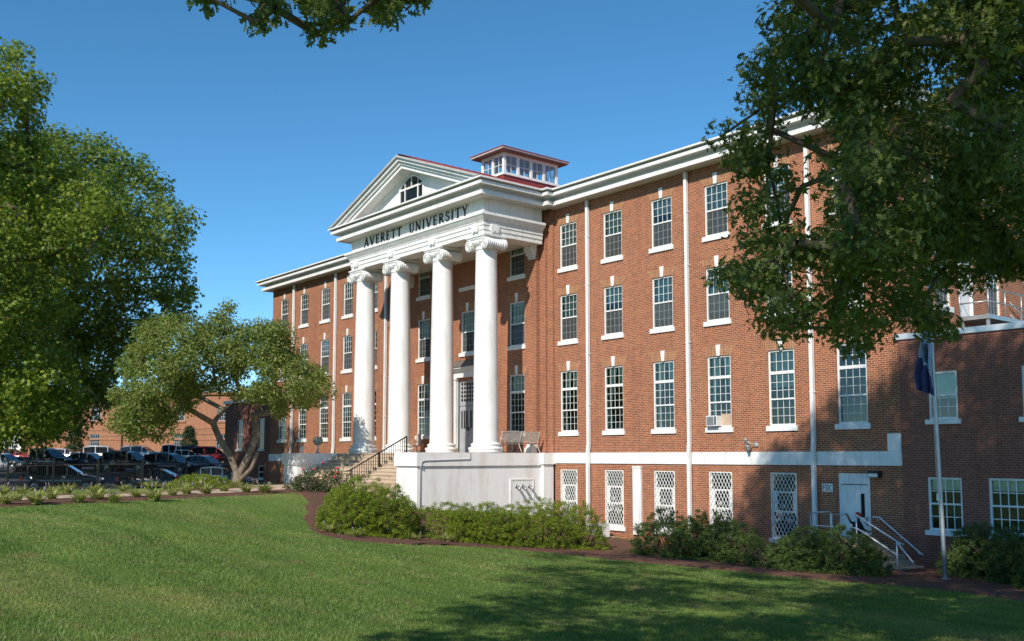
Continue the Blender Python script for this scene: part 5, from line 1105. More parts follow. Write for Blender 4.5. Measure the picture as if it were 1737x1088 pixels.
CL_T2 = [-514,-193,111,-396,-141,24,-401,-181,52,-406,-186,84,-498,-109,180,-364,-174,134,-343,-136,59,-476,-124,196,-456,-197,90,-362,-168,140,-332,-112,117,-349,-157,102,-301,-94,144,-557,-157,143,-454,-114,14,-374,-123,31,-303,-102,150,-467,-202,78,-426,-145,16,-485,-113,169,-360,-119,38,-432,-186,50,-473,-96,34,-375,-100,219,-383,-146,175,-362,-173,81,-392,-156,210,-359,-163,89,-472,-205,171,-445,-202,208,-395,-181,44,-406,-54,197,-337,-81,177,-500,-127,149,-356,-115,78,-565,-170,62,-297,-115,138,-320,-149,80,-399,-42,109,-541,-186,54,-468,-113,181,-399,-181,200,-528,-107,75,-534,-185,84,-387,-160,165,-466,-135,241,-492,-113,201,-329,-73,169,-459,-202,189,-372,-140,190,-409,-182,149,-483,-116,210,-377,-147,129,-527,-120,45,-534,-175,158,-390,-188,195,-363,-179,159,-540,-185,88,-426,-48,157,-367,-138,99,-332,-126,60,-389,-129,36,-405,-174,211,-472,-105,185,-385,-136,226,-543,-137,133,-354,-186,83,-524,-131,203,-545,-165,145,-366,-187,175,-372,-178,137,-529,-172,19,-368,-158,144,-538,-120,83,-316,-118,138,-334,-70,140,-410,-177,199,-347,-85,191,-539,-133,66,-367,-155,128,-420,-196,164,-386,-153,31,-479,-65,202,-510,-199,144,-327,-111,98,-551,-155,228,-363,-148,129,-488,-68,198,-475,-107,239,-425,-189,178,-367,-144,152,-512,-172,240,-431,-185,24,-373,-134,42,-374,-147,213,-501,-69,133,-304,-89,136,-471,-63,109,-386,-164,151,-325,-118,173,-310,-121,159,-340,-142,78,-440,-36,129,-377,-174,107,-531,-115,105,-433,-181,222,-365,-188,162,-445,-198,152,-356,-139,171,-443,-51,97,-300,-93,132,-359,-159,150,-434,-52,173,-489,-156,234,-449,-194,226,-460,-61,183,-460,-82,228,-356,-185,98,-428,-74,205,-450,-194,42,-381,-170,196,-399,-52,193,-410,-109,18,-429,-203,186,-365,-147,40,-330,-134,152,-363,-180,95,-369,-152,156,-390,-158,152,-446,-193,20,-460,-194,26,-413,-69,211,-324,-74,162,-330,-92,82,-569,-168,72,-376,-165,53,-403,-188,137,-452,-204,194,-323,-71,130,-374,-180,122,-323,-81,89,-400,-159,35,-399,-195,60,-531,-172,109,-374,-154,174,-449,-199,138,-360,-150,67,-361,-167,171,-401,-195,188,-355,-108,51,-526,-131,34,-347,-78,85,-425,-47,106,-521,-146,200,-377,-177,149,-520,-181,199,-523,-177,94,-445,-202,71,-517,-166,171,-452,-52,179,-365,-161,173,-342,-86,169,-437,-157,10,-460,-201,58,-506,-80,186,-342,-108,74,-505,-89,174,-315,-134,124,-466,-198,131,-377,-159,45,-487,-95,116,-382,-180,140,-446,-175,12,-392,-144,188,-521,-191,99,-460,-113,23,-519,-155,151,-389,-159,43,-537,-191,62,-434,-196,36,-471,-203,136,-552,-170,96,-357,-115,209,-437,-204,216,-548,-144,178,-427,-198,191,-501,-86,49,-360,-175,170,-398,-166,53,-437,-201,178,-389,-189,162,-393,-142,36,-337,-62,124,-370,-171,156,-470,-94,185,-481,-92,149,-553,-150,103,-318,-124,98,-548,-116,95,-523,-85,88,-378,-155,166,-336,-109,91,-377,-170,113,-404,-165,20,-413,-195,160,-515,-137,28,-382,-168,188,-565,-155,87,-525,-143,20,-370,-177,186,-364,-150,163,-461,-202,136,-331,-60,169,-464,-196,16,-352,-139,164,-540,-161,170,-478,-86,189,-540,-164,212,-339,-151,73,-427,-201,66,-555,-149,154,-365,-126,152,-467,-207,202,-368,-168,121,-320,-100,154,-389,-180,176,-560,-150,84,-443,-197,48,-485,-118,201,-541,-189,73,-326,-123,75,-334,-121,77,-393,-148,180,-418,-42,170,-329,-106,76,-483,-118,20,-367,-177,145,-367,-162,75,-548,-177,32,-537,-149,178,-359,-134,188,-515,-185,16,-467,-104,228,-365,-113,217,-435,-197,56,-563,-159,65,-518,-154,235,-495,-50,167,-347,-171,104,-390,-177,58,-409,-166,219,-295,-122,117,-415,-42,121,-354,-176,73,-450,-74,46,-455,-40,189,-337,-108,191,-546,-167,225,-529,-129,65,-398,-134,24,-337,-125,159,-331,-64,156,-510,-126,216,-398,-34,119,-508,-141,19,-439,-196,132,-355,-106,195,-507,-91,67,-532,-129,168,-349,-125,95,-485,-109,155,-505,-137,201,-453,-196,48,-412,-51,86,-531,-107,147,-314,-105,163,-367,-159,54,-428,-45,136,-370,-131,214,-324,-108,84,-463,-99,243,-372,-160,156,-471,-125,12,-334,-138,63,-467,-38,167,-506,-113,184,-356,-120,180,-401,-181,66,-396,-150,24,-339,-120,188,-413,-37,110,-401,-172,25,-505,-152,18,-356,-158,127,-430,-154,18,-527,-125,153,-371,-138,173,-323,-137,112,-533,-125,71,-493,-50,147,-424,-195,110,-389,-61,202,-391,-176,82,-383,-180,167,-313,-144,92,-378,-154,59,-469,-111,21,-491,-119,24,-440,-193,118,-354,-180,159,-317,-110,97,-478,-199,29,-551,-108,106,-494,-115,47,-509,-130,65,-445,-194,143,-376,-83,63,-530,-177,185,-522,-190,133,-423,-177,33,-475,-117,18,-555,-164,69,-370,-103,39,-318,-139,85,-355,-131,56,-367,-134,63,-547,-101,121,-327,-106,106,-374,-181,83,-329,-95,99,-335,-113,79,-364,-141,186,-475,-69,65,-446,-61,206,-358,-145,119,-546,-101,98,-379,-142,141,-390,-182,98,-325,-94,158,-475,-105,28,-444,-78,40,-509,-57,184,-375,-142,161,-484,-63,91,-476,-51,132,-353,-116,49,-459,-208,214,-304,-112,151,-521,-142,40,-366,-136,180,-333,-62,115,-450,-83,198,-398,-195,175,-407,-196,62,-476,-205,157,-418,-143,23,-349,-120,112,-316,-83,110,-364,-155,136,-523,-171,157,-328,-70,149,-476,-207,186,-509,-91,102,-501,-172,230,-399,-40,150,-477,-101,142,-523,-166,237,-322,-97,102,-404,-184,157,-385,-163,144,-451,-58,83,-335,-182,91,-458,-112,222,-529,-152,95,-422,-184,53,-356,-100,202,-410,-166,31,-385,-187,88,-492,-81,82,-417,-95,237,-441,-197,88,-578,-127,129,-365,-119,210,-511,-153,181,-492,-70,108,-556,-177,78,-464,-68,214,-377,-153,36,-388,-136,182,-522,-189,161,-533,-189,224,-522,-131,154,-463,-82,55,-362,-139,208,-530,-170,233,-360,-84,207,-344,-112,90,-384,-93,47,-565,-142,124,-480,-92,213,-564,-159,128,-505,-84,86,-320,-153,87,-295,-110,145,-335,-161,77,-477,-77,78,-539,-177,224,-379,-117,37,-339,-126,169,-492,-140,18,-411,-186,44,-525,-133,140,-368,-150,182,-494,-101,113,-450,-200,86,-410,-192,125,-305,-122,110,-351,-77,196,-413,-126,16,-502,-53,185,-543,-177,102,-385,-182,187,-520,-98,148,-432,-190,72,-512,-185,193,-543,-133,81,-340,-94,166,-490,-130,158,-377,-164,163,-369,-130,160,-341,-138,143,-517,-198,211,-340,-160,69,-422,-156,27,-381,-142,222,-557,-155,41,-376,-191,173,-400,-193,164,-376,-155,201,-410,-71,224,-534,-84,125,-320,-154,94,-553,-132,138,-347,-142,125,-487,-79,204,-461,-42,164,-472,-78,114,-462,-189,13,-448,-190,118,-374,-189,83,-349,-95,71,-489,-80,48,-441,-180,229,-377,-156,122,-521,-195,204,-453,-73,219,-501,-130,223,-353,-141,43,-389,-162,181,-514,-60,169,-424,-193,92,-371,-136,139,-525,-192,223,-496,-130,26,-348,-133,53,-456,-65,130,-472,-63,187,-369,-101,57,-331,-117,180,-522,-155,68,-399,-163,208,-561,-112,118,-430,-136,11,-385,-106,28,-360,-149,147,-472,-89,163,-330,-112,169,-324,-119,82,-530,-182,199,-329,-146,110,-408,-37,187,-419,-190,40,-460,-203,153,-391,-195,169,-517,-76,146,-348,-97,85,-356,-131,165,-546,-122,88,-417,-186,95,-342,-159,115,-345,-130,98,-495,-79,108,-578,-133,116,-438,-103,244,-311,-89,160,-486,-124,240,-454,-58,96,-530,-90,98,-495,-77,55,-536,-174,177,-540,-165,159,-368,-133,191,-324,-119,154,-404,-185,186,-538,-128,88,-362,-106,44,-537,-147,207,-518,-153,21,-409,-178,43,-356,-155,57,-481,-91,93,-559,-156,212,-500,-98,82,-353,-128,194,-451,-83,229,-411,-161,214,-522,-86,131,-316,-108,113,-546,-170,83,-305,-97,109,-367,-150,97,-381,-118,26,-482,-42,159,-538,-184,217,-541,-142,150,-541,-162,222,-289,-127,132,-449,-187,27,-477,-186,10,-342,-138,117,-461,-200,173,-384,-170,127,-370,-120,187,-344,-181,105,-388,-183,128,-513,-124,30,-463,-177,12,-310,-108,128,-422,-68,67,-515,-198,240,-325,-143,73,-477,-72,58,-368,-129,71,-529,-136,208,-529,-183,237,-512,-116,43,-550,-153,35,-410,-35,172,-473,-51,169,-528,-144,162,-364,-137,165,-421,-125,19,-356,-120,108,-377,-174,89,-379,-137,215,-565,-150,141,-469,-77,102,-456,-67,165,-478,-101,174,-345,-126,55,-369,-123,204,-391,-148,211,-529,-165,94,-458,-187,21,-433,-199,171,-553,-169,58,-365,-137,143,-487,-148,241,-365,-94,207,-330,-125,83,-421,-53,95,-396,-189,37,-487,-81,193,-530,-144,67,-349,-125,79,-484,-92,164,-317,-129,148,-535,-163,38,-351,-91,196,-354,-127,150,-383,-177,110,-432,-195,147,-537,-141,66,-477,-111,224,-496,-76,193,-528,-139,198,-368,-120,75,-569,-131,135,-350,-144,68,-414,-41,103,-336,-164,101,-521,-136,210,-444,-54,107,-338,-131,50,-506,-64,174,-511,-117,132,-332,-133,106,-515,-185,173,-357,-156,95,-373,-175,65,-475,-65,137,-359,-160,140,-438,-191,50,-419,-60,78,-401,-186,113,-462,-94,24,-550,-182,63,-332,-77,124,-359,-97,74,-397,-150,205,-454,-199,125,-441,-197,200,-334,-117,131,-535,-132,58,-442,-165,15,-359,-186,165,-462,-107,188,-529,-173,191,-376,-126,201,-496,-152,229,-335,-62,100,-571,-146,129,-365,-171,185,-455,-40,172,-511,-110,64,-379,-147,199,-316,-115,160,-398,-180,105,-345,-107,61,-390,-37,124,-357,-180,90,-496,-66,114,-378,-161,92,-513,-190,214,-360,-166,157,-559,-125,139,-468,-116,27,-470,-74,83,-409,-34,128,-323,-136,121,-407,-158,224,-395,-188,72,-360,-120,70,-463,-196,39,-424,-183,43,-322,-143,89,-416,-192,90,-459,-195,97,-426,-189,98,-541,-122,106,-346,-137,137,-383,-142,189,-554,-98,118,-356,-126,76,-525,-191,32,-314,-77,105,-346,-176,94,-350,-107,108,-534,-134,38,-443,-119,243,-397,-173,117,-554,-142,217,-316,-101,116,-453,-202,175,-482,-138,243,-353,-105,207,-298,-106,118,-414,-186,212,-532,-148,233,-361,-176,179,-394,-168,68,-530,-191,211,-480,-94,192,-514,-171,12,-477,-204,145,-404,-188,145,-340,-117,52,-518,-107,154,-466,-93,196,-292,-105,133,-317,-100,135,-555,-151,201,-416,-181,165,-349,-86,87,-405,-132,29,-298,-123,146,-394,-146,224,-475,-67,77,-447,-197,104,-324,-83,112,-357,-128,91,-417,-182,141,-429,-168,13,-523,-197,233,-365,-114,53,-505,-83,160,-519,-121,179,-483,-91,68,-424,-192,201,-397,-147,48,-408,-184,125,-333,-114,144,-431,-206,204,-366,-188,91,-517,-105,138,-553,-127,149,-519,-104,52,-422,-40,99,-332,-152,106,-506,-136,30,-507,-59,146,-476,-113,182,-501,-145,15,-421,-199,58,-394,-190,55,-524,-159,34,-346,-141,88,-409,-193,78,-364,-120,178,-506,-113,138]
CL_CR = [-138,-98,55,-150,-102,57,-120,-127,64,-173,-128,68,-99,-151,42,-80,-91,31,-129,-86,21,-155,-153,10,-180,-123,68,-159,-98,52,-115,-126,50,-119,-140,31,-103,-103,58,-199,-131,35,-181,-130,64,-137,-105,29,-108,-137,51,-101,-106,46,-183,-146,42,-181,-133,51,-155,-99,45,-156,-162,30,-116,-132,33,-146,-102,64,-169,-123,25,-107,-94,57,-187,-115,59,-168,-113,62,-129,-72,28,-150,-151,10,-103,-96,59,-112,-133,56,-151,-162,29,-179,-135,21,-79,-99,29,-148,-108,59,-112,-145,34,-173,-146,63,-124,-153,51,-160,-115,65,-136,-160,41,-85,-96,26,-96,-109,28,-127,-149,44,-87,-99,42,-200,-129,29,-151,-104,55,-178,-147,52,-153,-158,45,-183,-128,19,-198,-134,29,-189,-125,45,-148,-88,38,-163,-161,14,-133,-150,23,-96,-106,58,-150,-159,12,-125,-133,64,-148,-106,64,-130,-159,22,-139,-88,58,-134,-163,32,-191,-141,25,-138,-75,36,-116,-152,30,-88,-87,36,-157,-120,30,-102,-96,50,-96,-110,58,-111,-107,63,-83,-116,32,-185,-115,57,-130,-71,42,-102,-119,49,-116,-138,33,-180,-130,25,-143,-85,50,-98,-154,46,-75,-106,30,-191,-134,45,-107,-141,41,-133,-156,51,-93,-114,46,-103,-102,63,-104,-120,39,-73,-107,33,-157,-111,57,-170,-118,34,-99,-113,32,-176,-148,50,-95,-84,41,-184,-145,25,-172,-131,70,-192,-131,39,-136,-93,65,-128,-137,66,-113,-156,46,-143,-72,31,-178,-143,56,-108,-122,53,-100,-108,43,-160,-111,37,-113,-149,36,-131,-159,39,-160,-160,20,-179,-113,48,-186,-122,52,-127,-79,47,-102,-127,47,-94,-107,47,-107,-114,29,-95,-84,25,-137,-154,22,-124,-161,30,-109,-132,51,-192,-144,23,-134,-67,38,-111,-155,36,-97,-101,47,-134,-160,28,-106,-144,55,-181,-144,56,-127,-134,31,-112,-74,43,-103,-98,48,-131,-86,66,-119,-161,28,-199,-141,37,-122,-120,36,-125,-71,30,-100,-102,22,-132,-145,65,-107,-97,20,-125,-144,30,-164,-115,61,-192,-139,29,-109,-127,40,-94,-93,26,-141,-153,12,-139,-149,14,-84,-117,40,-90,-106,44,-121,-123,69,-92,-99,44,-91,-94,40,-162,-159,28,-121,-148,29,-140,-91,61,-98,-117,49,-154,-162,15,-113,-118,54,-146,-155,13,-145,-159,39,-154,-75,42,-148,-110,35,-103,-111,51,-172,-108,53,-142,-159,27,-95,-104,23,-166,-117,66,-92,-105,26,-123,-89,54,-105,-115,58,-158,-157,45,-129,-87,52,-152,-80,34,-126,-128,33,-180,-139,58,-99,-106,57,-192,-125,59,-123,-157,20,-144,-116,71,-193,-121,45,-130,-83,51,-114,-148,32,-81,-104,29,-129,-155,50,-137,-64,37,-148,-86,34,-110,-156,41,-183,-126,33,-138,-87,52,-88,-90,39,-102,-90,49,-132,-95,66,-161,-113,62,-124,-141,31,-161,-136,70,-97,-109,40,-120,-143,59,-118,-143,29,-190,-135,52,-114,-70,40,-106,-105,27,-180,-117,39,-134,-160,40,-179,-152,30,-109,-119,53,-184,-140,52,-106,-127,52,-101,-113,58,-124,-147,20,-159,-102,55,-106,-108,58,-151,-160,23,-138,-157,48,-128,-135,27,-140,-68,36,-190,-132,29,-118,-124,61,-125,-131,62,-155,-103,57,-97,-114,28,-180,-127,52,-143,-71,44,-177,-121,30,-117,-130,58,-183,-137,44,-182,-146,20,-133,-144,15,-195,-135,24,-104,-134,49,-112,-132,44,-109,-141,53,-125,-160,35,-129,-151,58,-145,-156,23,-134,-155,59,-155,-104,45,-87,-111,29,-99,-112,51,-114,-159,29,-172,-124,64,-74,-104,32,-137,-144,66,-151,-113,70,-103,-125,42,-130,-150,36,-138,-98,57,-96,-106,29,-106,-150,42,-83,-106,38,-104,-151,38,-183,-129,29,-193,-139,35,-126,-156,41,-146,-92,50,-139,-160,25,-179,-116,42,-82,-92,32,-104,-94,52,-184,-147,13,-160,-84,38,-131,-146,21,-131,-81,29,-138,-147,18,-150,-109,64,-118,-135,37,-184,-132,16,-196,-123,51,-122,-72,38,-125,-122,32,-137,-160,22,-116,-141,34,-125,-149,57,-128,-148,39,-148,-143,8,-124,-143,27,-113,-148,48,-145,-92,32,-119,-140,40,-125,-77,26,-121,-114,30,-94,-109,46,-136,-155,52,-159,-103,49,-103,-146,50,-189,-123,52,-180,-125,22,-176,-145,54,-111,-126,43,-99,-147,47,-145,-153,59,-193,-128,48,-179,-135,57,-157,-96,49,-125,-84,47,-121,-124,60,-119,-159,32,-141,-146,66,-164,-114,65,-84,-95,34,-100,-120,47,-169,-139,10,-115,-120,61,-102,-101,25,-119,-115,64,-158,-93,49,-136,-114,74,-103,-107,28,-117,-72,28,-149,-156,51,-103,-136,45,-105,-108,63,-91,-112,38,-173,-139,66,-184,-136,60,-144,-151,63,-117,-127,34,-182,-136,65,-99,-88,25,-177,-122,69,-129,-91,56,-96,-122,44,-130,-147,18,-185,-116,61,-135,-160,38,-148,-161,18,-129,-155,20,-108,-119,39,-130,-155,57,-149,-102,49,-94,-89,43,-181,-129,39,-125,-160,25,-184,-120,40,-123,-119,74,-103,-110,47,-185,-144,14,-117,-151,58,-109,-149,44,-201,-131,37,-105,-132,43,-142,-159,21,-110,-118,46,-106,-118,43,-139,-96,28,-189,-148,30,-165,-145,67,-113,-143,58,-89,-108,26,-160,-105,58,-152,-155,11,-133,-103,66,-107,-110,60,-128,-152,53,-131,-138,24,-110,-68,32,-94,-119,30,-179,-129,45,-88,-119,41,-104,-150,53,-184,-144,49,-118,-129,62,-121,-69,32,-149,-160,16,-177,-151,44,-139,-159,17,-141,-106,31,-125,-88,60,-196,-131,30,-171,-127,38,-97,-104,43,-109,-151,54,-128,-151,27,-109,-121,37,-142,-112,70,-126,-153,58,-110,-148,36,-115,-144,32,-112,-70,37,-131,-161,25,-128,-137,32,-149,-70,35,-109,-118,31,-97,-107,52,-110,-139,49,-127,-139,23,-144,-157,49,-120,-69,39,-173,-111,58,-172,-119,44,-139,-101,64,-106,-119,56,-156,-84,35,-104,-117,56,-117,-150,39,-137,-157,19,-139,-153,16,-112,-132,48,-183,-113,56,-178,-112,61,-185,-149,20,-192,-110,54,-83,-115,37,-107,-153,37,-151,-88,35,-115,-122,35,-96,-118,44,-100,-100,62,-98,-104,54,-123,-84,49,-152,-70,37,-116,-129,40,-102,-117,29,-165,-120,30,-96,-148,42,-136,-133,22,-185,-115,64,-139,-152,52,-130,-152,15,-163,-131,10,-94,-112,49,-142,-85,30,-97,-103,27,-104,-153,41,-175,-117,51,-156,-158,42,-110,-140,37,-121,-142,36,-122,-81,50,-169,-119,42,-103,-125,50,-183,-122,34,-130,-144,17,-189,-112,57,-121,-123,64,-113,-154,51,-129,-132,32,-131,-151,28,-159,-78,43,-93,-100,41,-176,-128,21,-185,-129,21,-100,-123,47,-172,-147,8,-113,-156,41,-98,-105,62,-106,-141,52,-154,-118,63]
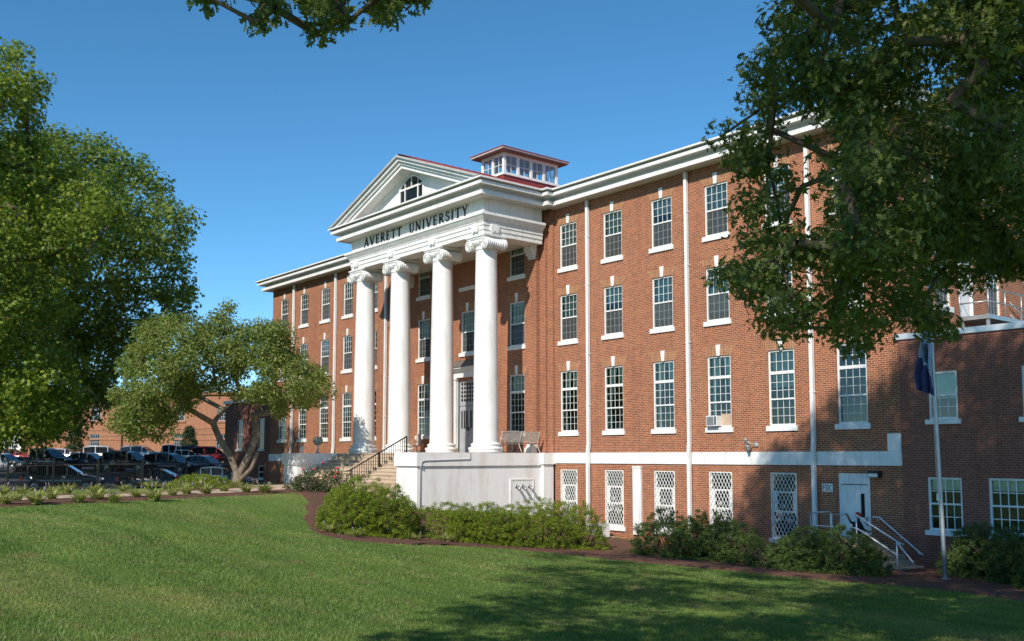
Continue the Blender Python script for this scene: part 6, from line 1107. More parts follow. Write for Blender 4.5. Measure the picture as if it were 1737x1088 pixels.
CL_OA = [285.9,-226.7,45.2,268.1,-159.9,57.3,288.0,-193.5,24.0,276.9,-166.9,30.7,294.0,-190.6,44.7,289.7,-230.8,19.9,271.0,-169.6,69.5,294.3,-187.0,39.9,262.8,-174.1,22.9,266.8,-176.1,68.1,265.1,-155.7,69.0,298.6,-208.4,44.9,251.0,-162.1,50.6,272.6,-159.4,53.4,254.0,-197.9,38.9,269.2,-183.1,74.3,268.1,-175.7,26.0,274.2,-160.3,54.4,269.2,-170.9,75.2,269.1,-170.4,39.0,282.9,-158.7,66.8,278.6,-220.6,48.2,285.8,-219.5,20.9,293.9,-192.4,58.4,262.3,-158.8,68.9,257.8,-163.3,43.5,288.1,-165.2,66.5,255.2,-170.9,66.4,276.5,-168.7,54.0,292.7,-201.5,45.6,294.3,-191.8,31.8,269.9,-156.1,74.1,264.3,-182.3,75.7,295.0,-193.0,56.4,271.4,-169.6,37.0,297.2,-209.4,49.0,267.5,-150.6,53.0,262.6,-164.5,48.7,268.3,-215.5,19.3,296.0,-191.9,59.6,283.6,-218.5,53.9,291.8,-203.3,34.5,293.3,-179.4,59.4,258.6,-173.6,43.4,282.9,-171.6,72.9,289.6,-194.2,26.9,272.7,-178.5,73.4,258.5,-192.2,67.1,272.7,-222.0,20.2,252.8,-196.9,24.1,291.2,-224.5,22.1,279.2,-220.8,55.2,280.6,-170.4,73.3,250.7,-177.9,23.7,250.9,-191.6,32.5,253.3,-184.3,64.3,253.6,-169.8,71.1,272.3,-161.9,54.9,270.7,-213.4,51.2,296.2,-197.0,40.5,262.0,-173.6,58.9,295.9,-213.8,27.9,293.0,-210.9,30.5,280.9,-209.2,44.3,252.4,-167.8,73.9,277.2,-156.2,38.6,295.4,-215.6,43.8,251.4,-201.5,25.5,297.8,-207.3,51.8,278.6,-219.1,55.0,277.8,-157.3,61.1,247.3,-187.6,29.6,274.9,-151.9,36.1,270.0,-218.2,34.6,285.3,-162.2,71.1,296.7,-219.1,32.8,280.4,-218.4,42.8,298.5,-209.1,32.6,273.0,-215.4,54.4,264.3,-212.4,31.7,284.6,-213.2,30.6,284.6,-196.6,26.8,271.5,-147.9,55.0,286.3,-224.3,35.8,279.7,-163.8,61.5,256.0,-159.9,53.1,272.7,-162.0,38.9,277.0,-158.3,77.3,291.4,-191.2,62.4,289.0,-192.3,62.8,295.2,-199.4,25.6,258.3,-162.6,47.4,295.1,-204.9,38.2,287.4,-197.5,27.0,272.1,-215.1,52.5,291.6,-229.1,20.0,291.6,-201.5,49.3,275.4,-146.3,37.1,286.6,-162.7,63.5,251.3,-165.7,72.1,254.9,-194.0,53.3,254.7,-201.6,31.2,259.2,-168.8,51.0,269.5,-149.4,57.7,274.2,-177.1,73.7,277.7,-156.5,66.4,282.0,-211.9,41.3,283.0,-222.2,43.5,280.3,-194.1,15.4,287.9,-211.7,47.3,286.3,-215.4,19.4,269.1,-161.7,56.6,283.9,-209.9,41.9,268.4,-158.0,61.0,262.2,-170.5,64.1,273.8,-158.2,64.1,273.7,-218.7,47.0,290.8,-184.2,65.3,264.3,-164.9,56.3,258.7,-159.0,33.7,295.3,-190.0,55.8,273.4,-162.0,67.0,294.4,-195.3,29.1,252.9,-178.3,62.2,292.9,-206.2,33.2,287.2,-207.0,26.0,281.9,-201.4,53.3,265.2,-171.4,23.5,265.9,-170.7,21.0,292.0,-201.8,54.6,295.2,-197.6,22.6,261.4,-171.9,77.1,268.0,-175.1,20.1,253.7,-168.6,48.1,294.2,-212.9,46.9,292.9,-192.3,34.7,255.4,-199.0,52.4,264.3,-186.1,72.5,273.0,-150.6,69.1,275.4,-221.5,18.2,254.3,-171.6,75.7,289.1,-223.9,27.7,282.3,-214.0,29.0,245.8,-167.3,35.7,258.7,-158.1,47.0,292.6,-199.4,57.8,287.8,-205.9,34.9,284.2,-217.2,50.7,254.1,-184.3,67.4,279.1,-149.0,40.1,276.3,-222.9,21.4,279.3,-210.5,58.3,279.8,-221.9,21.4,298.2,-212.3,33.4,289.3,-207.0,28.2,291.2,-186.4,23.0,289.8,-192.3,25.4,286.7,-201.6,23.9,265.1,-214.4,40.6,277.1,-219.9,46.8,296.5,-206.0,29.4,254.5,-166.0,45.1,268.5,-217.8,36.0,277.9,-219.0,23.3,271.4,-172.8,27.3,251.5,-182.1,21.7,284.6,-189.1,23.3,269.8,-172.7,17.8,292.3,-207.5,51.2,279.3,-213.5,54.8,293.8,-207.1,30.4,263.7,-212.6,37.8,287.7,-220.0,28.3,268.9,-172.8,25.6,267.3,-161.1,42.1,253.5,-159.9,51.5,250.4,-192.9,46.9,263.5,-165.3,29.3,262.9,-172.0,58.8,293.7,-186.1,29.3,255.2,-194.3,51.4,294.1,-203.8,41.6,267.8,-173.2,58.9,254.4,-191.1,18.1,288.2,-218.6,42.1,290.2,-218.7,23.8,266.2,-157.7,52.8,293.8,-184.8,41.5,278.6,-164.4,27.5,266.6,-167.4,68.3,281.9,-219.4,23.5,293.7,-181.8,44.1,288.4,-204.5,31.0,266.0,-153.1,50.3,292.3,-181.7,37.2,262.7,-167.0,59.9,293.1,-222.7,25.8,278.9,-150.2,37.7,285.1,-160.4,38.4,285.7,-205.1,23.8,298.9,-212.4,47.9,290.2,-228.0,30.2,295.9,-212.6,29.9,281.5,-212.8,36.4,287.4,-189.1,26.0,287.4,-162.8,71.1,286.3,-227.0,40.5,283.4,-217.4,39.0,287.7,-215.6,53.7,280.5,-156.9,66.2,288.8,-221.7,31.4,248.7,-169.5,34.3,279.7,-211.5,14.5,287.6,-217.1,20.0,291.0,-204.5,37.0,269.1,-156.0,64.7,278.9,-150.4,31.9,244.5,-160.2,39.0,258.8,-173.7,30.5,279.7,-155.8,44.1,268.9,-160.6,66.7,263.5,-170.3,37.8,259.1,-176.8,56.8,282.7,-204.3,52.4,288.3,-199.2,55.3,263.6,-177.8,77.5,286.1,-209.5,27.0,275.1,-200.5,14.6,290.4,-184.6,23.5,280.1,-154.9,66.9,265.0,-211.9,51.1,291.2,-207.6,31.9,253.3,-158.6,42.8,281.7,-201.8,62.0,284.3,-158.2,47.3,294.2,-233.2,26.4,270.0,-166.0,73.5,248.8,-163.2,40.6,261.9,-167.4,23.7,261.8,-178.2,66.6,297.6,-215.6,40.1,281.1,-188.6,22.0,271.2,-168.9,73.4,252.2,-188.9,33.0,257.6,-172.0,78.6,294.4,-195.5,45.0,260.6,-172.3,24.9,264.4,-165.4,77.1,261.5,-156.6,53.6,263.0,-214.0,22.9,289.7,-197.5,41.8,299.8,-217.0,28.9,269.7,-202.3,17.1,294.2,-218.0,45.6,284.3,-167.5,73.3,253.3,-178.4,70.9,255.8,-168.9,48.5,281.5,-157.4,68.2,285.1,-163.0,74.3,284.9,-223.3,37.3,296.9,-200.1,51.8,289.2,-220.1,44.2,290.1,-213.0,48.7,289.4,-205.6,53.7,281.3,-216.9,41.6,281.6,-196.0,15.3,290.8,-204.8,52.3,295.4,-194.6,55.7,293.0,-188.0,25.3,288.2,-215.3,42.5,283.9,-200.1,21.4,251.9,-174.5,58.3,253.4,-191.6,56.5,248.7,-166.7,51.5,297.4,-212.9,35.6,275.4,-213.2,17.3,296.3,-209.7,30.7,253.8,-172.4,66.6,282.0,-155.2,57.4,269.9,-212.7,14.8,262.5,-177.7,51.8,269.4,-216.5,25.7,257.7,-190.8,71.5,274.2,-170.8,73.7,281.0,-163.6,75.6,256.1,-180.5,29.4,266.8,-216.3,30.2,298.2,-204.1,23.5,262.3,-170.4,33.7,294.8,-208.3,50.0,292.4,-204.8,46.6,249.8,-184.9,21.0,273.8,-217.9,32.1,281.5,-157.8,75.3,287.5,-198.7,24.0,294.7,-185.3,44.8,272.9,-219.2,28.3,286.9,-222.7,34.6,265.9,-166.1,71.6,248.5,-183.1,21.8,272.5,-155.2,55.8,266.3,-143.3,52.5,283.5,-213.1,44.9,287.5,-212.8,54.3,267.1,-148.7,44.2,269.0,-216.0,15.9,253.8,-167.2,72.6,263.9,-168.8,64.4,281.2,-214.4,55.6,288.1,-227.9,26.8,250.1,-185.6,32.2,296.5,-216.2,30.6,292.3,-185.3,56.1,284.6,-197.8,21.7,268.4,-165.1,51.4,269.4,-168.1,44.7,293.8,-202.7,54.2,273.4,-143.7,75.0,296.8,-202.7,31.0,259.6,-160.3,46.8,293.9,-213.1,43.9,294.8,-183.0,63.6,266.5,-152.3,58.4,253.5,-188.1,24.6,267.7,-159.2,44.1,295.2,-209.0,29.5,261.5,-148.8,68.7,276.7,-173.2,24.9,287.7,-221.1,20.5,274.1,-155.5,66.9,283.7,-224.9,42.2,292.7,-179.0,43.8,270.2,-152.3,49.9,280.5,-162.9,28.8,296.3,-203.3,52.8,292.2,-207.7,28.7,269.0,-149.2,74.8,260.5,-194.1,73.6,290.6,-211.2,26.6,281.2,-224.0,53.2,286.4,-221.8,47.2,259.9,-211.3,22.7,286.1,-219.3,25.1,277.2,-215.8,41.3,283.8,-183.1,24.3,266.8,-138.5,55.4,280.6,-154.5,47.9,292.6,-209.4,38.4,266.4,-165.9,35.1,284.8,-194.3,63.6,290.2,-215.1,25.2,288.1,-205.3,55.0,266.6,-160.2,34.7,289.6,-220.1,30.6,276.3,-209.1,21.1,293.8,-212.4,29.0,280.7,-154.0,46.0,295.1,-196.4,42.8,258.8,-182.2,23.5,271.4,-145.1,74.0,275.3,-159.3,30.0,288.6,-200.8,33.4,264.8,-186.9,15.0,275.8,-207.9,61.8,270.8,-167.4,41.7,285.8,-160.3,63.0,288.7,-210.2,24.3,254.3,-191.8,41.5,276.5,-215.2,60.1,279.5,-197.2,17.0,257.7,-157.4,40.3,299.1,-203.3,43.5,283.8,-214.8,56.3,282.1,-216.1,20.9,258.7,-180.2,19.7,270.0,-215.5,43.9,290.5,-216.2,42.8,265.9,-215.3,36.7,258.4,-180.6,29.5,289.6,-200.5,44.0,270.3,-151.0,74.5,281.7,-213.1,57.9,260.8,-160.2,50.8,289.1,-189.7,24.0,272.5,-205.1,19.0,259.0,-177.7,28.1,262.1,-158.4,40.2,286.2,-205.7,51.8,268.7,-164.8,43.3,277.2,-149.4,42.9,286.4,-202.6,31.0,263.8,-152.3,59.2,259.8,-175.5,20.0,271.1,-215.2,28.0,250.3,-164.7,50.3,253.2,-177.7,78.8,293.4,-180.1,57.8,284.1,-219.3,27.7,286.4,-198.6,30.1,272.7,-159.6,59.9,287.0,-222.5,28.1,295.3,-209.3,48.4,252.4,-167.1,56.7,277.7,-145.9,65.9,282.8,-215.9,43.3,274.1,-217.5,59.0,288.9,-185.4,24.2,257.3,-163.4,53.1,256.1,-180.5,76.9,253.5,-199.5,26.0,282.0,-212.9,19.9,291.0,-205.0,31.8,291.5,-209.2,30.6,282.9,-203.7,60.0,271.5,-153.0,39.5,290.7,-223.9,40.2,268.5,-165.2,31.9,284.8,-224.5,40.8,262.6,-161.4,58.2,277.3,-150.1,75.7,282.3,-154.1,62.4,280.7,-180.1,70.9,271.7,-218.1,21.3,296.7,-210.0,45.9,280.9,-213.6,38.4,262.8,-160.7,51.3,272.7,-161.6,32.9,291.6,-231.6,27.4,295.1,-187.8,51.6,288.3,-224.1,39.8,261.1,-172.7,56.0,288.9,-212.6,23.2,298.7,-211.1,49.2,280.8,-151.7,63.7,274.1,-204.0,13.6,258.6,-173.9,58.1,289.4,-186.2,65.1,273.0,-153.1,57.8,296.4,-197.0,24.4,283.8,-205.8,16.4,268.6,-207.6,15.6,294.8,-193.3,31.2,260.9,-171.9,60.7,257.2,-177.8,26.9,273.0,-158.2,56.9,254.9,-176.7,40.4,284.8,-214.6,54.1,266.7,-139.2,53.4,258.2,-190.0,76.2,284.3,-160.3,49.6,296.6,-195.4,49.1,282.1,-209.0,21.7,296.9,-205.9,26.8,269.9,-161.4,73.8,275.6,-163.4,29.8,277.5,-166.2,73.9,254.2,-201.8,25.1,294.8,-191.2,49.5,282.5,-221.1,52.0,270.0,-219.5,21.6,281.0,-213.8,15.8,289.6,-209.7,35.0,279.2,-225.2,16.2,295.3,-199.6,56.9,286.3,-199.7,24.8,287.0,-164.3,64.7,273.3,-149.8,40.7,264.9,-189.5,15.0,263.7,-164.0,37.7,289.1,-208.3,24.3,290.8,-205.8,42.4,274.1,-214.4,44.3,276.3,-167.0,72.9,283.4,-210.2,51.0,259.8,-162.5,38.9,257.2,-173.8,47.8,262.1,-156.7,58.7,296.5,-198.6,29.0,272.2,-156.2,60.7,271.2,-161.0,40.9,288.5,-225.3,20.1,272.9,-160.7,61.5,280.1,-224.3,21.9,293.1,-195.7,57.9,273.6,-153.5,39.2,264.2,-169.8,36.0,279.1,-214.1,41.6,263.7,-155.1,62.0,291.6,-220.6,24.1,295.6,-199.3,54.4,285.0,-221.1,20.4,293.8,-198.1,47.9,279.2,-222.7,41.3,275.6,-156.5,65.4,294.6,-199.6,28.0,260.3,-174.3,51.2,256.1,-165.1,45.0,283.0,-218.7,33.5,281.9,-227.5,21.7,284.4,-160.1,42.1,293.6,-185.9,26.4,284.5,-184.9,24.1,257.0,-176.4,74.2,298.0,-216.6,42.8,286.5,-161.8,68.3,274.2,-213.0,61.3,276.9,-211.5,45.0,295.9,-197.4,30.9,259.2,-171.4,71.4,284.0,-224.2,20.6,283.2,-156.0,75.3,263.6,-165.1,41.5,267.4,-153.5,68.0,282.0,-220.1,41.2,288.1,-188.2,23.1,250.1,-188.8,32.5,253.6,-161.1,72.0,275.5,-159.0,76.5,289.1,-220.2,50.8,293.5,-185.9,34.0,281.2,-223.1,49.8,271.6,-151.4,41.1,258.9,-161.6,49.9,269.6,-218.0,38.6,266.9,-208.8,58.8,294.4,-185.5,63.1,254.5,-183.3,29.5,278.2,-208.9,18.6,276.9,-149.6,32.7,273.9,-149.9,56.6,273.5,-166.7,35.2,267.9,-214.2,47.4,250.0,-161.3,49.0,267.6,-167.6,39.7,294.6,-202.4,29.5,279.2,-151.0,41.7,262.9,-163.2,54.0,297.3,-215.3,44.2,273.3,-164.7,31.7,250.2,-155.3,42.9,275.5,-155.8,54.0,289.7,-209.4,50.3,270.6,-153.9,51.9,275.7,-161.0,60.7,300.5,-213.5,32.9,285.3,-209.5,19.3,283.5,-158.5,70.1,293.1,-199.1,44.7,284.6,-210.6,23.2,256.9,-160.4,50.4,287.7,-208.5,33.8,274.9,-155.9,38.7,280.0,-214.8,20.4,277.2,-214.9,46.4,294.1,-189.8,61.8,269.5,-169.9,41.0,292.5,-179.4,42.2,274.9,-150.7,69.4,288.4,-202.0,24.0,291.7,-212.9,45.0,293.3,-179.6,65.9,288.0,-199.0,28.4,259.5,-183.2,69.8,288.5,-203.3,26.1,260.5,-165.2,50.6,293.2,-199.6,54.9,278.2,-149.5,51.9,269.4,-174.9,67.1,255.1,-186.5,77.3,272.4,-161.9,69.4,250.3,-192.2,24.2,259.7,-182.9,26.9,248.9,-156.6,42.0,275.5,-215.3,46.6,279.1,-221.5,43.8,257.9,-153.5,57.4,280.8,-212.3,55.7,274.5,-163.6,35.8,286.4,-205.2,27.8,293.9,-190.2,58.6,263.8,-147.9,71.8,277.0,-150.0,60.5,270.5,-153.3,46.0,262.8,-152.3,64.9,254.9,-187.0,67.6,294.0,-216.2,37.0,277.4,-214.1,23.4,289.7,-218.4,27.4,294.5,-203.7,46.3,297.0,-202.2,40.0,297.8,-211.4,46.6,267.2,-154.9,58.1,292.8,-181.9,29.2,261.1,-181.0,58.2,285.3,-218.2,42.0,275.9,-165.1,29.5,289.6,-226.9,23.4,269.7,-215.7,36.2,288.6,-220.6,32.8,268.4,-214.7,49.0,262.2,-183.4,18.5,270.1,-176.2,19.6,288.5,-226.9,33.6,249.1,-159.9,49.5,261.5,-170.0,55.2,277.5,-148.2,38.1,245.6,-183.0,41.6,283.2,-212.6,34.8,288.0,-215.0,44.3,273.5,-219.1,42.9,294.5,-197.8,58.1,285.0,-223.3,25.0,253.1,-180.1,66.2,283.1,-154.7,61.0,264.6,-170.3,53.5,271.5,-162.7,67.5,275.9,-166.1,33.7,272.9,-143.8,57.6,256.4,-183.8,65.2,294.9,-194.5,58.4,272.0,-183.8,73.0,276.8,-166.6,57.0,274.8,-146.1,76.6,287.5,-207.8,23.3,284.5,-200.1,60.8,294.9,-183.8,61.9,291.7,-194.0,59.7,262.0,-189.3,17.5,289.0,-219.1,21.3,262.3,-161.1,53.7,260.2,-212.6,42.8,278.7,-158.0,57.9,279.3,-209.4,30.6,289.6,-228.9,22.1,283.1,-157.4,31.2,256.0,-155.8,39.0,274.6,-156.5,40.3,295.9,-191.3,45.1,273.7,-148.0,58.2,255.6,-193.6,61.3,296.7,-214.3,41.6,285.1,-197.1,29.6,294.6,-186.1,54.8,256.4,-179.0,26.0,246.9,-183.9,27.7,277.9,-151.2,64.9,286.8,-211.6,41.7,289.4,-221.6,20.6,285.2,-218.5,36.2,275.8,-158.4,67.2,297.2,-212.8,44.6,272.5,-158.1,69.2,274.9,-160.9,65.4,267.6,-146.7,72.0,289.8,-199.0,57.3,276.6,-198.0,17.0,258.6,-169.6,44.8,285.4,-223.0,49.4,295.9,-191.6,40.6,282.7,-207.0,17.1,255.4,-195.4,48.8,282.8,-157.8,52.4,268.5,-162.5,42.5,283.6,-205.0,49.5,264.6,-214.3,38.9,293.5,-187.6,46.4]
CL_TW = [263.8,-288.3,38.7,267.5,-291.0,37.2,269.3,-289.1,35.7,269.3,-291.0,35.4,269.6,-288.9,37.1,263.7,-288.7,37.8,264.6,-289.0,37.1,268.8,-289.9,35.2,268.6,-291.0,36.5,268.6,-285.3,37.8,272.3,-285.2,37.1,271.4,-285.5,34.3,268.1,-285.8,34.8,272.7,-285.7,35.4,268.3,-283.6,37.3,271.3,-286.3,37.3,268.4,-283.7,38.6,267.5,-284.4,39.0,271.0,-286.8,33.5,268.8,-283.9,36.5,272.4,-286.7,33.7,267.5,-284.4,37.3,270.1,-283.8,38.7,267.8,-283.4,39.3,273.2,-286.4,34.1,273.5,-286.9,35.0,273.1,-280.1,37.9,272.3,-279.7,35.8,274.2,-282.5,33.6,274.3,-283.7,34.5,275.3,-281.5,36.4,270.8,-280.6,38.5,273.1,-283.2,34.4,271.2,-281.3,34.0,275.0,-282.3,34.1,273.3,-283.0,32.9,271.4,-282.5,36.3,275.0,-281.3,34.2,275.3,-283.0,36.4,271.8,-280.0,37.6,270.2,-280.6,35.6,275.5,-283.0,34.8,271.5,-280.2,39.1,272.6,-280.7,38.7,270.1,-279.9,37.6,276.0,-281.3,33.4,276.4,-283.8,34.0,272.0,-279.7,38.5,270.0,-281.6,38.5,275.2,-282.9,33.2,269.2,-280.4,37.8,274.0,-283.4,37.0,273.2,-283.4,35.4,276.1,-282.1,36.1,269.5,-281.1,39.2,270.6,-281.7,36.8,274.0,-277.1,36.8,278.4,-278.1,35.9,278.3,-279.1,33.7,277.5,-279.1,35.3,276.5,-279.9,36.7,275.0,-277.3,38.3,276.2,-276.3,36.9,278.0,-278.1,35.1,273.5,-276.0,36.6,278.9,-279.1,34.4,276.5,-279.0,37.7,274.6,-276.3,37.1,276.9,-279.5,35.8,273.8,-276.5,35.9,273.7,-276.8,37.5,277.6,-277.3,35.5,273.3,-276.9,38.6,274.3,-275.9,38.0,276.2,-278.7,34.9,278.5,-279.6,35.3,278.8,-276.1,36.7,279.3,-276.7,37.3,276.7,-274.8,37.2,277.3,-275.6,37.9]
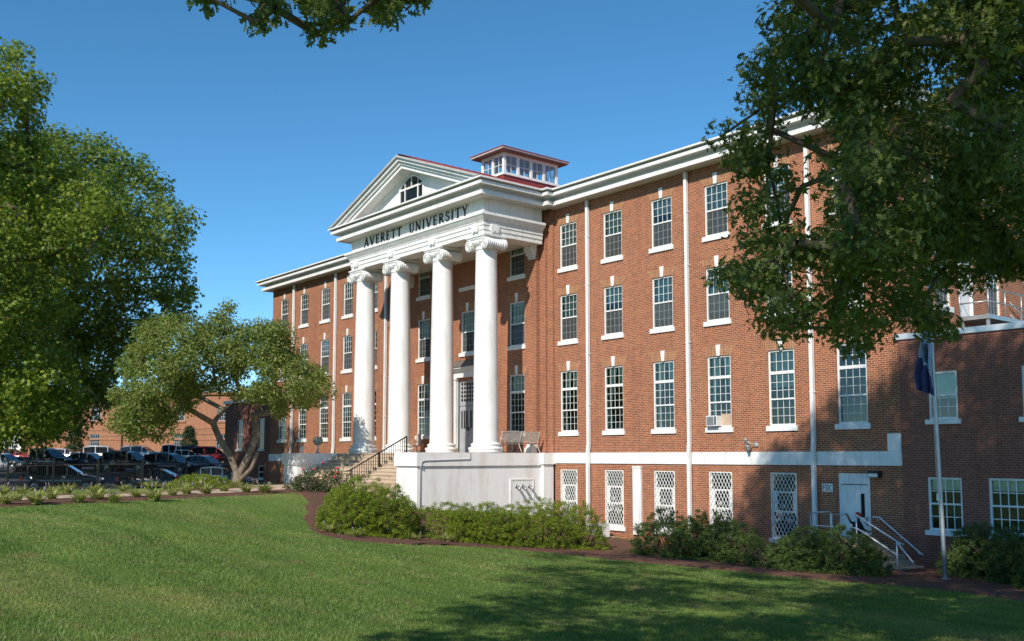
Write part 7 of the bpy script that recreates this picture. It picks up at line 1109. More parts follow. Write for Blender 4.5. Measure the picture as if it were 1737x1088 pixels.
CL_SH = [366,-289,209,306,-159,151,329,-248,160,232,-173,133,257,-203,167,263,-180,180,314,-166,130,338,-261,95,263,-221,188,211,-200,136,269,-222,163,297,-368,78,301,-268,156,365,-331,146,315,-197,63,316,-270,76,230,-178,157,263,-209,163,353,-288,153,212,-255,152,349,-248,206,321,-242,93,276,-182,175,293,-269,130,330,-340,101,287,-213,194,280,-153,123,321,-264,186,329,-192,133,349,-320,116,259,-252,186,337,-202,193,318,-198,160,313,-167,157,327,-214,161,264,-350,133,292,-193,140,319,-232,152,226,-169,122,295,-144,86,282,-160,117,358,-263,186,350,-237,186,354,-270,199,297,-328,59,271,-247,100,258,-229,178,314,-159,151,233,-314,172,310,-257,119,300,-184,149,349,-339,109,221,-268,172,302,-152,142,307,-251,149,337,-249,208,315,-191,187,232,-168,146,278,-187,152,264,-173,141,305,-190,183,275,-254,175,323,-362,113,297,-222,187,283,-259,48,276,-188,96,233,-220,114,304,-205,136,273,-240,207,314,-219,68,251,-199,190,315,-313,171,319,-290,80,308,-247,179,291,-196,170,230,-301,95,305,-191,140,254,-212,175,284,-161,158,299,-290,64,244,-228,187,290,-185,167,256,-286,75,343,-270,103,260,-146,101,283,-304,49,265,-257,195,305,-291,159,258,-155,97,341,-238,129,308,-290,209,249,-155,114,356,-270,162,344,-370,134,297,-184,191,292,-152,158,312,-193,141,281,-219,194,284,-146,130,278,-198,183,262,-194,158,303,-187,163,236,-177,130,241,-266,186,312,-223,158,306,-224,182,272,-239,151,349,-342,143,309,-366,164,244,-161,142,302,-301,82,341,-285,201,322,-358,143,337,-227,191,289,-308,51,246,-205,169,273,-368,134,267,-343,94,241,-193,169,239,-225,78,358,-329,154,283,-196,146,322,-303,123,326,-283,203,331,-229,131,308,-339,76,330,-233,190,289,-135,93,349,-266,191,281,-159,125,299,-286,163,318,-356,114,234,-200,163,253,-165,160,210,-224,158,276,-140,92,289,-153,123,247,-221,153,315,-207,87,341,-250,172,325,-347,94,348,-249,179,214,-211,141,311,-199,139,244,-236,161,264,-198,143,187,-266,103,278,-199,166,274,-261,206,317,-197,128,261,-307,83,289,-259,206,319,-330,110,275,-193,153,338,-255,174,340,-228,162,358,-266,171,313,-192,197,260,-306,171,302,-247,194,290,-230,66,277,-179,122,284,-148,120,295,-193,178,341,-245,196,329,-264,189,277,-156,113,276,-203,191,244,-201,141,360,-270,208,329,-226,185,300,-161,118,317,-186,130,278,-287,47,285,-365,135,262,-161,137,259,-182,142,285,-199,165,225,-168,103,278,-177,158,331,-227,206,261,-163,115,271,-158,96,354,-286,122,249,-203,154,301,-212,155,313,-184,56,319,-275,210,264,-268,194,248,-183,145,336,-212,165,268,-165,120,316,-263,207,264,-244,169,218,-218,146,234,-225,150,203,-209,109,316,-319,207,315,-217,153,302,-344,97,304,-169,175,316,-176,150,357,-293,206,308,-241,193,290,-219,150,284,-196,127,308,-262,91,317,-317,90,207,-189,106,355,-264,156,288,-185,96,313,-280,124,323,-202,143,304,-274,201,334,-215,152,288,-182,132,331,-367,162,222,-193,113,315,-168,100,298,-150,162,318,-320,84,294,-363,164,294,-217,176,284,-357,102,215,-225,126,323,-210,74,244,-249,188,257,-163,126,320,-320,161,352,-295,203,272,-241,193,290,-356,97,322,-336,103,294,-171,134,308,-147,134,255,-246,201,231,-212,88,348,-242,182,215,-291,85,370,-293,187,257,-207,177,222,-266,140,311,-198,184,304,-184,185,271,-277,185,275,-202,174,336,-362,138,266,-193,182,254,-297,123,230,-189,132,283,-212,147,283,-323,79,275,-312,110,250,-175,113,284,-153,104,291,-313,202,297,-236,176,289,-182,182,342,-226,177,250,-178,170,253,-231,187,266,-166,134,279,-162,103,285,-204,134,232,-177,111,313,-220,199,293,-238,149,293,-205,163,342,-346,133,214,-206,125,332,-191,184,331,-219,178,278,-332,72,360,-254,191,241,-238,167,286,-251,100,259,-306,106,298,-196,188,321,-315,141,255,-179,129,294,-228,176,318,-218,178,303,-199,171,314,-240,201,327,-203,204,282,-144,101,306,-169,139,197,-221,103,304,-211,139,232,-191,167,230,-188,142,250,-176,163,310,-248,206,210,-191,121,222,-224,178,245,-206,187,232,-229,189,334,-274,200,234,-223,182,293,-328,141,260,-193,164,217,-288,93,289,-152,133,354,-272,191,282,-270,52,299,-234,182,341,-318,200,375,-354,135,285,-246,203,303,-186,98,320,-215,198,249,-191,87,332,-232,175,283,-323,106,332,-211,195,270,-249,197,246,-163,110,323,-373,147,265,-213,97,311,-190,74,302,-134,96,314,-161,97,322,-188,180,315,-204,195,295,-224,167,308,-149,106,305,-177,171,361,-253,198,310,-161,135,269,-261,116,324,-187,111,278,-209,172,291,-202,156,262,-170,104,234,-217,169,310,-211,169,309,-274,118,249,-228,157,306,-225,168,281,-173,183,258,-151,119,265,-200,181,266,-273,92,225,-184,132,226,-177,133,188,-230,129,252,-205,193,299,-168,167,270,-277,210,239,-164,124,348,-246,192,258,-158,144,310,-273,67,298,-206,150,280,-176,171,259,-179,112,311,-184,144,308,-225,120,276,-149,142,318,-237,180,288,-362,118,317,-235,172,317,-261,193,253,-224,163,270,-158,66,317,-223,93,267,-191,41,243,-198,90,336,-247,125,323,-212,187,312,-156,127,328,-242,64,270,-254,147,300,-213,57,366,-359,150,326,-195,173,304,-388,112,296,-221,90,261,-220,196,331,-328,137,313,-250,97,279,-171,163,285,-200,142,250,-199,167,322,-275,91,307,-163,109,258,-282,197,264,-295,75,275,-278,200,328,-217,107,269,-315,51,255,-290,57,369,-342,138,246,-179,128,315,-191,124,273,-196,169,307,-185,131,213,-225,165,280,-257,180,267,-215,158,253,-241,155,283,-252,203,301,-270,171,285,-377,132,339,-254,204,297,-254,174,269,-178,160,309,-160,146,256,-187,171,270,-235,167,290,-383,113,277,-241,188,224,-226,159,314,-205,135,249,-230,166,291,-341,178,292,-152,108,275,-226,159,298,-256,117,298,-235,170,218,-187,108,236,-207,151,296,-200,159,363,-303,118,320,-317,115,248,-337,172,317,-380,151,285,-344,58,279,-187,133,292,-176,163,248,-253,104,239,-201,96,294,-210,185,267,-154,119,224,-202,140,352,-237,208,342,-214,183,304,-144,94,267,-264,197,310,-150,118,232,-245,188,333,-198,136,290,-179,176,296,-342,182,222,-204,168,317,-176,106,233,-228,171,200,-288,113,356,-254,164,243,-210,138,269,-204,143,328,-248,186,329,-205,155,253,-264,121,288,-326,57,319,-228,193,238,-181,165,197,-259,115,302,-150,89,230,-194,136,303,-224,189,279,-139,108,299,-146,120,331,-228,108,261,-156,125,330,-272,74,331,-290,86,330,-237,180,270,-328,87,256,-177,137,275,-153,97,238,-257,197,296,-199,144,299,-208,164,267,-198,161,317,-273,109,253,-218,192,360,-314,144,333,-377,119,311,-344,105,349,-364,119,332,-223,191,245,-265,83,281,-334,136,278,-171,131,315,-198,175,306,-186,120,304,-137,121,249,-231,173,287,-180,144,298,-175,107,339,-265,197,294,-206,64,269,-232,197,294,-181,145,310,-261,189,287,-212,90,297,-273,79,266,-235,182,265,-320,159,360,-370,138,313,-377,115,297,-140,135,260,-174,176,296,-350,129,315,-183,162,223,-211,160,259,-267,185,316,-185,118,326,-196,154,240,-168,145,296,-340,156,261,-259,178,241,-156,131,334,-240,73,294,-242,197,334,-369,134,277,-235,112,307,-232,171,262,-164,156,341,-221,192,305,-322,72,309,-178,142,297,-317,163,257,-171,143,330,-275,109,203,-264,128,317,-300,103,207,-285,162,275,-256,95,280,-137,121,334,-219,169,285,-211,165,268,-250,189,301,-376,85,246,-299,189,321,-265,201,278,-183,169,326,-318,197,320,-248,126,241,-333,166,323,-240,48,244,-255,194,343,-303,108,335,-266,185,274,-317,68,249,-257,188,320,-241,59,302,-298,103,326,-289,146,296,-161,44,336,-202,156,312,-294,195,316,-209,69,366,-344,179,293,-263,88,252,-310,99,285,-316,87,239,-176,125,325,-190,120,251,-235,193,338,-339,107,269,-215,195,239,-199,131,291,-144,132,306,-238,162,291,-322,160,256,-172,164,221,-225,92,281,-171,147,327,-239,169,348,-276,197,289,-165,127,262,-226,170,296,-159,141,289,-237,184,331,-282,145,226,-281,172,272,-196,176,227,-306,140,250,-158,97,307,-279,130,257,-339,171,298,-154,124,300,-307,73,312,-248,197,218,-198,155,300,-218,145,286,-146,145,329,-347,105,342,-300,86,343,-221,167,331,-316,121,336,-329,197,278,-306,165,221,-213,139,240,-193,134,288,-186,176,349,-233,196,336,-240,184,282,-312,50,345,-312,96,262,-184,136,337,-249,199,350,-306,145,287,-183,72,234,-267,81,268,-173,119,294,-223,161,253,-308,67,198,-226,154,326,-254,181,298,-218,162,263,-258,155,319,-295,168,292,-279,146,366,-331,120,347,-266,99,261,-226,156,307,-142,141,348,-245,171,338,-241,167,306,-177,112,275,-267,202,268,-178,133,284,-174,108,293,-282,57,310,-261,43,261,-191,122,227,-190,163,345,-273,108,285,-237,160,317,-230,182,265,-163,168,368,-304,203,248,-172,128,318,-234,205,262,-177,42,275,-193,132,346,-259,180,302,-272,130,299,-193,166,334,-319,186,335,-290,95,264,-187,112,254,-292,91,295,-340,73,298,-185,50,214,-222,87,290,-168,112,347,-298,113,333,-202,165,221,-186,125,338,-253,181,317,-323,96,304,-382,89,316,-193,152,310,-215,195,304,-242,198,311,-190,157,230,-178,150,319,-211,144,368,-281,206,232,-262,188,298,-170,114,342,-247,181,284,-275,201,291,-255,192,316,-291,124,244,-277,63,319,-257,176,349,-271,174,309,-186,137,272,-162,116,242,-244,199,218,-186,137,272,-228,167,275,-267,195,351,-287,90,254,-188,95,295,-242,172,289,-257,182,266,-334,117,309,-162,125,307,-195,178,327,-315,130,311,-213,203,285,-323,97,305,-235,196,321,-266,68,201,-305,141,265,-215,151,323,-368,120,308,-247,188,245,-326,101,356,-297,144,318,-175,128,296,-194,98,239,-203,165,324,-276,207,290,-305,111,331,-195,177,297,-169,178,220,-275,182,325,-374,156,247,-227,194,353,-339,126,345,-357,167,253,-315,177,319,-186,171,218,-201,149,329,-192,143,305,-201,129,302,-192,150,262,-183,154,289,-159,104,346,-240,161,256,-158,115,377,-325,164,268,-167,144,273,-339,77,314,-273,197,318,-255,104,370,-278,197,293,-228,195,318,-251,174,265,-298,93,189,-247,147,295,-226,94,281,-180,141,232,-306,184,237,-204,140,299,-321,61,296,-300,51,333,-247,167,323,-342,116,291,-225,83,274,-192,196,290,-276,52,276,-169,173,300,-197,178,245,-207,158,325,-219,144,296,-160,104,227,-225,183,303,-269,193,241,-153,118,264,-167,150,256,-195,177,307,-217,168,309,-227,131,295,-157,148,226,-168,129,285,-293,110,336,-376,113,308,-353,86,216,-266,128,272,-205,120,267,-183,167,289,-266,93,312,-210,159,251,-277,67,370,-330,172,273,-213,203,254,-234,200,295,-341,116,245,-261,134,285,-238,173,285,-216,176,293,-145,96,273,-323,99,298,-208,45,298,-140,106,379,-321,178,307,-157,121,247,-287,171,241,-248,151,201,-225,106,361,-253,183,344,-237,179,301,-361,149,299,-209,202,325,-314,123,351,-230,207,222,-268,97,327,-207,145,329,-205,161,318,-177,118,241,-185,171,270,-186,190,275,-282,207,271,-145,105,270,-186,152,236,-249,185,242,-301,116,270,-174,178,289,-279,207,331,-330,160,324,-241,206,263,-331,151,292,-136,86,335,-282,194,271,-193,116,321,-338,152,333,-288,206,388,-353,156,191,-273,123,275,-253,71,356,-369,151,356,-272,153,300,-351,75,297,-160,171,255,-178,122,236,-162,102,286,-169,89,223,-211,168,308,-229,70,341,-275,96,305,-167,152,276,-222,136,306,-298,55,284,-370,150,260,-214,191,286,-349,94,277,-291,57,236,-191,145,299,-384,105,235,-260,182,281,-292,206,355,-335,132,304,-292,124,299,-211,208,326,-259,193,253,-180,151,270,-338,71,377,-338,168,203,-253,126,253,-203,147,242,-216,151,363,-255,204,356,-278,197,186,-239,114,259,-154,107,275,-316,181,209,-260,163,366,-304,196,298,-141,99,336,-219,130,325,-232,60,301,-247,148,331,-231,101,233,-182,113,240,-222,176,249,-170,120,339,-344,141,285,-149,110,275,-144,99,338,-211,190,338,-223,150,278,-243,195,362,-270,188,301,-256,70,243,-267,197,263,-278,203,247,-333,139,212,-203,151,307,-288,83,220,-246,170,302,-156,157,205,-262,104,285,-311,151,319,-272,192,243,-198,181,352,-237,168,241,-287,161,363,-343,136,263,-297,165,282,-206,184,224,-269,71,327,-242,191,244,-151,109,368,-290,178,335,-239,199,337,-359,160,297,-183,179,281,-351,98,270,-222,193,305,-250,201,267,-253,88,323,-254,195,238,-318,127,257,-357,145,281,-148,93,296,-168,143,318,-252,186,243,-285,67,280,-230,183,240,-235,127,311,-298,181,336,-215,206]
def U(L): return np.array(L, float).reshape(-1, 3) / 10.
def tree(name, label, cat, base, trunk, r0, clumps, rad, per, size, shape, mat, seed, bark, step=1.2, group=None, every=2, extra=None):
    t = thing(name, label, cat, base, 0, group)
    skeleton(trunk, r0, clumps, seed, step=step, every=every).build('trunk', bark, t)
    leaf_cloud('crown', clumps, rad, per, size, shape, mat, t, seed)
    return t
def gp(x, y, dz=0): return (x, y, float(H(x, y)) + dz)

# big trees on the left
x, y = vw(-40, 56); b = gp(x, y, -.2)
tree('shade_tree', 'tall yellow green shade tree cut by the left edge of the picture', 'tree', b, [b, (x + .2, y, b[2] + 3), (x + .3, y + .3, b[2] + 7), (x + .2, y + .6, b[2] + 12), (x, y + .6, b[2] + 16)], .48, U(CL_T1), .96, 115, .25, 'star', M['leaf_bright'], 21, M['bark'], 1.4)
x, y = vw(-34, 73); b = gp(x, y, -.2)
tree('shade_tree', 'broad deep green shade tree standing over the car park behind the yellow green one', 'tree', b, [b, (x, y, b[2] + 3), (x + .6, y + .6, b[2] + 7), (x + 1.6, y + 1.4, b[2] + 12), (x + 1.8, y + 1.6, b[2] + 17)], .55, U(CL_T2), 1.18, 115, .31, 'star', M['leaf_deep'], 22, M['bark'], 1.6)
# small multi-stemmed tree
x, y = vw(405, 50); b = gp(x, y, -.15); zb = b[2]
t = thing('ornamental_tree', 'small spreading olive green tree with a forked grey trunk, left of the hall', 'tree', b)
CRc = U(CL_CR); left = CRc[(CRc[:, 0] - x) * rh_.x + (CRc[:, 1] - y) * rh_.y < .3]; right = CRc[(CRc[:, 0] - x) * rh_.x + (CRc[:, 1] - y) * rh_.y >= .3]
def off(r_, u_, f_=0): return (x + rh_.x * r_ + fh.x * f_, y + rh_.y * r_ + fh.y * f_, zb + u_)
sk = skeleton([off(0, 0), off(-.05, .9), off(-.35, 1.7), off(-.95, 2.6), off(-1.3, 3.4)], .165, left, 31, step=.8)
s2 = skeleton([off(.05, .1), off(.15, .9), off(.62, 1.9), off(.95, 2.8), off(.75, 3.8)], .16, right, 32, step=.8); sk.add(s2.v, s2.f, 0, True)
s3 = MB(); s3.tube([off(.2, .5, -.1), off(.75, 1.15, -.1), off(1.0, 1.9, 0), off(.95, 2.4, 0)], [.12, .10, .08, .05], 8); sk.add(s3.v, s3.f, 0, True)
s3 = MB(); s3.lathe([(.42, -.1), (.31, .15), (.25, .5), (.20, .95)], (x, y, zb), 14, cap=False); sk.add(s3.v, s3.f, 0, True)
sk.build('trunk', M['barkgrey'], t)
leaf_cloud('crown', CRc, .57, 140, .13, 'oval', M['leaf_crab'], t, 33)
# the big oak whose low boughs hang into the picture
ox, oy = 33.9, -20.2; b = gp(ox, oy, -.2); zb = b[2]
t = thing('oak_tree', 'large dark oak whose leafy boughs hang over the lawn at the right', 'tree', b)
allc = np.vstack([U(CL_OA), U(CL_TW), U(CL_SH)])
skeleton([b, (ox, oy, zb + 3), (ox - .3, oy - .4, zb + 6), (ox - 1, oy - 1.2, zb + 10), (ox - 1.6, oy - 2, zb + 15), (ox - 1.8, oy - 2.4, zb + 19)], .42, np.vstack([U(CL_SH)[::2], U(CL_OA)[::3], U(CL_TW)[::3]]), 41, r_min=.009, step=1.0, cap=.06).build('trunk', M['bark'], t)
leaf_cloud('crown', U(CL_OA), .33, 88, .090, 'oak', M['leaf_oak'], t, 42, up=.25)
leaf_cloud('crown', U(CL_TW), .125, 18, .078, 'oak', M['leaf_oak'], t, 43, up=.25)
leaf_cloud('crown', U(CL_SH), .80, 88, .20, 'star', M['leaf_oak'], t, 44)

# ------------------------------------------------------------------ shrubs
def shrub(name, label, parts, mat, size, tuft=.11, per=56, dens=32.0, seed=1, shape='slim', group=None, cat='shrub'):
    """parts: list of (x, y, rx, ry, h) mounds"""
    g = np.random.default_rng(seed); cs = []
    for (x, y, rx, ry, h) in parts:
        z0 = float(H(x, y)); area = 2 * math.pi * ((rx * ry) ** .8 + 2 * (rx * h) ** .8) / 3 * 1.15
        n = int(area * dens * 1.3); d = g.normal(size=(n, 3)); d[:, 2] = np.abs(d[:, 2]) * .9 - .12; d /= np.linalg.norm(d, axis=1)[:, None]
        lump = 1 + .05 * np.sin(d[:, 0] * 5 + seed) * np.cos(d[:, 1] * 6 + seed * 2) + .03 * np.sin(d[:, 2] * 9 + d[:, 0] * 7)
        rr = lump * (1 - .32 * g.random(n) ** 1.8)
        e = np.sign(d) * np.abs(d) ** .82
        p = np.stack([x + e[:, 0] * rx * rr, y + e[:, 1] * ry * rr, e[:, 2] * h * rr], 1); p[:, 2] += H(p[:, 0], p[:, 1]) * .5 + z0 * .5
        p[:, 2] = np.maximum(p[:, 2], H(p[:, 0], p[:, 1]) + .10); cs.append(p)
    cs = np.vstack(cs); x, y = parts[0][:2]
    t = thing(name, label, cat, gp(x, y), 0, group)
    leaf_cloud('foliage', cs, tuft, per, size, shape, mat, t, seed + 100, up=.85, squash=.8, tout=-.1)
    m = MB(); r_ = random.Random(seed)
    for (x, y, rx, ry, h) in parts:
        z0 = float(H(x, y))
        for k in range(14):
            a = r_.uniform(0, 6.28); q = r_.uniform(.4, .85); xa, ya = x + r_.uniform(-.3, .3) * rx, y + r_.uniform(-.3, .3) * ry
            m.tube([(xa, ya, float(H(xa, ya)) - .05), (xa + .4 * q * rx * math.cos(a), ya + .4 * q * ry * math.sin(a), z0 + h * .4), (x + q * rx * math.cos(a), y + q * ry * math.sin(a), z0 + h * r_.uniform(.55, .85))], [.028, .018, .008], 5)
    m.build('stems', M['twig'], t); return t
shrub('azalea_shrub', 'large rounded bright green azalea in front of the right cheek wall of the porch', [(5.1, -14.2, 1.65, 1.5, 1.9), (5.0, -13.6, 1.3, 1.2, 1.6), (5.3, -15.0, 1.2, 1.0, 1.55)], M['leaf_azalea'], .054, seed=3)
shrub('azalea_hedge', 'long low bright green azalea hedge in front of the white porch wall', [(5.6, -11.2, 1.5, 1.1, 1.30), (6.5, -9.5, 1.4, 1.3, 1.50), (6.9, -7.8, 1.5, 1.5, 1.75), (6.3, -10.2, 1.2, 1.2, 1.42), (7.3, -6.5, 1.2, 1.1, 1.7)], M['leaf_azalea'], .054, seed=4, cat='hedge')
shrub('evergreen_shrub', 'dark spreading shrub between the grey condenser and the flood lamp, below grilled windows', [(10.6, -4.9, 1.4, 1.15, 1.62), (11.9, -4.5, 1.35, 1.15, 1.68), (12.9, -4.3, 1.0, 1.0, 1.5)], M['leaf_dark'], .062, seed=5)
shrub('evergreen_shrub', 'low straggly dark shrub in the gap left of the service steps', [(14.3, -5.0, .9, .7, .95), (14.9, -5.2, .6, .6, .7)], M['leaf_dark'], .085, per=26, dens=8, seed=6)
shrub('evergreen_shrub', 'dark rounded shrub hiding the foot of the service steps', [(16.3, -4.6, 1.2, 1.1, 1.42), (17.2, -4.4, 1.1, 1.0, 1.48), (15.8, -4.9, .85, .8, 1.15), (18.0, -4.3, .6, .6, .95)], M['leaf_dark'], .062, seed=7)
shrub('evergreen_shrub', 'dark hedge-like shrub under the annex windows right of the flagpole', [(20.5, -1.6, 1.3, .9, 1.75), (22.0, -2.0, 1.4, 1.1, 1.8), (23.4, -3.4, 1.3, 1.2, 1.75), (24.8, -4.2, 1.3, 1.2, 1.7), (19.5, -1.4, .7, .6, 1.2)], M['leaf_dark'], .062, seed=8)
x, y = -4.6, -11.0
ro = shrub('rose_bush', 'loose dark leaved rose bush with red blooms by the left of the stairs', [(x, y + .3, 1.2, .9, 1.15), (x + 1.1, y + .9, .9, .8, 1.1), (x - 1.0, y - .2, .8, .7, .75), (x + .5, y - .5, .9, .7, .8)], M['leaf_rose'], .075, tuft=.2, per=22, dens=8, seed=9, shape='oval')
r_ = random.Random(3)
for k in range(9):
    a, q = r_.uniform(0, 6.28), r_.uniform(.3, 1); bx, by = x + .1 + 1.5 * q * math.cos(a), y + .1 + .9 * q * math.sin(a); bz = float(H(bx, by)) + r_.uniform(.75, 1.35) * (1.1 - .35 * q)
    m = MB(); m.lathe([(0, -.05), (.05, -.03), (.065, .01), (.04, .05), (0, .055)], (bx, by, bz), 8, cap=False); m.build('rose_bloom', M['bloom'], ro)
shrub('low_shrub', 'low spreading bright green shrub left of the forked tree trunk', [(*vw(338, 47.5), 1.3, 1.0, .68), (*vw(365, 47), .9, .8, .6), (*vw(312, 47), .7, .7, .45)], M['leaf_azalea'], .09, per=26, seed=10)
for px, d, h, lab in ((129, 108, 4.1, 'narrow dark cone shaped evergreen against the far pale orange brick building'), (322, 108, 3.9, 'dark evergreen bush against the far brick building, behind the spreading tree')):
    x, y = vw(px, d); z0 = float(H(x, y)); g = np.random.default_rng(px); n = 260; hh = g.random(n); a = g.random(n) * 6.28; rr = (1.05 * (1 - hh) ** .7 + .12) * (.75 + .3 * g.random(n))
    t = thing('cone_evergreen', lab, 'shrub', (x, y, z0)); leaf_cloud('foliage', np.stack([x + rr * np.cos(a), y + rr * np.sin(a), z0 + hh * h], 1), .3, 26, .2, 'slim', M['leaf_conifer'], t, px)
    m = MB(); m.tube([(x, y, z0 - .1), (x, y, z0 + h * .8)], [.12, .03], 8); m.build('stems', M['twig'], t)

# ------------------------------------------------------------------ strap-leaved clumps
def strap_clump(seed, n=80, L=.52, spikes=5):
    g = random.Random(seed); m = MB()
    for i in range(n):
        a = g.uniform(0, 6.283); l = L * g.uniform(.6, 1.15); lean = g.uniform(.25, 1.0); w = g.uniform(.007, .012); ca, sa = math.cos(a), math.sin(a); bx, by = g.uniform(-.07, .07), g.uniform(-.07, .07)
        P = []
        for k in range(5):
            u = k / 4; rr = lean * l * (u ** 1.3) * .9; z = l * (u - .62 * lean * u ** 2.4) * .95
            P.append((bx + ca * rr, by + sa * rr, z, w * (1 - .75 * u ** 2)))
        v = [];
        for px_, py_, pz_, ww in P: v += [(px_ - sa * ww, py_ + ca * ww, pz_), (px_ + sa * ww, py_ - ca * ww, pz_)]
        m.add(v, [(2*k, 2*k+1, 2*k+3, 2*k+2) for k in range(4)], 0, True)
    for i in range(spikes):
        a = g.uniform(0, 6.28); x, y = .14 * math.cos(a), .14 * math.sin(a); h = g.uniform(.38, .52)
        m.tube([(x * .4, y * .4, .1), (x, y, h)], .004, 4, 0); m.lathe([(.0, -.11), (.018, -.09), (.016, 0), (0, .03)], (x, y, h), 6, 1, cap=False)
    o = m.build('grass_clump', [M['liriope'], M['spike']]); me = o.data; bpy.data.objects.remove(o); return me
SC = [strap_clump(s, n_, spikes=sp) for s, n_, sp in ((1, 120, 2), (2, 100, 1), (3, 125, 2), (4, 95, 0))]
ORD = ['first', 'second', 'third', 'fourth', 'fifth', 'sixth', 'seventh', 'eighth', 'ninth', 'tenth', 'eleventh', 'twelfth', 'thirteenth', 'fourteenth', 'fifteenth', 'sixteenth', 'seventeenth', 'eighteenth']
def clumps_row(P, where, group, sc0, alt):
    for i, (x, y) in enumerate(P):
        o = bpy.data.objects.new('grass_clump', SC[(i * 7 + alt) % 4]); C.objects.link(o); o.location = gp(x, y, .04)
        s_ = sc0 * (1 + .16 * math.sin(i * 4.1 + alt)); o.scale = (s_ * 1.5, s_ * 1.5, s_ * .84); o.rotation_euler = (0, 0, i * 2.39)
        tag(o, 'variegated strap-leaved clump, %s from the left %s' % (ORD[i], where), 'plant', group)
LIR_A = [(-0.45, -24.34), (-2.43, -23.56), (-0.44, -23.40), (-3.09, -22.24), (-0.98, -21.94), (-2.06, -21.00), (-0.71, -20.85), (-2.96, -19.35), (-1.18, -19.28), (-3.74, -17.68), (-5.23, -16.54), (-4.89, -15.83), (-6.46, -14.39), (-5.45, -13.85), (-4.54, -13.44)]
LIR_B = [(-9.12, -22.54), (-9.31, -21.76), (-11.63, -20.10), (-9.15, -20.12), (-10.77, -18.51), (-9.98, -17.49), (-11.33, -15.86), (-10.39, -15.46), (-10.35, -14.66), (-10.36, -13.87), (-10.36, -13.07), (-10.31, -12.21)]
LIR_C = [(5.74, -16.00), (6.94, -15.74), (5.81, -14.24), (6.04, -13.88), (7.02, -13.49), (5.60, -12.02), (6.92, -12.16)]
clumps_row(LIR_A, 'in the row between lawn and path', 'variegated clumps on the lawn side of the path', 1.22, 0)
clumps_row(LIR_B, 'in the row beyond the path', 'variegated clumps beyond the path', 1.2, 2)
clumps_row(LIR_C, 'at the foot of the azaleas', 'variegated clumps in front of the azaleas', .85, 1)

# ------------------------------------------------------------------ grass blades on the near lawn
def in_poly(x, y, poly):
    c = np.zeros(len(x), bool)
    for i in range(len(poly)):
        x1, y1 = poly[i-1]; x2, y2 = poly[i]; k = ((y1 > y) != (y2 > y)) & (x < (x2 - x1) * (y - y1) / (y2 - y1 + 1e-12) + x1); c ^= k
    return c
g = np.random.default_rng(77); N = 420000
d = 8.5 + (46 - 8.5) * g.random(N) ** 1.5; la = (g.random(N) * 2 - 1) * .58 * d
x = 34.38 + fh.x * d + rh_.x * la; y = -32 + fh.y * d + rh_.y * la
bedp = [tuple(p) for p in curve_pts(BED_F, 120)] + [tuple(p) for p in curve_pts(BED_B, 120)][::-1]
edgp = [tuple(p) for p in curve_pts(LEDGE, 60)] + [(-30, -11), (-40, -60), (3, -40)]
keep = ~in_poly(x, y, bedp) & ~in_poly(x, y, edgp) & (y < -2.5) & ~((x < -.5) & (y > -12)); x, y, d = x[keep], y[keep], d[keep]; n = len(x)
patch = np.array([mnoise.noise(Vector((a * .35, b_ * .35, 0))) for a, b_ in zip(x, y)])
hgt = (.030 + .034 * g.random(n)) * (1 + .5 * np.clip(patch, -.6, .8)); keep = g.random(n) > np.clip((d - 26) / 20, 0, 1); x, y, d, patch, hgt = x[keep], y[keep], d[keep], patch[keep], hgt[keep]; n = len(x)
a = g.random(n) * 6.283; w = .0035 + .00038 * d; lean = hgt * (.2 + .7 * g.random(n)); a2 = g.random(n) * 6.283
Z = H(x, y) - .008
V = np.empty((n, 3, 3)); V[:, 0] = np.stack([x - w * np.cos(a), y - w * np.sin(a), Z], 1); V[:, 1] = np.stack([x + w * np.cos(a), y + w * np.sin(a), Z], 1)
V[:, 2] = np.stack([x + lean * np.cos(a2), y + lean * np.sin(a2), Z + hgt], 1)
me = bpy.data.meshes.new('grass'); me.vertices.add(3 * n); me.vertices.foreach_set('co', V.astype(np.float32).ravel()); me.loops.add(3 * n); me.loops.foreach_set('vertex_index', np.arange(3 * n, dtype=np.int32))
me.polygons.add(n); me.polygons.foreach_set('loop_start', np.arange(n, dtype=np.int32) * 3); me.polygons.foreach_set('loop_total', np.full(n, 3, np.int32)); me.materials.append(M['blade']); me.update(calc_edges=True)
tag(link('grass', me), 'short mown green grass covering the near lawn', 'grass', kind='stuff')

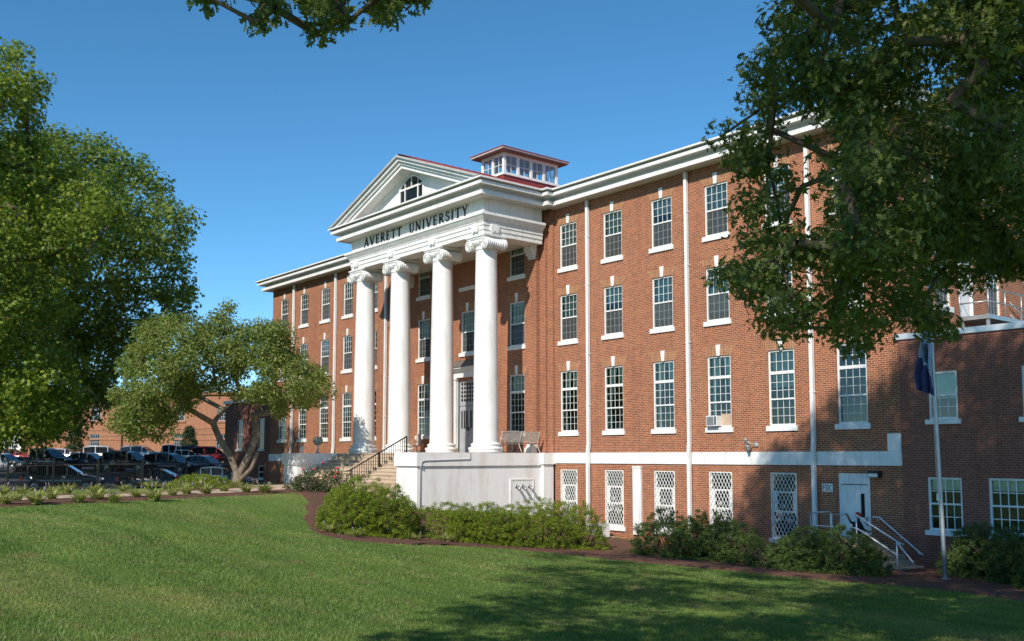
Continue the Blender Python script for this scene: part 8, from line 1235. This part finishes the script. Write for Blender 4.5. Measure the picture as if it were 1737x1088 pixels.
# ------------------------------------------------------------------ parked cars
def ringc(xx, pts): return [(xx, -w, z) for w, z in pts] + [(xx, w, z) for w, z in pts[::-1]]
def make_car(kind, paint, label, loc, rz):
    t = thing('parked_car', label, 'pickup truck' if kind == 'pickup' else 'car', loc, rz, 'cars parked beyond the path')
    if kind == 'suv': L, Wd, Ht, belt = 4.65, .92, 1.70, 1.02; body = [(-2.32,.55,.98,.70),(-2.26,.40,1.00,.84),(-1.5,.32,1.03,.92),(0,.30,1.02,.92),(1.0,.30,1.02,.92),(1.5,.32,.98,.91),(2.1,.36,.86,.84),(2.32,.48,.70,.66)]; cab = [(-2.22,1.0,1.0),(-1.95,1.52,1.60),(-1.2,1.64,1.70),(0.1,1.60,1.68),(.35,1.5,1.60),(1.25,1.0,1.0)]
    elif kind == 'sedan': L, Wd, Ht, belt = 4.7, .90, 1.44, .92; body = [(-2.35,.55,.86,.68),(-2.25,.40,.95,.82),(-1.4,.30,.97,.90),(0,.27,.93,.90),(1.0,.27,.91,.90),(1.6,.30,.86,.88),(2.15,.36,.74,.80),(2.35,.46,.62,.62)]; cab = [(-1.75,.92,.94),(-.95,1.32,1.38),(-.3,1.40,1.44),(.2,1.36,1.41),(.4,1.28,1.36),(1.25,.88,.90)]
    else: L, Wd, Ht, belt = 5.4, .96, 1.86, 1.15; body = [(-2.7,.60,1.08,.86),(-2.62,.46,1.12,.92),(-1.6,.40,1.13,.95),(-.6,.38,1.13,.95),(1.0,.38,1.13,.95),(1.7,.40,1.10,.94),(2.5,.44,1.02,.88),(2.7,.56,.84,.74)]; cab = [(-.72,1.10,1.12),(-.62,1.66,1.78),(-.1,1.76,1.86),(.5,1.74,1.84),(.75,1.62,1.74),(1.55,1.12,1.14)]
    m = MB(); R_ = []
    for xx, zb, zt, w in body:
        zm = (zb + zt) / 2; R_.append(ringc(xx, [(w * .90, zb), (w, zb + .10), (w * 1.02, zm), (w * .98, zt - .06), (w * .88, zt)]))
    m.loft(R_); m.add(R_[0], [tuple(range(10))]); m.add(R_[-1], [tuple(range(9, -1, -1))])
    if kind == 'pickup':
        m.box(-2.58, -.8, -.80, .80, 1.12, 1.125, 1)
    wx = (L / 2 - .85 if kind != 'pickup' else 1.72, -L / 2 + .88 if kind != 'pickup' else -1.62)
    for xx in wx:
        for sy in (-1, 1): m.lathe([(.42, -.02), (.42, .02), (0, .02)], (xx, sy * (Wd + .012), .34), 22, 1, axis='y', cap=True)
    m.build('body', [paint, M['black_plastic']], t, local=True)
    m = MB(); rr = []
    wb, wt = Wd * .90, Wd * .70
    for xx, zw, zr in cab:
        f_ = (zr - belt) / (Ht - belt); w_ = wb + (wt - wb) * max(0, min(1, f_)); rr.append([(xx, -wb, belt - .06), (xx, -w_ - .01, zr - .07 * f_), (xx, -w_ * .86, zr), (xx, w_ * .86, zr), (xx, w_ + .01, zr - .07 * f_), (xx, wb, belt - .06)])
    n_ = len(cab)
    for i in range(n_ - 1):
        for j in range(5):
            roof_face = j in (1, 2, 3) and 0 < i < n_ - 2
            if kind != 'sedan' and i == n_ - 2: roof_face = False
            side = j in (0, 4)
            m.add([rr[i][j], rr[i+1][j], rr[i+1][j+1], rr[i][j+1]], [(0,1,2,3)], 0 if roof_face else 1, roof_face)
    m.build('cabin', [paint, M['carglass']], t, local=True)
    m = MB()
    for sy in (-1, 1):
        pil = [cab[1][0] + .05, (cab[1][0] + cab[-2][0]) / 2, cab[-2][0]]
        for q in pil: m.prism([(q - .05, belt - .02), (q + .05, belt - .02), (q + .035, Ht - .10), (q - .035, Ht - .10)] , 1, *sorted((sy * (wt + .0), sy * (wb + .004))))
        if kind == 'suv': m.tube([(-1.7, sy * wt * .9, Ht + .03), (.2, sy * wt * .9, Ht + .02)], .022, 6)
    m.build('pillar', paint, t, local=True)
    for xx in wx:
        for sy in (-1, 1):
            w0 = MB(); w0.lathe([(.20, -.10), (.33, -.10), (.35, -.07), (.35, .07), (.33, .10), (.20, .10)], (xx, sy * (Wd - .07), .35), 22, axis='y'); wo_ = w0.build('wheel', M['rubber'], t, local=True)
            w1 = MB(); w1.lathe([(.0, -.01), (.20, -.012), (.215, .02), (.0, .01)], (xx, sy * (Wd + .035), .35), 18, axis='y')
            for k in range(5): a = k * 2 * math.pi / 5; w1.box(xx + .11 * math.cos(a) - .03, xx + .11 * math.cos(a) + .03, *sorted((sy * (Wd + .03), sy * (Wd + .06))), .35 + .11 * math.sin(a) - .03, .35 + .11 * math.sin(a) + .03)
            w1.build('rim', M['rim'], wo_, local=True)
    fz = body[-2][2] - .10; bz = body[1][2] - .16
    for sy in (-1, 1):
        m = MB(); m.box(L / 2 - .26, L / 2 - .05, *sorted((sy * .46, sy * .80)), fz - .10, fz + .05); m.build('headlight', M['clear_light'], t, local=True)
        m = MB(); m.box(-L / 2 + .02, -L / 2 + .22, *sorted((sy * .60, sy * .87)), bz - .12, bz + .14); m.build('taillight', M['red_light'], t, local=True)
        m = MB(); m.box(.95, 1.12, *sorted((sy * (Wd - .02), sy * (Wd + .16))), belt + .02, belt + .18); m.build('mirror', paint, t, local=True)
    m = MB(); m.box(L / 2 - .08, L / 2 + .02, -.55, .55, .32, .44); m.box(-L / 2 - .02, -L / 2 + .08, -.6, .6, .36, .48); m.build('bumper', M['black_plastic'], t, local=True)
    return t
PA = {k: carpaint(k + '_paint', c) for k, c in dict(black=(.014, .014, .017), charcoal=(.060, .060, .066), navy=(.022, .034, .070), white=(.60, .60, .60), silver=(.30, .31, .33), red=(.35, .012, .012), steel=(.09, .16, .23), brown=(.030, .024, .022), bronze=(.08, .075, .075)).items()}
ra = math.atan2(rh_.y, rh_.x)
for px, d, kind, col, turn_, lab in (
    (112, 61.5, 'suv', 'charcoal', 14, 'dark grey SUV in the near parking row, red tail light at its left end'),
    (272, 61.5, 'sedan', 'black', 6, 'low black car in the near parking row behind the iron fence'),
    (372, 61, 'sedan', 'steel', 8, 'blue grey car mostly hidden behind the low shrub and forked trunk'),
    (76, 80, 'pickup', 'black', -12, 'black crew cab pickup in the far parking row'),
    (152, 81, 'sedan', 'navy', -8, 'dark navy car parked next to the black pickup'),
    (222, 80, 'suv', 'black', -14, 'black SUV in the middle of the far parking row'),
    (292, 80, 'suv', 'navy', -16, 'dark blue SUV with silver roof edge right of the black SUV'),
    (346, 82, 'sedan', 'steel', -18, 'blue sedan at the right end of the far parking row'),
    (8, 79, 'sedan', 'silver', -10, 'pale silver car cut by the left edge of the picture'),
    (20, 96, 'sedan', 'red', 0, 'red car seen over the silver one at the left edge'),
    (182, 97, 'suv', 'white', 10, 'white SUV with red tail light behind the navy car'),
    (112, 98, 'sedan', 'white', 0, 'white car roof glimpsed behind the black pickup'),
    (243, 99, 'suv', 'silver', -4, 'silver SUV roof behind the black SUV'),
    (290, 98, 'pickup', 'white', 8, 'white pickup in front of the far building, left of the blue van'),
    (318, 93, 'sedan', 'white', 6, 'white car glimpsed behind the dark blue SUV'),
    (336, 100, 'suv', 'navy', 4, 'tall navy van behind the blue sedan'),
    (364, 96, 'suv', 'red', 10, 'bright red SUV with white rear beside the forked tree')):
    x, y = vw(px, d); make_car(kind, PA[col], lab, gp(x, y, .05), ra + R(turn_))
# iron fence along the path side of the car park
t = thing('iron_fence', 'dark iron picket fence between the flower bed and the parked cars', 'fence', gp(*vw(180, 51)))
A, B = Vector(vw(-60, 51)), Vector(vw(392, 53)); n = 140; mp = MB(); mr = MB()
for i in range(n + 1):
    p = A.lerp(B, i / n); z = float(H(p.x, p.y)); mp.box(p.x - .006, p.x + .006, p.y - .006, p.y + .006, z + .08, z + 1.42)
mp.build('pickets', M['iron'], t)
for hz in (.16, 1.30): mr.tube([(*A.lerp(B, i / 24), float(H(*A.lerp(B, i / 24))) + hz) for i in range(25)], .016, 4, sm=False)
mr.build('rail', M['iron'], t)
for i in range(7):
    p = A.lerp(B, i / 6); z = float(H(p.x, p.y)); m = MB(); m.box(p.x - .045, p.x + .045, p.y - .045, p.y + .045, z - .1, z + 1.55); m.lathe([(0, -.05), (.05, -.02), (.05, .02), (0, .06)], (p.x, p.y, z + 1.6), 8, cap=False); m.build('post', M['iron'], t)
# overhead wires with their pole
pA, pB = vw(-120, 104), vw(470, 104); 
t = thing('utility_wires', 'thin dark overhead wires crossing in front of the far brick building', 'wire', (pA[0], pA[1], 3))
for hz in (3.05, 2.45):
    m = MB(); m.tube([(pA[0] + (pB[0] - pA[0]) * k / 16, pA[1] + (pB[1] - pA[1]) * k / 16, hz - .5 * math.sin(math.pi * k / 16)) for k in range(17)], .03, 4); m.build('wire', M['iron'], t)
